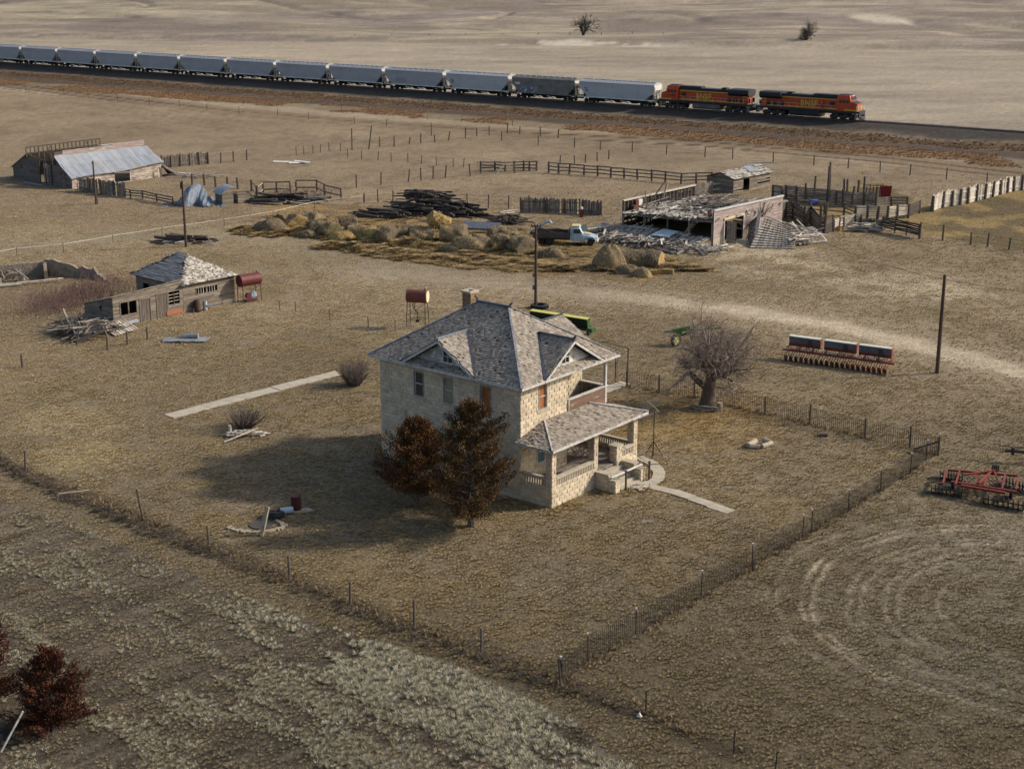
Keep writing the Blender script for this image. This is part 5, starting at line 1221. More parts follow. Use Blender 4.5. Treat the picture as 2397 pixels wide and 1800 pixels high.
def build_fences():
    # yard
    fence('woven wire yard fence running from the bottom corner post up to the right corner', [(1313,1607),(1376,1548),(1488,1487),(1641,1397),(1761,1330),(1878,1261),(1899,1249),(1985,1198),(2061,1151),(2130,1109),(2167,1078),(2196,1066)], 1.35, 'mesh', postm='tpost', lean=.02)
    fence('woven wire yard fence behind the elm from the gate to the right corner', [(1468,905),(1543,919),(1625,931),(1791,971),(1895,994),(2025,1026),(2130,1048),(2196,1066)], 1.3, 'mesh', postw=.12, lean=.02, tops=[1.2,1.35,1.2,1.35,1.5,1.4,1.45,1.3])
    fence('sagging wire fence with steel posts along the near left side of the yard', [(-40,1060),(60,1108),(335,1217),(490,1280),(678,1356),(820,1416),(970,1474),(1127,1528),(1313,1607)], 1.3, 'wire', postm='post', postw=.1, nr=2, th=.012, lean=.05, tops=[1.3,1.55,1.9,1.2,1.35,1.3,1.5,1.3,1.35])
    fence('row of thin posts continuing from the yard corner to the bottom right', [(1313,1607),(1511,1672),(1717,1765),(1814,1815)], 1.1, 'wire', postm='tpost', nr=2, th=.01)
    t = thing('corner_brace', 'dark timber brace rail at the right corner of the yard fence', 'brace', G(2137,1060)); m = MB(); q = G(2196,1066)-G(2137,1060); m.bar((0,0,.25),(q.x,q.y,.95),.1,.1); m.obj('brace_rail', M['darkwood'], t)
    g = thing('pipe_gate', 'tall thin steel pipe gate frame at the back corner of the yard', 'gate', G(1440,897)); q = G(1468.6,905)-G(1440,897); m = MB(); m.tube([(0,0,-.1),(0,0,2.6)],.04,6); m.tube([(q.x,q.y,-.1),(q.x,q.y,3.0)],.05,6); m.tube([(-1.1,.1,3.2),(q.x,q.y,2.95)],.03,5); m.obj('gate_posts', M['tpost'], g); m = MB(); a = Vector((.12,0,.1)); b = q-Vector((.1,0,-.1)); m.tube([a,a+Vector((0,0,1.7)),b+Vector((0,0,1.7)),b,a],.02,5); m.obj('gate_frame', M['tpost'], g)
    # left, below the shed
    fence('three short wooden posts in front of the hip roofed shed', [A3(180,1020),A3(858,880),A3(1017,840),A3(1175,800)], 1.1, 'wire', postw=.13, nr=2, th=.006)
    fence('thin posts and wire between the shed and the fuel tank stand', [(655,727),(692,729),(772,748),(862,765),(925,775)], .95, 'wire', postw=.06, nr=2, th=.008)
    # white tape fence
    fence('white electric tape fence on thin stakes crossing the left pasture', [(-20,612),(40,602),(149,590),(265,570),(380,552),(525,531),(640,512),(737,489),(851,474)], 1.0, 'wire', postm='tpost', wm='rope', nr=1, th=.05, lean=.01)
    # field fences (upper centre)
    fence('line of leaning posts curving along the upper pasture track', [z4(*p) for p in ((790,155),(907,148),(983,130),(1085,130),(1190,112),(1270,105),(1370,100),(1465,85),(1583,70),(1663,55),(1750,52),(1875,38),(1962,42),(2108,58),(2230,72))], 1.5, 'wire', postw=.16, nr=3, th=.012, lean=.07, tops=[3.4,3.9,1.5,1.6,1.1,1.6,1.3,1.4,1.8,1.3,1.5,1.6,1.3,1.6,1.5])
    fence('thin wire fence with steel posts below the upper pasture track', [z4(*p) for p in ((400,190),(453,187),(517,178),(567,172),(630,162),(708,162),(760,205),(857,218),(970,225),(1065,235),(1180,240),(1275,252),(1380,262),(1497,272),(1568,275))], 1.3, 'wire', postw=.1, th=.012, lean=.05)
    fence('spaced wooden posts rising from the bush pen to the small middle gate', [z4(*p) for p in ((820,418),(993,398),(1183,378),(1273,367),(1357,355),(1443,345),(1617,333),(1690,318))], 1.7, 'wire', postw=.16, th=.012, lean=.05)
    fence('thin posts between the timber pile and the board fence', [z4(*p) for p in ((875,525),(972,525),(1075,528),(1210,500),(1460,535),(1597,545),(1743,560),(1885,565),(2030,575))], 1.5, 'wire', postw=.13, th=.014, lean=.03, tops=[1.3,1.8,1.6,1.2,1.3,1.6,1.6,1.7,1.8])
    fence('grey upright board fence left of the collapsed garage', [z5(*p) for p in ((-95,398),(90,400),(223,405),(352,412),(490,422))], 1.8, 'board', postw=.2, bw=.2)
    fence('post and rail fence running behind the collapsed garage', [z5(*p) for p in ((108,108),(180,115),(258,118),(365,128),(465,135),(560,145),(658,150),(755,160),(858,168),(957,178),(1072,190),(1183,185),(1300,182))], 1.5, 'rail', postw=.22, nr=3, lean=.03)
    fence('row of small posts above the post and rail fence', [(1205,406),(1311,385),(1345,384),(1370,382),(1398,378),(1425,373)], 1.3, 'wire', postw=.16, th=.01)
    fence('long line of posts along the foot of the railway right of way', [(1010,318),(1090,322),(1175,330),(1260,339),(1345,346),(1405,352),(1480,356),(1560,362),(1650,368),(1715,373),(1810,381),(1905,388),(1985,394),(2060,402),(2130,410),(2215,420),(2310,430),(2400,438)], 1.5, 'wire', postw=.14, th=.012)
    fence('railway boundary fence of thin posts on the left', [(-5,205),(60,212),(150,220),(207,228),(276,238),(350,245),(420,251),(485,259),(560,266),(650,272),(722,280),(830,290),(905,296),(1010,306)], 1.3, 'wire', postw=.09, th=.01)
    fence('thin stake fence beside the rusty grass strip', [(200,196),(260,203),(311,212),(395,226),(490,235),(570,245),(660,250),(800,262),(880,270),(1000,280),(1080,287),(1200,296)], 1.2, 'wire', postw=.07, th=.008)
    # middle gate
    fence('grey panel and rail pen in the middle of the pasture', [z4(*p) for p in ((1690,300),(1790,298),(1862,305),(1925,300),(1990,298),(2030,298),(2080,300))], 1.35, 'rail', postw=.22, nr=3, cat='pen')
    t = thing('corrugated_sheet', 'grey corrugated sheet at the left end of the middle pen', 'panel', G(*z4(1745,300))); m = MB()
    for i in range(14): m.bar((-1.6+i*.24,-.2,.1),(-1.6+i*.24,-.1,1.25),.22,.03)
    m.obj('sheet', M['slate'], t); m = MB(); m.bar((-1.7,-.15,1.25),(1.6,-.15,1.25),.06,.08); m.obj('top_rail', M['oldwood'], t)
    t = thing('leaning_pole', 'pale pole leaning against the middle pen', 'pole', G(*z4(1800,318))); m = MB(); m.bar((0,0,0),(1.3,.6,1.4),.14,.08); m.obj('pole', M['palewood'], t)
    # barn side
    fence('tall grey board fence standing against the barn corner', [(182,447),(210,451),(238,454),(266,458),(294,462)], 1.9, 'board', postw=.08, bw=.2)
    fence('low three rail fence between the barn fence and the crumpled tin', [(294,462),(306,464),(334,466),(368,474),(405,481)], 1.1, 'rail', postw=.18, nr=3)
    fence('grey upright board fence to the right of the barn', [(380,393),(401,392),(423,390),(445,388),(467,386),(488,384)], 1.8, 'board', postw=.2, bw=.22)
    fence('heavy wooden posts in a line beyond the tiny shed', [(450,434),(479,434),(505,439),(533,441),(557,443),(589,449),(602,463)], 1.5, 'wire', postw=.24, th=.012)
    fence('three separate posts standing right of the barn fence', [(517,382),(547,379),(578,375)], 1.5, 'wire', postw=.18, th=.01)
    fence('broken rail pen round the dry bushes', [z4(*p) for p in ((87,443),(127,488),(168,452),(262,450),(362,455),(400,440),(545,440),(600,470),(715,500))], 1.45, 'rail', postw=.2, nr=2, cat='pen')
    # corral at the right
    fence('solid plank corral wall with tall uneven posts', [zR(*p) for p in ((30,350),(110,360),(150,355),(235,365),(318,378),(505,392),(580,400),(640,405),(715,425),(820,420),(925,432))], 1.75, 'solid', postw=.24, tops=[1.7,1.7,1.7,1.7,2.3,4.7,1.7,1.9,2.6,2.0,2.5])
    fence('row of bare tall posts standing beyond the plank corral wall', [zR(*p) for p in ((235,330),(390,340),(523,345),(650,350),(677,352),(768,355),(822,360))], 2.2, 'wire', postw=.22, nr=2, th=.01, tops=[1.4,2.6,4.4,2.6,2.5,2.4,2.8])
    fence('dark lower corral fence behind the slumped lattice', [zR(*p) for p in ((110,560),(140,520),(210,530),(305,590),(360,560),(437,665),(480,665),(555,640))], 2.0, 'solid', postw=.24, wm='darkwood', tops=[1.8,1.9,2.0,2.4,2.2,3.4,3.6,1.9])
    fence('inner corral rails running back from the dark fence', [zR(*p) for p in ((245,470),(360,478),(480,490),(650,500),(745,540))], 1.6, 'rail', postw=.22, tops=[2.1,1.5,1.3,1.6,1.2])
    fence('white slatted corral fence in the right middle', [zR(*p) for p in ((745,545),(850,540),(937,545),(1025,545),(1110,535),(1207,525))], 1.75, 'rail', postw=.26, nr=5, wm='brightboard')
    fence('rust brown gate section at the end of the white slatted fence', [zR(*p) for p in ((1207,525),(1305,482))], 1.6, 'rail', postw=.18, nr=6, wm='darksteel', cat='gate')
    fence('short pale rail chute in front of the white slatted fence', [zR(*p) for p in ((560,640),(605,625),(645,615),(745,600),(800,605))], 1.5, 'rail', postw=.22, nr=5, wm='palewood')
    fence('dark board fence left of the pipe gate', [zR(*p) for p in ((790,605),(880,615),(975,632))], 1.2, 'board', postw=.2, wm='oldwood')
    fence('long rusty pipe gate of six bars at the corral', [zR(*p) for p in ((980,632),(1090,655),(1190,675),(1300,705))], 1.65, 'rail', postw=.12, nr=6, th=.03, wm='darksteel', cat='gate')
    fence('sparse posts trailing away from the pipe gate', [zR(*p) for p in ((1305,705),(1505,720),(1750,755),(1895,775),(2080,800),(2215,825))], 1.4, 'wire', postw=.16, tops=[2.0,1.9,1.4,1.6,1.3,1.3])
    fence('tall bleached windbreak fence at the right edge', [zR(*p) for p in ((1415,465),(1503,430),(1585,418),(1655,408),(1722,397),(1797,375),(1870,358),(1938,340),(2003,322),(2065,305),(2120,290),(2190,280),(2290,262))], 2.1, 'board', postw=.34, bw=.22, wm='brightboard', tops=[2.0]*13)
    fence('low dark rails joining the plank corral wall to the white slatted fence', [zR(*p) for p in ((925,432),(1060,420),(1200,420)) ], 1.2, 'rail', postw=.2, nr=4)
    fence('far wire fence crossing the field below the hills', [(830,93),(1260,88),(1480,85),(1700,93),(1900,98),(2120,104),(2397,112)], 1.5, 'wire', postw=.16, sub=12, th=.02)
def A3(x, y): return (x*.2938, 560+y*.2938)
def pole(lab, base, h, r=.13, extras=(), lean=(0,0), name='utility_pole'):
    t = thing(name, lab, 'pole', G(*base)); m = MB(); top = Vector((lean[0], lean[1], h)); m.tube([(0,0,-.2), top*.5, top], [r*1.1, r, r*.8], 10); m.obj('shaft', M['polewood'], t)
    for nm, mm, f in extras:
        k = MB(); f(k, h); k.obj(nm, M[mm], t)
    return t
build_fences()
P1 = pole('dark utility pole in front of the hay bales with an insulated crossarm', (1157*K, 665*K), 7.5, extras=[('crossarm','polewood',lambda k,h:(k.bar((-.45,0,h-.1),(.45,.1,h-.1),.08,.1),k.bar((-.4,0,h-.8),(.3,0,h-.8),.07,.08))), ('insulator','tpost',lambda k,h:[k.cyl((x,0,h-.05),(x,0,h+.12),.05,7) for x in (-.4,-.15,.15,.4)]), ('meter_box','slate',lambda k,h:(k.box((-.2,-.15,1.9),(.2,.2,.4)),k.box((-.22,-.1,3.0),(.16,.12,.3))))])
P2 = pole('tall plain dark pole standing beside the gravel drive on the right', (2024*K, 806*K), 7.7, .14)
P3 = pole('dark pole rising from the small debris pile on the left', (402*K, 533*K), 7.1, .13, extras=[('transformer_bracket','tpost',lambda k,h:(k.box((-.16,0,h-.5),(.16,.12,.7)),k.tube([(-.1,0,h),(.0,0,h+.25),(.15,0,h+.3)],.02,5)))])
P4 = pole('slender braced pole beside the barn board fence', (225,479), 5.4, .11, extras=[('brace','polewood',lambda k,h:k.bar((.1,.3,0),(0,0,3.6),.12,.12)), ('insulator','tpost',lambda k,h:k.cyl((-.12,0,h-.35),(-.12,0,h-.2),.06,7))])
def wires():
    a = P2.location+Vector((0,0,7.3)); b = P1.location+Vector((0,0,7.35)); c = G(2420,700,6.8); m = MB()
    def cat(p, q, s, th=.014):
        pts = [p.lerp(q, i/20)-Vector((0,0,s*4*(i/20)*(1-i/20))) for i in range(21)]; m.tube(pts, th, 4, False)
    e = G(1690, 610, 5.5) if False else GL(6.5,-2.6,3.4)
    cat(e, a, .9); cat(a, a+Vector((26,-6,-1.2)), .6); o = m.obj('power_line', M['wire'], None); tag(o, 'thin sagging wire from the garage wreck over the right pole', 'wire')
wires()
# ---------------------------------------------------------------- hay
def bale(lab, px, yaw, r=.8, L=1.35, m_='bale', sag=.2, z=0, tilt=0, face='balegreen', seed=1, squash=1.0):
    t = thing('round_hay_bale', lab, 'hay bale', G(*px), R(yaw), 'round hay bales'); rr = random.Random(seed)
    n, k = 30, 9; v = []; f = []
    def pt(i, j):
        a = 2*math.pi*i/n; u = -L/2+L*j/(k-1); e = 1-.08*(abs(u)/(L/2))**4
        q = vnoise(np.array([math.cos(a)*2+seed*3.1]), np.array([math.sin(a)*2+u*1.4]), .7, seed)[0]-.5
        q2 = vnoise(np.array([math.cos(a)*4+seed]), np.array([math.sin(a)*4+u*3]), .5, seed+5)[0]-.5
        rad = r*e*(1+.26*q+.14*q2); y, zz = math.cos(a)*rad*(1+sag*.35*(1-math.sin(a))), math.sin(a)*rad*(1-sag*.4)
        if zz < -r*(.75-sag*.3): zz = -r*(.75-sag*.3)
        return (u*(1+.12*q), y, (zz+r*(.72-sag*.3))*squash)
    for j in range(k):
        for i in range(n): v.append(pt(i, j))
    for j in range(k-1):
        for i in range(n): f.append((j*n+i, j*n+(i+1)%n, (j+1)*n+(i+1)%n, (j+1)*n+i))
    m = MB(); m.add(v, f); m.obj('wrap', M[m_], t, smooth=True)
    for j, s in ((0,-1),(k-1,1)):
        m = MB(); ring = v[j*n:(j+1)*n]; c = Vector((sum(p[0] for p in ring)/n, sum(p[1] for p in ring)/n, sum(p[2] for p in ring)/n)); vs = list(ring)
        for q, b in ((.8,.05),(.5,.03),(.25,.06)): vs += [tuple(c.lerp(Vector(p), q)+Vector((s*(b+rr.uniform(-.02,.02)),0,0))) for p in ring]
        vs.append(tuple(c+Vector((s*.03,0,0)))); fs = [(a*n+i, a*n+(i+1)%n, (a+1)*n+(i+1)%n, (a+1)*n+i) for a in range(3) for i in range(n)]+[(3*n+i, 3*n+(i+1)%n, 4*n) for i in range(n)]
        if s < 0: fs = [q[::-1] for q in fs]
        m.add(vs, fs); m.obj('end_face', M[face], t, smooth=True)
    wm = MB()
    for q in range(int(480*r)):
        i, j = rr.randrange(n), rr.randrange(1,k-1); p = Vector(v[j*n+i]); o = Vector((0,p.y,p.z-r*.5)).normalized(); g_ = Vector((rr.gauss(0,1),rr.gauss(0,1),rr.gauss(0,1)-.5)); g_ = (g_-o*g_.dot(o)*.7).normalized()*rr.uniform(.12,.4); p = p+Vector((rr.gauss(0,.06),0,0))+o*.01; wm.bar(p, p+g_+o*.05, .04, .01)
    wm.obj('hay_wisps', M['straw'], t)
    if tilt: t.rotation_euler = (0, R(tilt), R(yaw))
    t.location.z = z; return t
def mound(lab, px, sx, sy, h, m_='baledark', seed=1, name='slumped_hay_bale', yaw=0):
    n = 22; v = []; f = []
    for j in range(9):
        ph = j/8*math.pi/2
        for i in range(n):
            a = 2*math.pi*i/n; q = vnoise(np.array([math.cos(a)*1.6+j*.2+seed*2.3]), np.array([math.sin(a)*1.6]), .6, seed)[0]-.5; w = 1+.4*q
            v.append((math.cos(a)*math.cos(ph)*sx*w*1.1, math.sin(a)*math.cos(ph)*sy*w, math.sin(ph)*h*(1+.25*q)*1.15-.05))
    for j in range(8):
        for i in range(n): f.append((j*n+i, j*n+(i+1)%n, (j+1)*n+(i+1)%n, (j+1)*n+i))
    m = MB(); m.add(v, f); o = m.obj(name, M[m_], None, smooth=True, loc=G(*px)); o.rotation_euler = (0,0,R(yaw)); wm = MB(); rr = random.Random(seed)
    for q in range(int(230*sx*sy)):
        p = Vector(v[rr.randrange(len(v)-n)]); g_ = Vector((rr.gauss(0,1),rr.gauss(0,1),-abs(rr.gauss(0,.6)))).normalized()*rr.uniform(.15,.5); p += Vector((rr.gauss(0,.1),rr.gauss(0,.1),.03)); wm.bar(p, p+g_, .03, .01)
    wm.obj('hay_wisps', M['straw'], o); tag(o, lab, 'hay bale', 'slumped hay bales'); return o
def build_hay():
    B = [('grey round bale at the back of the left end of the hay row',(668,531),50,.85,1.4,'bale','baledark'),
     ('round bale with a golden face turned to the camera, near the left end',(694,534),-65,.85,1.3,'bale','balegold'),
     ('pale round bale with its face turned left, behind the golden faced one',(733,530),-30,.85,1.4,'bale','bale'),
     ('second pale bale touching the back of the left group',(714,524),40,.8,1.3,'bale','bale'),
     ('grey weathered bale right of the dark slumped heap',(815,540),10,.85,1.4,'baledark','bale'),
     ('small rounded bale in front of the dark slumped heap',(748,547),-60,.75,1.2,'bale','baledark'),
     ('round bale with golden crown in the left middle of the row',(774,553),-50,.85,1.3,'bale','balegreen'),
     ('low sunken bale between the netted heap and the green faced bale',(838,553),0,.65,1.6,'bale','bale'),
     ('round bale showing a flat greenish face to the camera',(866,566),-70,.88,1.2,'balegold','balegreen'),
     ('split bale with a sunlit top right of the green faced bale',(908,566),-35,.9,1.4,'bale','baledark'),
     ('grey bale half hidden behind the split bale',(950,556),15,.75,1.3,'bale','bale'),
     ('bale on its side under the tilted golden bale',(985,565),8,.85,1.9,'bale','balegreen'),
     ('broad grey bale right of the tilted golden bale',(1062,566),-10,1.0,2.0,'bale','baledark'),
     ('pale bale behind the right end of the row, left one of two',(1165,562),20,.8,1.3,'bale','bale'),
     ('pale bale behind the right end of the row, right one of two',(1193,567),20,.8,1.3,'bale','bale'),
     ('dark faced round bale second from the right end of the row',(1172,585),-75,.9,1.2,'bale','baledark'),
     ('dark faced round bale at the right end of the row with a torn lit side',(1221,590),-55,.92,1.5,'bale','baledark'),
     ('long dark bale lying in front of the garage wreck',(1480,622),-8,.85,2.0,'baledark','bale'),
     ('dark bale with a golden crumbling end, right of the long dark one',(1525,624),-20,.85,1.5,'baledark','balegold')]
    for i, (lab, px, yaw, r, L, m_, fc) in enumerate(B): bale(lab, px, yaw, r*1.34, L*1.35, m_, .45, face=fc, seed=i+2)
    bale('golden round bale tilted on top of the others in the middle of the row', (1022,562), 20, .95, 2.3, 'balegold', .1, z=1.4, tilt=26, face='balegold', seed=44)
    for a in [('big collapsed bale at the far left end of the row',(636,541),1.9,1.3,1.25,'baledark',3),
      ('dark sunken heap behind the left middle of the row',(762,535),1.7,1.0,1.0,'baledark',4),
      ('small brown crumbled bale in front of the left group',(722,556),1.0,.7,.75,'baledark',5),
      ('golden heap wrapped in loose netting',(800,563),1.3,.9,.95,'balegold',6),
      ('wide collapsed bale with a golden crest right of the middle',(1105,586),2.3,1.4,1.45,'bale',7),
      ('flattened grey bale against the wide collapsed one',(1060,588),1.3,.9,.8,'baledark',8),
      ('tall leaning haystack in front of the old truck',(1428,628),1.5,1.2,2.1,'bale',9),
      ('low brown crumbled bale below the tall haystack',(1468,640),1.2,.75,.8,'baledark',10),
      ('small pale broken bale at the front of the garage hay',(1502,647),.9,.7,.8,'bale',11),
      ('grey slumped bale beside the utility pole',(1290,603),1.3,.8,.95,'baledark',12)]: mound(*a)
    for i, (p, yaw, lab) in enumerate((((1524,644),10,'square straw bale left of two in front of the dark bales'),((1562,641),-15,'square straw bale right of two in front of the dark bales'),((1551,628),30,'small dark square bale behind the two straw ones'),((1600,632),5,'broken dark square bale farthest right'))):
        t = thing('square_bale', lab, 'hay bale', G(*p), R(yaw), 'square bales'); m = MB()
        for k in range(6): m.box((-.5+k*.2,0,.24+.01*(k%2)),(.19,.5+.03*(k%3),.46)) 
        m.obj('flakes', M['balegold' if i < 2 else 'baledark'], t); m = MB(); [m.box((0,y,.24),(1.22,.02,.5)) for y in (-.15,.15)]; m.obj('twine', M['straw'], t)
build_hay()
HAYROWS = [GP((610,540),(760,552),(900,572),(1010,572),(1110,588),(1240,592)), GP((1410,632),(1500,640),(1600,635)), GP((780,575),(950,600),(1200,612),(1380,640))]
def hay_h(X, Y):
    d = np.minimum(np.minimum(dpoly(X, Y, HAYROWS[0]), dpoly(X, Y, HAYROWS[1])), dpoly(X, Y, HAYROWS[2])+.8); n = fbm(X, Y, 2.0, 81, 4)
    return np.exp(-(d/2.7)**2)*1.35*(n-.3)*(.4+1.2*fbm(X, Y, .6, 83, 2))-.05
def hay_litter():
    xs = np.arange(-48, 26, .22); ys = np.arange(150, 184, .22); X, Y = np.meshgrid(xs, ys); h = hay_h(X, Y); Z = np.clip(h, -.12, 2)+terrain(X, Y)
    i = np.arange(X.size).reshape(X.shape); keep = (h[:-1,:-1] > 0) | (h[1:,:-1] > 0) | (h[:-1,1:] > 0) | (h[1:,1:] > 0)
    f = np.stack([i[:-1,:-1], i[:-1,1:], i[1:,1:], i[1:,:-1]], -1)[keep]; o = npmesh('hay_litter', np.stack([X, Y, Z], -1).reshape(-1, 3), f, mat('trampled_hay', (.33,.23,.11), (.12,.085,.05), ns=1.6, bump=.1, bs=5, stain=(.38,.275,.13), st=(.5,.6), sns=.8)); tag(o, kind='stuff')
hay_litter()
# ---------------------------------------------------------------- timber piles
def stack(lab, c, n, seed, box, zmax, dirs, mats_, L=(2,5), w=(.18,.32), h=(.1,.24), rot=0):
    m = MB(); rr = random.Random(seed)
    for i in range(n):
        x, y = rr.gauss(0, box[0]*.42), rr.gauss(0, box[1]*.42); e = math.exp(-(x/box[0])**2-(y/box[1])**2); z = rr.uniform(.05, .1+zmax*e); a = rr.choice(dirs)+rr.gauss(0,.16); l = rr.uniform(*L)/2; tl = rr.gauss(0,.07)
        d = Vector((math.cos(a), math.sin(a), tl))*l; p = Vector((x,y,z+abs(d.z)*.5)); m.bar(p-d, p+d, rr.uniform(*w), rr.uniform(*h), twist=rr.gauss(0,.15))
    o = m.obj('timber_pile', M[mats_], None, loc=G(*c)); tag(o, lab, None, None, 'stuff'); return o
def build_piles():
    stack('x', (1000,498), 170, 3, (4.2,3.0), 3.0, [R(-20),R(-35),R(20)], 'darkwood', L=(1.5,4)); stack('x', (1075,505), 70, 5, (3.0,2.0), 1.5, [R(-15),R(-40)], 'darkwood', L=(1.5,3.6)); stack('x', (900,508), 60, 6, (3.4,1.4), .8, [R(-15)], 'darkwood', L=(1.5,4)); stack('x', (985,500), 26, 8, (4,2.2), 2.2, [R(-18)], 'oldwood', w=(.12,.2), h=(.06,.1))
    stack('x', z4(305,520), 55, 9, (3.8,1.7), .9, [R(-15),R(-25)], 'darkwood'); stack('x', z4(330,535), 10, 19, (3.0,.8), .4, [R(-15)], 'palewood', w=(.14,.2), h=(.08,.1)); stack('x', z4(480,500), 30, 10, (3.5,1.2), .5, [R(-10),R(20)], 'oldwood', L=(1,3))
    stack('x', z4(1880,670), 60, 11, (2.8,1.3), 1.1, [R(-15),R(30),R(-50)], 'darkwood', L=(1,3.2), w=(.1,.2), h=(.04,.1)); stack('x', z4(1900,650), 14, 12, (2.2,1.1), 1.4, [R(-50),R(30)], 'palewood', L=(1.5,3), w=(.1,.16), h=(.04,.06))
    stack('x', (432,566), 34, 13, (2.8,1.5), .6, [R(-12),R(-25)], 'darkwood', L=(1.5,4)); stack('x', (455,572), 24, 14, (3,1), .25, [R(-12),R(25)], 'palewood', L=(.4,1.2), w=(.05,.14), h=(.03,.05))
    stack('x', (2027,541), 90, 15, (2.2,1.0), .8, [R(-12),R(20),R(-40)], 'palewood', L=(.8,2.2), w=(.08,.16), h=(.04,.08)); stack('x', (600,470), 26, 16, (3.4,1.0), .3, [R(8),R(-15)], 'palewood', L=(1,3), w=(.08,.16), h=(.03,.06)); stack('x', (570,474), 14, 17, (2,1), .3, [R(8)], 'darkwood', L=(1,2), w=(.1,.2), h=(.04,.08))
    stack('x', z2(1660,425), 22, 20, (3.5,1.4), .6, [R(8),R(-30)], 'palewood', L=(1,3), w=(.08,.16), h=(.04,.06)); stack('x', (700,382), 10, 21, (2.6,.9), .15, [R(5),R(-12)], 'white', L=(1,3), w=(.2,.5), h=(.02,.04))
    stack('x', (905,1083), 26, 22, (1.0,.8), .35, [R(35),R(-25)], 'oldwood', L=(.8,2.0), w=(.05,.1), h=(.03,.05)); stack('x', z2(760,555), 24, 23, (3.2,.8), .3, [R(-20),R(10)], 'oldwood', L=(.8,2), w=(.06,.14), h=(.03,.05))
    stack('x', (1660,962), 26, 31, (1.2,.5), .25, [R(0),R(-15)], 'oldwood', L=(.6,1.8), w=(.05,.1), h=(.03,.06)); stack('x', (575,1020), 24, 33, (1.6,.5), .3, [R(10),R(40)], 'palewood', L=(.3,1.0), w=(.06,.16), h=(.04,.08))
    t = thing('grey_plank_table', 'dark blue grey plank panel lying among the bales and the small scrap pile', 'panel', G(*z4(1705,712)), R(-18)); m = MB()
    for i in range(9): m.bar((-2.3+i*.5,-.8,.25+.02*(i%2)),(-2.3+i*.5,.8,.75),.46,.05)
    m.obj('planks', M['slate'], t); m = MB(); m.bar((-2.5,-.7,.2),(2.3,-.7,.2),.1,.12); m.obj('edge_rail', M['oldwood'], t)
    for p, d, lab in (((408,567),(2.4,1.3),'blue grey flat sheet on the ground left of the debris pile pole'),):
        m = MB(); m.poly([(-d[0]/2,-d[1]/2,.15),(d[0]/2,-d[1]/2,.2),(d[0]/2+.5,d[1]/2,.5),(-d[0]/2+.6,d[1]/2,.45)], .04, up=(0,0,1)); o = m.obj('flat_sheet', M['tin'], None, loc=G(*p)); tag(o, lab, 'metal sheet')
    # sheet heap near the fence posts at left
    m = MB(); rr = random.Random(9)
    for i in range(7):
        x = -1.3+i*.42; m.poly([(x,-.4+.2*rr.random(),.1),(x+1.1,-.5,.12+.1*rr.random()),(x+1.4,.5,.25),(x+.1,.6,.2)], .02, up=(0,0,1))
    m.tube([(.2,.5,.35),(1.6,.45,.4)], .2, 9); o = m.obj('scrap_sheets', M['tin'], None, loc=G(417,800)); tag(o, 'heap of pale bent tin and boards lying in the left yard', 'scrap')
    t = thing('orange_scrap', 'long pale fallen board by the weeds at the left fence', 'board', G(175,1166), R(12)); m = MB(); m.bar((-.9,0,.35),(.9,.1,.4),.16,.05); m.obj('plank', M['tanboard'], t); m = MB(); m.bar((-.9,0,.35),(-1.0,-.2,0),.05,.05); m.obj('prop', M['palewood'], t)
build_piles()
# ---------------------------------------------------------------- tanks, machines
def tyre(m, c, ax, r, w, n=20):
    c = Vector(c); ax = Vector(ax).normalized(); rings = [(-.5,.62),(-.5,.9),(-.35,1.0),(.35,1.0),(.5,.9),(.5,.62)]
    x = Vector((0,0,1)).cross(ax); x = x.normalized() if x.length > .01 else Vector((1,0,0)); y = ax.cross(x); base = len(m.v); k = len(rings)
    for i in range(n):
        a = 2*math.pi*i/n
        for u, q in rings: m.v.append(tuple(c+ax*(u*w)+(x*math.cos(a)+y*math.sin(a))*(r*q)))
    for i in range(n):
        for j in range(k): m.f.append((base+i*k+j, base+i*k+(j+1)%k, base+((i+1)%n)*k+(j+1)%k, base+((i+1)%n)*k+j))
def wheel(parent, c, ax, r, w, rimm='yellow', name='wheel'):
    m = MB(); tyre(m, (0,0,0), ax, r, w); o = m.obj(name, M['rubber'], parent, loc=c); a = Vector(ax).normalized(); q = MB(); q.cyl(-a*w*.25, a*w*.25, r*.63, 16); q.cyl(-a*w*.4, a*w*.4, r*.16, 8); q.obj('rim', M[rimm], o); return o
def fuel_tank(lab, px, yaw, h, L, r, body, end, legs, splay=.2):
    t = thing('fuel_tank', lab, 'fuel tank', G(*px), R(yaw)); m = MB(); zc = h+r; m.tube([(-L/2-.03,0,zc),(-L/2,0,zc),(L/2,0,zc),(L/2+.03,0,zc)], [r*.9,r,r,r*.93], 24); m.obj('drum', M[body], t, smooth=False)
    m = MB(); m.cyl((L/2+.035,0,zc),(L/2+.06,0,zc), r*.9, 22); m.obj('drum_end', M[end], t); m = MB(); m.cyl((L/2-.2,0,zc+r-.02),(L/2-.2,0,zc+r+.14), .05, 8); m.obj('filler_cap', M['tpost'], t)
    st = MB(); 
    for x in (-L/2+.1, L/2-.1):
        st.bar((x,-r*.8,h+.06),(x,r*.8,h+.06),.06,.06)
    st.bar((-L/2+.1,-r*.6,h*.3),(L/2-.1,-r*.6,h*.3),.04,.04); st.bar((-L/2+.1,r*.6,h*.3),(L/2-.1,r*.6,h*.3),.04,.04); st.bar((-L/2+.1,-r*.7,h*.5),(L/2-.1,-r*.7,h),.03,.03); st.obj('cradle', M[legs], t)
    for x in (-L/2+.1, L/2-.1):
        for s in (-1,1): m = MB(); m.bar((x,s*r*.75,h+.1),(x*(1+splay*.4),s*(r*.75+splay),-.05),.05,.05); m.obj('leg', M[legs], t)
    return t
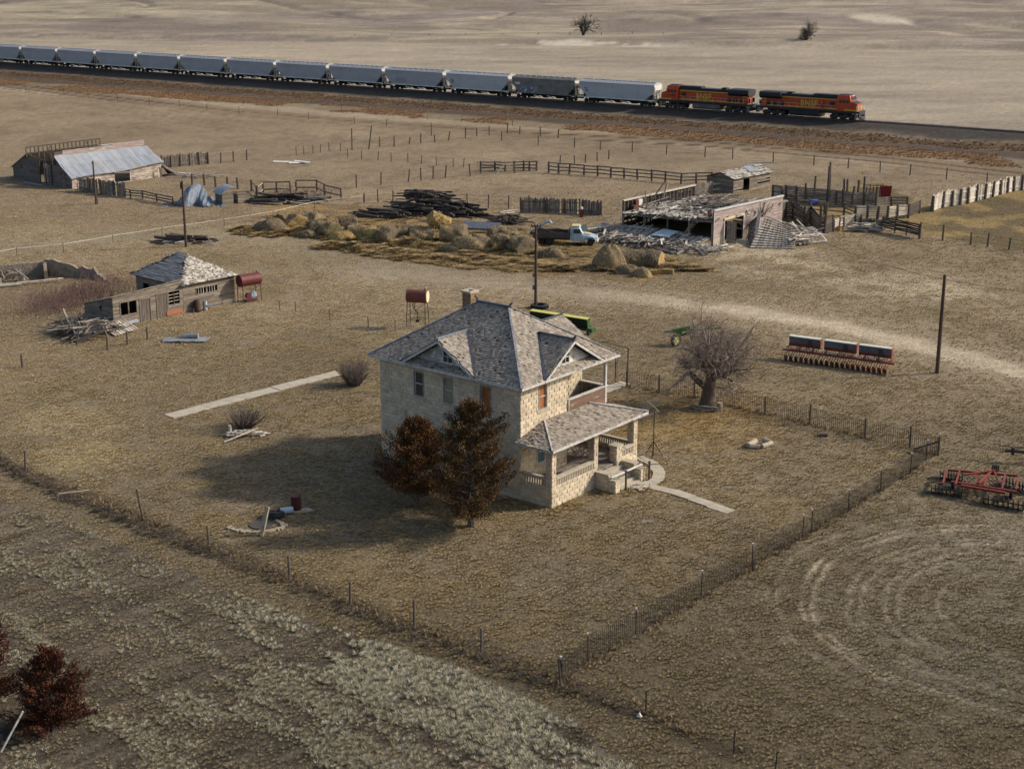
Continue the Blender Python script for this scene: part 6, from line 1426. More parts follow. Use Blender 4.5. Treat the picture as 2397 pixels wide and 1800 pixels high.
def build_machines():
    t = fuel_tank('rusty fuel tank with a cream end on a tall spindly stand behind the house', (978,763), -12, 2.05, 1.75, .56, 'rust', 'tankend', 'darksteel'); m = MB(); m.tube([(-.2,0,2.1),(-.3,0,1.5),(0,0,1.2),(-.05,0,.5)],.035,6); m.tube([(-.4,0,2.1),(-.45,.1,1.7),(-.1,0,1.2)],.03,6); m.box((0,0,.45),(.3,.3,.2)); m.obj('hose', M['tpost'], t)
    t = fuel_tank('red fuel tank on a red steel stand beside the hip roofed shed', (585,706), 42, 1.5, 2.1, .56, 'rustred', 'rustred', 'rustred', .05); m = MB(); m.cyl((-.1,-.1,.55),(-.1,.2,.55),.28,14); m.box((.1,0,.15),(1.2,.6,.1)); m.obj('pump', M['rustred'], t); m = MB(); m.cyl((.45,-.1,.6),(.45,.15,.6),.3,14); m.cyl((.45,-.12,.6),(.45,-.1,.6),.15,10); m.obj('hose_reel', M['truckblue'], t)
    # red grain drill
    a, b = G(1842,838), G(2084,871); ang = math.atan2((b-a).y, (b-a).x); Lr = (b-a).length
    t = thing('red_grain_drill', 'three box red grain drill with rows of discs on the right grass', 'grain drill', (a+b)/2, ang)
    w = Lr/3; 
    for i in range(3):
        x0 = -Lr/2+i*w+.08+(.1 if i else 0); x1 = x0+w-.26; m = MB(); prof = [(.2,1.05),(.05,1.78),(.42,1.8),(.4,1.05)]
        prism_x(m, prof, x0, x1); o = m.obj('seed_box', M['slate'], t); q = MB(); q.add([(x0,.03,1.79),(x1,.03,1.79),(x1,.45,1.82),(x0,.45,1.82),(x0,.03,1.82),(x1,.03,1.82),(x1,.45,1.86),(x0,.45,1.86)],[(4,5,6,7),(0,1,5,4),(1,2,6,5),(2,3,7,6),(3,0,4,7)]); q.obj('lid', M['lid'], o)
        q = MB(); prism_x(q, [(.18,1.0),(.12,1.25),(.44,1.25),(.42,1.0)], x0-.02, x1+.02); prism_x(q, [(.16,1.05),(.02,1.8),(.45,1.82),(.42,1.05)], x1, x1+.05); q.obj('lower_panel', M['red'], o); q = MB(); q.box((x0+(x1-x0)*.68,.02,1.4),(.28,.06,.5)); q.obj('step', M['darksteel'], o)
        q = MB(); rr = random.Random(i)
        for k in range(15): xx = x0+(x1-x0)*(k+.5)/15; q.box((xx,.1+rr.uniform(-.1,.1),.88+rr.uniform(-.06,.04)),(.1,.14,.16)); 
        q.obj('seed_cups', M['paleplastic'], o)
    m = MB(); m.bar((-Lr/2-.2,-.45,.78),(Lr/2+.4,-.45,.78),.12,.12); m.bar((-Lr/2,.5,.6),(Lr/2,.5,.6),.1,.1)
    for i in range(9): x = -Lr/2+Lr*i/8; m.bar((x,-.45,.75),(x,.5,1.0),.07,.07)
    m.obj('tool_bar', M['red'], t)
    n = 40
    for i in range(n):
        x = -Lr/2+Lr*(i+.5)/n; m = MB(); m.bar((0,.15,.85),(0,-.75-.2*(i%2),.3),.04,.06); m.cyl((-.015,-.8-.2*(i%2),.24),(.015,-.78-.2*(i%2),.24),.24,12); m.obj('disc_opener', M['red'] if i > 24 or i % 3 == 0 else M['darksteel'], t, loc=(x,0,0))
    # green drill behind the house
    a, b = G(1238,768), G(1374,790); ang = math.atan2((b-a).y, (b-a).x); Lr = (b-a).length
    t = thing('green_grain_drill', 'long green two box seeder with yellow lids behind the house roof', 'grain drill', (a+b)/2, ang)
    for i in range(2):
        x0 = -Lr/2+i*Lr/2+.06; x1 = x0+Lr/2-.12; m = MB(); prism_x(m, [(.2,.6),(.0,1.5),(.42,1.54),(.4,.6)], x0, x1); o = m.obj('seed_box', M['green'], t)
        q = MB(); q.add([(x0,-.04,1.51),(x1,-.04,1.51),(x1,.47,1.56),(x0,.47,1.56),(x0,-.04,1.55),(x1,-.04,1.55),(x1,.47,1.6),(x0,.47,1.6)],[(4,5,6,7),(0,1,5,4),(1,2,6,5),(2,3,7,6),(3,0,4,7)]); q.obj('lid', M['yellow'], o); q = MB(); prism_x(q, [(.18,.57),(-.04,1.5),(.46,1.55),(.42,.57)], x1, x1+.06); q.obj('end_plate', M['brightgreen'], o)
    m = MB(); m.bar((-Lr/2,.1,.6),(Lr/2,.1,.6),.16,.16); [m.bar((-Lr/2+k*.45,.1,.6),(-Lr/2+k*.45,-.4,.1),.05,.05) for k in range(int(Lr/.45))]; m.obj('tool_bar', M['darksteel'], t); m = MB(); m.box((Lr/2+.3,.2,.65),(.5,.7,.35)); m.obj('end_frame', M['brightgreen'], t); wheel(t, (Lr/2-.3,.9,.4), (1,0,0), .4, .2)
    # green plough with yellow wheel, behind the elm
    t = thing('green_plough', 'green implement frame with a yellow rimmed wheel left of the elm', 'plough', G(1590,808), R(8)); wheel(t, (-.35,-.3,.5), (.6,-1,0), .55, .24); m = MB(); m.bar((-1.2,.3,1.1),(3.8,.8,1.1),.12,.12); m.bar((-.3,.2,.6),(.3,.3,1.3),.2,.3); m.bar((-.6,.0,1.2),(.9,.2,1.4),.25,.3); m.bar((0,.4,.7),(1.6,.5,1.0),.16,.2)
    for k in range(3): m.bar((.9+k*.9,.4,1.1),(1.1+k*.9,.2,.3),.08,.08)
    m.obj('frame', M['brightgreen'], t); m = MB()
    for k in range(4): m.tube([(.8+k*.8,.3,1.0),(1.1+k*.8,0,.6),(.9+k*.8,-.2,.1)],.04,5)
    m.obj('shanks', M['darksteel'], t)
    # disc harrow at the right edge
    t = thing('disc_harrow', 'orange red disc harrow frame in the dry grass at the right', 'disc harrow', G(2290,1150), R(-14)); t.scale = (.92,1.35,1); m = MB(); z = .75
    c = [(-2.0,1.0,z),(2.6,.95,z),(2.3,-1.3,z),(-1.3,-1.25,z)]
    m.bar(c[0],c[1],.1,.12); m.bar((-1.8,-.6,z),(2.2,-1.25,z),.1,.12) ; m.bar((-1.2,-1.0,z),(1.5,-1.5,z),.12,.14)
    for x in (-2.0,-1.2,.0,.6,1.7,2.55): m.bar((x,1.0,z+.02),(x-.35,-1.0,z+.02),.11,.13)
    m.bar((-.9,.2,z+.15),(1.1,1.15,z+.15),.12,.1); m.bar((.95,1.2,z+.1),(1.25,-.5,z+.1),.09,.1); m.bar((.9,1.2,z+.1),(-.1,-.9,z+.2),.1,.12); m.obj('frame', M['harrowred'], t)
    for (x0, x1, y0, y1) in ((-3.0,-1.1,-.75,-.95),(.2,2.6,-1.55,-2.0),(-2.4,-1.0,1.3,1.1),(1.6,3.2,1.0,.3)):
        g = MB(); n = 9; g.bar((x0,y0,.32),(x1,y1,.32),.05,.05); go = g.obj('disc_gang', M['darksteel'], t)
        for k in range(n): u = k/(n-1); q = MB(); q.cyl((-.02,0,0),(.02,0,0),.3,14); q.obj('disc', M['darksteel'], go, loc=(x0+(x1-x0)*u, y0+(y1-y0)*u, .3))
    wheel(t, (-1.6,.1,.38), (1,-.2,0), .38, .22, 'darksteel'); wheel(t, (2.0,-.6,.38), (1,-.2,0), .38, .22, 'darksteel'); m = MB(); [m.tube([(.9+k*.13,1.25,.75),(.9+k*.13,1.35,1.15)],.06,7) for k in range(4)]; m.obj('hydraulic_cylinder', M['darksteel'], t)
    m = MB(); [m.bar((-1.6+k*.3,.6,z-.1),(-.6+k*.3,-1.0,z-.15),.03,.03) for k in range(12)]; m.obj('spring_tines', M['darksteel'], t)
    t = thing('dark_implement', 'dark steel implement bar cut by the right edge of the view', 'implement', G(2388,1083), R(-12)); m = MB(); m.bar((-1.0,0,.75),(2.5,0,.7),.14,.16); m.bar((-1.4,.2,1.0),(2.5,.1,.9),.05,.05); m.bar((-1.3,-.1,.7),(0,0,.7),.04,.04); m.tube([(-.5,0,1.0),(-.5,0,.5)],.12,8); m.obj('tool_bar', M['darksteel'], t); m = MB(); m.bar((.3,0,.7),(.3,0,0),.07,.07); m.bar((1.6,0,.7),(1.6,.1,0),.07,.07); m.obj('stand_legs', M['darksteel'], t)
    # red squeeze chute in the corral, blue barrel, red hydrant
    t = thing('cattle_chute', 'dark red steel cattle chute in the corral', 'cattle chute', G(*zR(910,370)), R(10)); m = MB()
    for x in (-1.3,-.4,.5,1.3):
        for y in (-.5,.5): m.bar((x,y,0),(x,y,2.0),.08,.08)
    for z in (.3,.7,1.1,1.5,1.95): m.bar((-1.3,-.5,z),(1.3,-.5,z),.05,.07); m.bar((-1.3,.5,z),(1.3,.5,z),.05,.07)
    m.obj('bars', M['darksteel'], t); m = MB(); m.poly([(.6,-.6,.1),(1.9,-.6,.1),(2.0,-.7,1.9),(.5,-.7,1.9)], .05); m.obj('side_panel', mat('dark_crimson', (.2,.015,.02), (.12,.01,.015)), t)
    t = thing('blue_barrel', 'bright blue plastic barrel lying in the corral', 'barrel', G(*zR(385,408)), R(20)); m = MB(); m.tube([(-.5,0,.35),(-.45,0,.35),(.45,0,.35),(.5,0,.35)], [.28,.36,.36,.3], 16); m.obj('shell', M['blue'], t); m = MB(); m.tube([(-.2,0,.35),(-.16,0,.35)],.375,16); m.tube([(.16,0,.35),(.2,0,.35)],.375,16); m.obj('hoops', M['blue'], t)
    t = thing('red_pump', 'small red and white pump stand before the board fence', 'pump', G(*z5(345,435))); m = MB(); m.box((0,0,.5),(.35,.35,1.0)); m.obj('body', M['red'], t); m = MB(); m.tube([(0,0,1.0),(0,0,1.2),(0,0,1.3)],[.2,.2,.05],10); m.obj('cap', M['white'], t)
    t = thing('yellow_bucket', 'small yellow bucket in front of the pale rail chute', 'bucket', G(*zR(608,635))); m = MB(); m.tube([(0,0,0),(0,0,.5)],[.2,.26],12); m.obj('shell', mat('dull_yellow', (.5,.3,.05), (.4,.25,.05)), t); m = MB(); m.tube([(0,0,.48),(0,0,.53)],.28,12); m.obj('rim', M['tpost'], t)
build_machines()
# ---------------------------------------------------------------- old truck
def build_truck():
    t = thing('flatbed_truck', 'old pale blue pickup truck with yellow showing through and a dark stake bed', 'truck', G(1352,572), R(-8)); m = MB()
    def loft(m, secs):
        n = len(secs[0]); base = len(m.v)
        for s in secs: m.v += [tuple(p) for p in s]
        for i in range(len(secs)-1):
            for k in range(n): m.f.append((base+i*n+k, base+i*n+(k+1)%n, base+(i+1)*n+(k+1)%n, base+(i+1)*n+k))
        m.f.append(tuple(base+k for k in range(n))[::-1]); m.f.append(tuple(base+(len(secs)-1)*n+k for k in range(n)))
    def sec(x, w, z0, z1, r=.15): return [(x,-w,z0),(x,w,z0),(x,w,z1-r),(x,w-r,z1),(x,-w+r,z1),(x,-w,z1-r)]
    # cab
    loft(m, [sec(-.75,.85,.5,1.25), sec(.75,.88,.5,1.25)]); loft(m, [sec(-.72,.8,1.24,1.95,.12), sec(-.5,.78,1.24,2.1,.25), sec(.25,.76,1.24,2.1,.25), sec(.6,.78,1.24,1.35,.05)]); m.obj('cab', M['truckblue'], t)
    m = MB(); loft(m, [sec(-.6,.66,2.06,2.12,.03), sec(.2,.62,2.06,2.125,.03)]); m.obj('roof_patch', M['truckyellow'], t)
    m = MB(); loft(m, [sec(.7,.62,.6,1.28,.2), sec(1.4,.55,.6,1.24,.25), sec(2.05,.42,.6,1.02,.3)]); m.obj('hood', M['truckblue'], t); m = MB(); loft(m, [sec(.78,.5,1.2,1.3,.04), sec(1.3,.42,1.18,1.265,.04)]); m.obj('hood_patch', M['truckyellow'], t)
    for s in (-1,1):
        m = MB(); pts = []
        for k in range(10): a = math.pi*k/9; pts.append((1.45-math.cos(a)*.62, .55+math.sin(a)*.5))
        v = []; 
        for x, z in pts: v += [(x,s*.5,z),(x,s*.92,z),(x,s*.95,z-.12),(x,s*.95,.45 if k else z)]
        f = [(4*i+j,4*i+j+1,4*i+5+j,4*i+4+j) for i in range(9) for j in range(2)]; m.add(v, f); m.obj('front_fender', M['truckblue'], t); wheel(t, (1.45,s*.75,.36), (0,1,0), .36, .2, 'darksteel'); m = MB(); m.cyl((2.0,s*.68,.9),(2.1,s*.68,.88),.13,12); m.obj('headlight', M['white'], t)
        m = MB(); m.box((.0,s*.815,1.55),(.75,.03,.42)); m.obj('side_window', M['glass'], t); m = MB(); m.box((-.0,s*.885,.95),(1.0,.02,.75)); o = m.obj('door', M['truckblue'], t)
    m = MB(); m.bar((.56,0,1.38),(.3,0,1.98),1.25,.03,up=(0,1,0)); m.obj('windshield', M['tin'], t)
    m = MB(); m.box((2.1,0,.75),(.08,1.0,.3)); m.box((2.2,0,.5),(.1,1.8,.14)); [m.box((2.15,0,.68+.07*k),(.04,.9,.02)) for k in range(4)]; m.obj('grille', M['handrail'], t)
    m = MB(); m.box((-2.8,0,.85),(3.9,2.2,.12)); [m.box((-2.8,s*1.08,1.15),(3.9,.06,.55)) for s in (-1,1)]; m.box((-.88,0,1.3),(.06,2.1,.9)); m.bar((-4.2,.5,1.6),(-2.2,-.2,1.1),.1,.1); m.bar((-4.0,1.0,1.7),(-1.2,1.0,1.35),.25,.05); m.box((-2.2,0,.6),(5,.8,.2)); m.obj('stake_bed', M['darkwood'], t)
    wheel(t, (-3.0,-.85,.4), (0,1,0), .4, .3, 'darksteel'); wheel(t, (-3.0,.85,.4), (0,1,0), .4, .3, 'darksteel')
    # trailer-mounted auger behind
    q = thing('grain_auger', 'pale curved auger spout on a dark wheeled frame left of the truck', 'auger', G(1275,564), R(-8)); m = MB(); m.tube([(-1.6,.3,.9),(-.6,.3,1.5),(.1,.3,2.0),(.5,.3,2.15),(.7,.3,1.9)], .13, 8); m.obj('tube', M['truckblue'], q); m = MB(); m.bar((-1.6,0,.8),(2.4,-.2,.7),.2,.2); m.box((.1,.1,.9),(1.6,.9,.4)); m.obj('frame', M['darksteel'], q); wheel(q, (-.1,-.5,.42), (0,1,0), .42, .25, 'orange'); wheel(q, (-.1,.6,.42), (0,1,0), .42, .25, 'orange')
build_truck()
# ---------------------------------------------------------------- yard odds and ends
def slab_path(name, lab, pts, w, seg, seed=1):
    """concrete walk of separate slabs"""
    t = thing(name, lab, 'walkway', G(*pts[0])); P = [G(*p)-G(*pts[0]) for p in pts]; rr = random.Random(seed); L = [0]
    for a, b in zip(P, P[1:]): L.append(L[-1]+(b-a).length)
    def at(s):
        for i in range(len(P)-1):
            if s <= L[i+1] or i == len(P)-2: u = (s-L[i])/(L[i+1]-L[i]); d = (P[i+1]-P[i]).normalized(); return P[i].lerp(P[i+1], u), Vector((-d.y, d.x, 0))
    m = MB(); n = int(L[-1]/seg)
    for i in range(n):
        a, na = at(L[-1]*i/n+.02); b, nb = at(L[-1]*(i+1)/n-.02); z = .05+rr.uniform(0,.05); j = lambda: rr.uniform(-.05,.05); z2_ = z+j()*.6
        m.poly([a-na*(w/2+j())+Vector((0,0,z)), b-nb*(w/2+j())+Vector((0,0,z2_)), b+nb*(w/2+j())+Vector((0,0,z2_)), a+na*(w/2+j())+Vector((0,0,z))], .14, up=(0,0,1))
    m.obj('slabs', M['concrete'], t); FOOT.append([(p.x+t.location.x, p.y+t.location.y) for p in [at(L[-1]*i/12)[0]-at(L[-1]*i/12)[1]*w*.5 for i in range(13)]+[at(L[-1]*i/12)[0]+at(L[-1]*i/12)[1]*w*.5 for i in range(12,-1,-1)]])
    return t
slab_path('concrete_walk', 'long pale concrete walk running from the bush to the left yard', [(395,976),(795,873)], 1.2, 2.6)
slab_path('front_walk', 'broken concrete slabs leading from the porch steps to the lower right', [(1478,1130),(1540,1143),(1600,1160),(1660,1183),(1712,1199)], .8, 1.25, 3)
slab_path('curved_walk', 'curved concrete walk round the right corner of the porch', [(1494,1070),(1525,1085),(1545,1107),(1538,1128),(1500,1140)], .75, .9, 4)
slab_path('gate_walk', 'short concrete slabs leading to the tall pipe gate', [(1408,918),(1440,905),(1462,896)], .9, 1.0, 5)
def odds():
    # antenna on a tripod
    t = thing('tv_antenna', 'old television antenna on a green tripod mast right of the porch', 'antenna', G(1529,1067)); m = MB(); m.tube([(0,0,0),(0,0,3.0)],.035,7); m.obj('mast', M['tpost'], t); m = MB(); [m.bar((0,0,1.0),(math.cos(a)*.6,math.sin(a)*.6,0),.04,.04) for a in (.3,2.4,4.5)]; m.obj('tripod', M['green'], t); m = MB(); m.bar((-.5,-.1,3.75),(.35,.1,2.95),.04,.04); [m.bar((-.5+k*.12+.55,-.1-.3,3.75-.1*k+.3),(-.5+k*.12-.6,-.1+.3,3.75-.1*k-.3),.02,.02) for k in range(5)]; m.bar((-1.0,-.2,2.55),(.3,.1,3.0),.03,.03); m.obj('boom', M['handrail'], t)
    # pole base tyre
    t = thing('tractor_tyre', 'old tractor tyre lying round the foot of the middle utility pole', 'tyre', G(1263,722)); m = MB(); tyre(m, (0,0,.2), (0,0,1), .78, .36, 26); m.obj('casing', M['rubber'], t); m = MB(); [m.box((math.cos(a)*.79,math.sin(a)*.79,.2),(.06,.06,.3)) for a in [k*.3 for k in range(21)]]; m.obj('tread_lugs', M['rubber'], t)
    # dug hole with leaning board, wheel, culvert piece, barrel
    t = thing('stone_pit', 'small dug pit lined with pale stone in the near yard', 'pit', G(600,1232)); m = MB(); rr = random.Random(2)
    for k in range(30):
        a = -3.0+k*.13; x, y = math.cos(a)*1.55+rr.gauss(0,.05), math.sin(a)*.95+rr.gauss(0,.05); m.box((x*1.0,y,.02),(.24+rr.random()*.12,.14+.1*rr.random(),.12+rr.random()*.06), Matrix.Rotation(a+1.57,3,'Z'))
    m.obj('rim_stones', M['tanboard'], t); m = MB(); m.tube([(.25,.25,-.2),(.25,.25,.05)],[.55,.7],16); m.obj('hollow', M['underlay'], t)
    m = MB(); m.bar((-.15,-.35,0),(.18,.1,1.55),.26,.1); m.bar((-.15,-.45,0),(-.05,.0,1.0),.12,.08); o = m.obj('leaning_board', M['tanboard'], None, loc=G(621,1248)); tag(o, 'pale thick board standing slanted in the stone pit', 'board')
    t = thing('spoked_wheel', 'dark spoked tractor wheel lying by the pit', 'wheel', G(644,1211)); m = MB(); tyre(m, (0,0,.2), (0,.25,1), .55, .34, 22); m.obj('tyre', M['rubber'], t); m = MB(); [m.bar((0,0,.28),(math.cos(k)*.36,math.sin(k)*.36-.03,.26),.05,.04) for k in [i*.785 for i in range(8)]]; m.obj('spokes', M['slate'], t)
    t = thing('grey_pipe', 'short pale grey pipe lying between the wheel and the barrel', 'pipe', G(672,1202), R(18)); m = MB(); m.tube([(-.4,0,.2),(.35,0,.2)],.2,14); m.obj('pipe_wall', M['truckblue'], t); m = MB(); m.tube([(-.44,0,.2),(-.4,0,.2)],.23,14); m.obj('collar', M['tpost'], t)
    t = thing('rusty_barrel', 'upright dark red barrel on a pale slab in the near yard', 'barrel', G(694,1194)); m = MB(); m.tube([(0,0,.05),(0,0,.88)],.29,18); m.obj('shell', mat('dark_red_rust', (.075,.02,.018), (.05,.018,.015)), t); m = MB(); [m.tube([(0,0,z),(0,0,z+.04)],.305,18) for z in (.3,.58,.86)]; m.obj('hoops', mat('dark_red_rust', (.1,.03,.03)), t)
    m = MB(); m.poly([(-.7,-.4,.05),(.9,-.1,.07),(.5,.35,.07),(-.6,.3,.05)], .12, up=(0,0,1)); o = m.obj('well_slab', M['limestone'], None, loc=G(701,1196)); tag(o, 'pale angular stone slab under the dark red barrel', 'slab')
    # log sections by the elm
    t = thing('pale_logs', 'square of three pale broken log sections on the right lawn', 'logs', G(1779,1045), R(15)); m = MB(); m.tube([(-.9,-.1,.2),(-.1,.5,.22)],[.17,.2],9); m.obj('log', M['limestone'], t); m = MB(); m.tube([(-.1,-.5,.18),(.8,-.1,.2)],[.17,.15],9); m.obj('log', M['limestone'], t); m = MB(); m.tube([(.7,.0,.2),(.5,.55,.22)],[.2,.18],9); m.obj('log', M['deadbark'], t); m = MB(); m.tube([(-.8,-.2,.16),(-.2,-.5,.16)],[.16,.15],9); m.obj('log', M['limestone'], t)
    m = MB(); m.tube([(0,0,-.1),(0,0,.5)],[.22,.2],10); o = m.obj('stump', M['deadbark'], None, loc=G(1684,958)); tag(o, 'short pale topped stump at the foot of the elm', 'stump')
    m = MB(); m.box((0,0,.1),(.62,.36,.2)); m.box((.1,0,.22),(.45,.26,.05)); o = m.obj('stone_block', M['post'], None, loc=G(1925,1022)); tag(o, 'small grey stone block lying inside the right back fence', 'stone')
    m = MB(); m.poly([(-.4,-.15,.04),(.35,-.2,.05),(.42,.2,.08),(-.2,.22,.06)], .1, up=(0,0,1)); o = m.obj('flat_stone', M['oldwood'], None, loc=G(1514,1222)); tag(o, 'flat grey stone in the lawn below the front walk', 'stone')
    m = MB(); m.tube([(-.1,0,.05),(0,0,.16),(.1,0,.06)],[.05,.12,.04],7); o = m.obj('white_rag', M['white'], None, loc=G(1497,1680)); tag(o, 'small white scrap on the ground at the bottom fence post', 'scrap')
    rr = random.Random(12)
    # fallen pole and stick heaps by the left bush
    m = MB(); m.tube([(-1.0,-.7,.1),(0,0,.35),(1.0,.9,.55)],[.05,.06,.05],6); o = m.obj('fallen_pole', M['palewood'], None, loc=G(565,1030)); tag(o, 'pale bent pole lying in front of the left bush', 'pole')
    t = thing('white_stub', 'pale grey stub post standing left of the left bush', 'post', G(540,1018)); m = MB(); m.tube([(0,0,-.1),(-.05,0,.65)],[.13,.11],8); m.obj('shaft', M['palewood'], t); m = MB(); m.tube([(-.05,0,.64),(-.05,0,.68)],.12,8); m.obj('cut_top', M['limestone'], t)
    m = MB(); m.bar((0,0,0),(.9,.5,1.6),.07,.07); o = m.obj('stick', M['palewood'], None, loc=G(2,1760)); tag(o, 'pale stick poking up at the bottom left corner', 'stick')
    m = MB(); m.box((0,0,.05),(4.2,.25,.1)); o = m.obj('pale_pipe', M['truckblue'], None, loc=G(1781,381)); tag(o, 'long pale pipe lying in the pasture beyond the small rear shed', 'pipe')
odds()
# ---------------------------------------------------------------- trees and bushes
def branchy(seed, start, d0, L0, r0, levels, nch, spread, lr, shrink=.66, rsh=.6, grav=.0, seg=3, jit=.18, rmin=.004):
    """recursive bare branches -> list of (points, radii, level)"""
    rr = random.Random(seed); out = []
    def grow(p, d, L, r, lv):
        pts = [p]; rs = [r]; q = p.copy(); dd = d.normalized()
        for i in range(seg):
            dd = (dd + Vector((rr.gauss(0,jit), rr.gauss(0,jit), rr.gauss(0,jit)+grav))).normalized(); q = q + dd*(L/seg); pts.append(q.copy()); rs.append(max(rmin, r*(1-(1-rsh)*(i+1)/seg)))
        out.append((pts, rs, lv))
        if lv >= levels: return
        n = nch[lv] if lv < len(nch) else nch[-1]
        for k in range(n):
            u = rr.uniform(.35, 1) if k else 1.0; idx = min(seg, max(1, int(round(u*seg)))); base = pts[idx]
            ax = Vector((rr.gauss(0,1), rr.gauss(0,1), rr.gauss(0,1))).cross(dd); ax = ax.normalized() if ax.length > .01 else Vector((1,0,0))
            nd = Matrix.Rotation(rr.uniform(*spread), 3, ax) @ dd; nd.z += lr
            grow(base, nd, L*shrink*rr.uniform(.75,1.2), max(rmin, rs[idx]*rr.uniform(.55,.8)), lv+1)
    grow(Vector(start), Vector(d0), L0, r0, 0); return out
def bare_tree(lab, loc, name, cat, trunks, bark, twig, cut=2, group=None, trunk_first=None):
    t = thing(name, lab, cat, loc, 0, group); a = MB(); b = MB()
    if trunk_first: a.tube(*trunk_first)
    for br in trunks:
        for pts, rs, lv in br: (a if lv < cut else b).tube(pts, rs, 6 if lv < cut else 3, lv < 1)
    a.obj('trunk', M[bark], t, smooth=True); b.obj('crown', M[twig], t); return t
def build_trees():
    # elm in the yard
    L = G(1655, 953); tr = [[(0,0,-.2),(0,0,.35),(.05,0,1.0),(.12,0,1.7),(.2,0,2.3)],[.74,.56,.47,.44,.34],12]; br = []
    for i, (s, d, l, r) in enumerate((((.1,0,1.9),(-.3,.1,1),1.9,.27),((.2,0,2.1),(.45,-.1,1),2.0,.27),((.15,0,2.0),(.05,.5,1),1.9,.24),((.2,0,2.1),(.95,.3,.55),2.0,.2),((.1,0,2.0),(-.75,-.3,.75),1.5,.17),((.2,0,2.0),(.3,-.75,.75),1.8,.2),((.25,0,2.0),(1,-.3,.18),2.0,.17),((.15,0,2.1),(-.6,.6,.7),1.6,.17),((.2,0,2.1),(.7,.7,.8),1.9,.19))):
        br.append(branchy(100+i, s, d, l, r, 5, [4,4,4,4,3], (.35,1.1), .03, .735, .62, grav=.01, jit=.22, rmin=.0035))
    br.append([([(Vector((.0,0,1.4))), Vector((-.8,-.1,2.0)), Vector((-1.35,-.15,2.6))],[.3,.24,.2],0)])
    br.append([([(Vector((.4,0,1.5))), Vector((1.1,-.1,1.45)), Vector((1.9,.1,1.75))],[.06,.04,.02],0)])
    t = bare_tree('large bare elm with a spreading twiggy crown inside the yard fence', L, 'bare_elm', 'tree', br, 'bark', 'elmtwig', 2, trunk_first=tr)
    m = MB(); m.tube([(-1.35,-.15,2.6),(-2.0,-.3,2.1),(-2.9,-.4,1.35),(-3.3,-.5,.95)],[.13,.1,.06,.02],8)
    rr = random.Random(3)
    for i in range(30): u = rr.random(); p = Vector((-1.4-1.8*u,-.2-.2*u,2.5-1.4*u)); m.bar(p, p+Vector((rr.gauss(0,.25),rr.gauss(0,.15),rr.gauss(0,.12))), .12, .04)
    for i in range(3): m.tube([(.5,.1,2.5),(1.6,.1,3.6),(2.4,.1,4.6+i*.1),(2.9,.1,5.3+i*.2),(3.1+.2*i,.1,6.2)],[.08,.06,.045,.03,.01],5)
    m.tube([(.2,0,2.4),(.8,0,4.2),(1.2,-.1,5.0),(1.5,-.1,5.6)],[.07,.055,.035,.012],5); m.obj('broken_limb', M['deadbark'], t)
    # cedars by the house
    def cedar(lab, loc, H, Rr, seed, leafm, bark, low=.12, base=.9, n=5200, lobes=8):
        t = thing('brown_cedar', lab, 'tree', loc); rr = random.Random(seed); m = MB(); m.tube([(0,0,-.15),(.03,0,H*.12),(0,.05,H*.3),(0,0,H*.62),(0,0,H*.9)],[.24*H/7,.17*H/7,.14*H/7,.09*H/7,.02],9)
        V = []; R_ = np.random.RandomState(seed); nb = lobes*13; per = int(n/nb)
        for i in range(nb):
            u = (i+.5)/nb; z = H*(low+(1-low)*u); a = i*2.4+rr.uniform(-.5,.5); lobe = 1+.28*math.sin(a*2+seed+u*3)+.2*math.sin(a*3+u*13+seed*2)
            prof = (math.sin(min(1,(u+.06)/.38)*math.pi/2))*(1-u)**.5*1.16; rad = Rr*prof*lobe*rr.uniform(.5,1.15)+.05
            tip = Vector((math.cos(a)*rad, math.sin(a)*rad, z+rr.uniform(.0,.45))); root = Vector((0,0,max(.3,z-rad*.45))); midp = root.lerp(tip,.55)+Vector((0,0,-.1*rad))
            m.tube([root, midp, tip],[.035*H/7,.022,.006],4,False)
            A, B_, C_ = np.array(root), np.array(midp), np.array(tip); k = int(per*rr.uniform(.4,1.6)); w = R_.uniform(.25,1,(k,1))**.7
            p = (1-w)**2*A+2*w*(1-w)*B_+w*w*C_+R_.normal(0,1,(k,3))*np.array([.15,.15,.11])*(1.2-.7*w)*(Rr/2.2+.25); ax = (C_-B_)/max(1e-6,np.linalg.norm(C_-B_))
            out = ax*1.0+np.array([0,0,.45])+R_.normal(0,.5,(k,3)); out /= np.linalg.norm(out,axis=1,keepdims=True); sd = np.cross(out, R_.normal(0,1,(k,3))); sd /= np.linalg.norm(sd,axis=1,keepdims=True); l = R_.uniform(.05,.16,(k,1)); wd = l*.2
            V.append(np.stack([p-sd*wd*.4, p+sd*wd*.4, p+out*l*.6+sd*wd, p+out*l, p+out*l*.6-sd*wd], 1).reshape(-1,3))
        for k in range(26):
            a = rr.uniform(0,6.28); z = H*rr.uniform(max(.05,low*.7),low+.15); q = Vector((math.cos(a),math.sin(a),-.25))*Rr*rr.uniform(.5,.95); m.tube([(0,0,z+.2),(q.x*.6,q.y*.6,z),(q.x,q.y,max(.05,z-.5))],[.03,.02,.005],4,False)
        m.obj('trunk', M[bark], t)
        V = np.concatenate(V); nq = len(V)//5; i5 = np.arange(nq)*5; Fq = np.concatenate([np.stack([i5,i5+1,i5+2],1), np.stack([i5,i5+2,i5+4],1), np.stack([i5+4,i5+2,i5+3],1)])
        npmesh('crown', V, Fq, M[leafm], t); return t
    cedar('taller brown cedar at the right of the pair against the house wall', G(1103,1232), 7.2, 2.55, 11, 'cedar', 'bark', .13, n=44000, lobes=14)
    cedar('shorter brown cedar at the left of the pair against the house wall', G(978,1186), 5.1, 2.75, 21, 'cedarrust', 'bark', .24, n=40000, lobes=13)
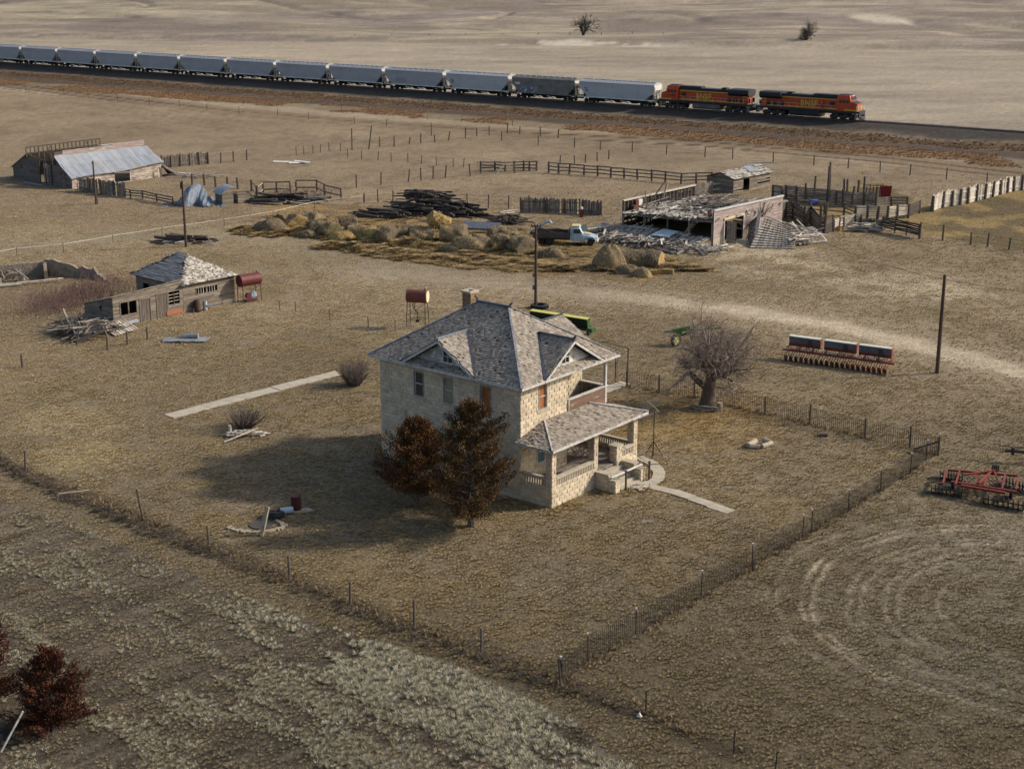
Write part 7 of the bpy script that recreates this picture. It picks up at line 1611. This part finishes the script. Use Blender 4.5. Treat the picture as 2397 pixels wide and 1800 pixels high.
    cedar('low russet juniper bush in the bottom left field', G(125,1700), 3.3, 1.7, 31, 'cedarred', 'bark', -.02, n=24000, lobes=10)
    cedar('russet juniper cut off by the left edge of the view', G(-30,1640), 4.7, 1.6, 41, 'cedarred', 'bark', 0, n=16000, lobes=7)
    # bare bushes
    def bush(lab, loc, n, h, r, seed, m_='twig', name='bare_bush'):
        rr = random.Random(seed); a = MB(); b = MB()
        for i in range(n):
            an = rr.uniform(0,6.28); u = math.sqrt(rr.random()); s = Vector((math.cos(an)*u*r*.35, math.sin(an)*u*r*.35, 0)); d = Vector((math.cos(an)*u*r*.9/h, math.sin(an)*u*r*.9/h, 1))
            for pts, rs, lv in branchy(seed*100+i, s, d, h*rr.uniform(.45,.75), .022, 2, [3,3], (.15,.5), .12, .6, .6, jit=.12): (a if lv == 0 else b).tube(pts, rs, 3, False)
        t = thing(name, lab, 'bush', loc); a.obj('stems', M[m_], t); b.obj('twigs', M[m_], t); return t
    bush('bare twiggy bush at the house end of the long concrete walk', G(828,902), 130, 1.7, 1.25, 3)
    bush('bare thin bush beside the fallen pole in the left yard', G(572,1002), 110, 1.35, 1.35, 4)
    rr = random.Random(6); wm = MB(); c0, c1 = G(95,733), G(270,668)
    for i in range(1000):
        u = rr.random(); p = c0.lerp(c1, u)+Vector((rr.gauss(0,1.9), rr.gauss(0,1.9), 0)); p.z = 0
        for pts, rs, lv in branchy(900+i, p, (rr.gauss(0,.3),rr.gauss(0,.3),1), rr.uniform(.4,.9), .018, 1, [4], (.2,.6), .1, .7, .6): wm.tube(pts, rs, 3, False)
    o = wm.obj('purple_brush', M['twigred'], None); tag(o, kind='stuff')
    wm = MB()
    for i in range(90):
        p = G(*z4(rr.uniform(250,700), rr.uniform(455,490)))
        for pts, rs, lv in branchy(1900+i, p, (rr.gauss(0,.4),rr.gauss(0,.4),1), rr.uniform(.4,.9), .02, 1, [4], (.2,.7), .1, .7, .6): wm.tube(pts, rs, 3, False)
    o = wm.obj('dry_brush', M['twigred'], None); tag(o, kind='stuff')
    # far cottonwoods
    for i, (px, lab, H) in enumerate((((1365,88),'bare dark tree on the far field edge, left of the two',1.0),((1886,105),'bare dark tree on the far field edge, right of the two',.92))):
        br = [branchy(300+i*20+k, (0,0,.0), (math.cos(k*1.3)*.55, math.sin(k*1.3)*.5, 1.15), 3.3*H, .3, 4, [4,4,4,3], (.3,.85), .08, .66, .6, rmin=.025) for k in range(5)]
        bare_tree(lab, G(*px), 'cottonwood', 'tree', br, 'darktwig', 'darktwig', 1, 'far bare cottonwoods')
    # tumbleweeds caught along the near fence and scraps of weed
    wv = MB(); pts = [G(*p) for p in ((-20,1070),(60,1118),(150,1160),(245,1200),(340,1240),(420,1270),(490,1295),(600,1340),(680,1372),(820,1430),(970,1492),(1127,1545),(1313,1612),(1420,1650),(1511,1680))]
    for a, b, den in [(pts[i], pts[i+1], (16 if i < 6 else 7.0)) for i in range(len(pts)-1)]:
        for i in range(int((b-a).length*den)):
            p = a.lerp(b, rr.random())+Vector((rr.gauss(0,.3), rr.gauss(0,.3), rr.uniform(.0,.25)))
            for k in range(16): d = Vector((rr.gauss(0,1), rr.gauss(0,1), abs(rr.gauss(0,.8)))).normalized()*rr.uniform(.12,.3); wv.tube([p, p+d*.6+Vector((rr.gauss(0,.04),0,rr.gauss(0,.04))), p+d],[.011,.008,.004],3,False)
    o = wv.obj('tumbleweeds', M['weed'], None); tag(o, kind='stuff')
M['elmtwig'] = mat('elm_twigs', (.25,.195,.155), (.15,.115,.095))
M['darktwig'] = mat('dark_far_twigs', (.05,.042,.038), (.035,.03,.028))
build_trees()
# ---------------------------------------------------------------- scatter the grass
def make_grass():
    n = 430000; x, y = fan(n, 50, 235, 1.2)
    d1 = dpoly(x, y, DRIVE); d2 = dpoly(x, y, DRIVE2); iy = inpoly(x, y, YARD); sg = inpoly(x, y, SAGE)
    keep = ~blocked(x, y) & (d1+RNG.uniform(-2, 2, n) > 3.0) & (d2+RNG.uniform(-3, 3, n) > 2)
    keep &= (fbm(x, y, .9, 61, 2)+RNG.uniform(-.3, .3, n) > .48); keep &= RNG.uniform(0, 1, n) < 1-sstep(y, 150, 230)
    arc = np.hypot(x-ARC.x, y-ARC.y); rw = arc+(fbm(x, y, 4, 51)-.5)*.9; rut = np.min([np.abs(rw-q) for q in (5.2,7.2,7.9,9.1,9.7,11.3,11.85,13.2)], 0); keep &= ~((rut < .22) & (RNG.uniform(0, 1, n) < .6))
    keep &= ~(inpoly(x, y, CORRAL) & (RNG.uniform(0, 1, n) < .8))
    keep &= ~(sg & (RNG.uniform(0, 1, n) < .35))
    x, y, iy, sg = x[keep], y[keep], iy[keep], sg[keep]; n = len(x)
    t = np.ones((n, 3))*np.array((.38,.31,.19)); r = RNG.uniform(0, 1, n)
    t[r < .45] = (.27,.225,.14); t[(r > .45) & (r < .6)] = (.22,.19,.095); t[r > .92] = (.42,.36,.25)
    t[iy & (r > .5)] = (.36,.285,.155)
    t[sg] = (.29,.25,.18)
    g = G(1600, 985); w = (np.hypot(x-g.x, y-g.y) < 9) & (RNG.uniform(0, 1, n) < .7); t[w] = (.35,.245,.10)
    hd = dpoly(x, y, HOUSE_RING, True); w = (hd < 1.1) & (RNG.uniform(0, 1, n) < .75); t[w] = (.36,.25,.10)
    gc = ground_colour(x, y); t = t*(.34+.2*sstep(y, 90, 150)[:, None])+gc*.85; t *= RNG.uniform(.8, 1.5, (n, 1))*np.array((1.05,.985,.84))
    s = RNG.uniform(.32, .78, n)*(1+np.clip((y-80)/110, 0, 1)*.2); s[w] *= 1.5
    scatter('grass', np.stack([x, y, terrain(x, y)], 1), s, t, tuft_mesh('tuft', 26, .19, .14, .75, .0095), 'grass_clump')
    # pale sage clumps of the near left field
    n = 150000; x, y = fan(n, 50, 95, 1.0); k = inpoly(x, y, SAGE)
    al, ac = x*.74-y*.67, x*.67+y*.74      # along and across the drill rows
    u = fbm(ac*.9, al*.28, 1.0, 63, 3)*.74+fbm(x, y, 6, 64, 2)*.26; boost = np.exp(-(dpoly(x, y, K2((690,1345),(900,1450),(1130,1590),(1300,1700)))/4.2)**2)
    k &= (u+boost*.09+RNG.uniform(-.1, .1, n)-.07*sstep(-x, 10, 18)*(1-sstep(y, 64, 74)) > .535); x, y = x[k], y[k]; b = boost[k]; n = len(x)
    r = RNG.uniform(0, 1, n); t = np.array((.38,.335,.225))*(RNG.uniform(.5, 1.0, (n, 1))+b[:, None]*.22); t[(r < .3) & (b < .5)] = (.24,.185,.11); t[r > .92] = (.44,.41,.33)
    scatter('sage_scrub', np.stack([x, y, terrain(x, y)], 1), RNG.uniform(.3, .75, n)*(1+b*.35), t, tuft_mesh('sage', 22, .2, .2, .9, .014), 'sage_clump')
    # rusty grass along the railway
    n = 36000; s0 = RNG.uniform(-60, 300, n); q = RNG.uniform(9, 40, n); x = RAIL0.x+RD.x*s0-RN.x*q; y = RAIL0.y+RD.y*s0-RN.y*q
    e = q+(fbm(x, y, 7, 33)-.5)*7
    k = (((e > 27) & (e < 38) & (fbm(x, y, 14, 35) > .40)) | ((e > 10) & (e < 21) & (RNG.uniform(0, 1, n) < .5))) & (np.abs(x) < .37*y+4)
    x, y, e = x[k], y[k], e[k]; n = len(x); t = np.where((e > 24)[:, None], np.array((.30,.185,.10)), np.array((.15,.10,.065)))*RNG.uniform(.6, 1.15, (n, 1))
    scatter('railside_grass', np.stack([x, y, terrain(x, y)], 1), RNG.uniform(.3, .85, n), t, tuft_mesh('rustgrass', 20, .5, .4, .9, .022), 'railside_clump')
    # taller dead grass caught along the yard fences
    P_ = [G(*p) for p in ((1313,1607),(1488,1487),(1641,1397),(1878,1261),(2061,1151),(2196,1066),(2025,1026),(1895,994),(1791,971),(1625,931),(1468,905))]; xs = []; ys = []
    for a, b in zip(P_, P_[1:]):
        k = int((b-a).length*11); u = RNG.uniform(0, 1, k); xs.append(a.x+(b.x-a.x)*u+RNG.normal(0, .22, k)); ys.append(a.y+(b.y-a.y)*u+RNG.normal(0, .22, k))
    for a, b in zip(NEARF, NEARF[1:]):
        k = int(math.dist(a, b)*9); u = RNG.uniform(0, 1, k); xs.append(a[0]+(b[0]-a[0])*u+RNG.normal(0, .3, k)); ys.append(a[1]+(b[1]-a[1])*u+RNG.normal(0, .3, k))
    x = np.concatenate(xs); y = np.concatenate(ys); k = fbm(x, y, 2.0, 68, 2) > .42; x, y = x[k], y[k]; n = len(x)
    t = np.array((.27,.19,.105))*RNG.uniform(.45, 1.25, (n, 1)); scatter('fence_grass', np.stack([x, y, terrain(x, y)], 1), RNG.uniform(.5, 1.25, n), t, tuft_mesh('fencegrass', 14, .14, .26, .9, .012), 'fence_clump')
    # shreds of straw round the bales
    n = 60000; x = RNG.uniform(-45, 22, n); y = RNG.uniform(150, 182, n); q = (fbm(x, y, 2.6, 46)-.5)*4; hh = hay_h(x, y); k = ((inpoly(x+q, y+q, HAYP) & (fbm(x, y, 1.7, 66, 3)+RNG.uniform(-.1, .1, n) > .52)) | (hh > .03)); x, y = x[k], y[k]; n = len(x)
    t = np.array((.38,.265,.12))*RNG.uniform(.35, 1.2, (n, 1)); scatter('loose_straw', np.stack([x, y, terrain(x, y)+np.maximum(0, hay_h(x, y))], 1), RNG.uniform(.5, 1.3, n), t, tuft_mesh('straw', 16, .35, .16, 1.0, .03), 'straw_clump')
make_grass()
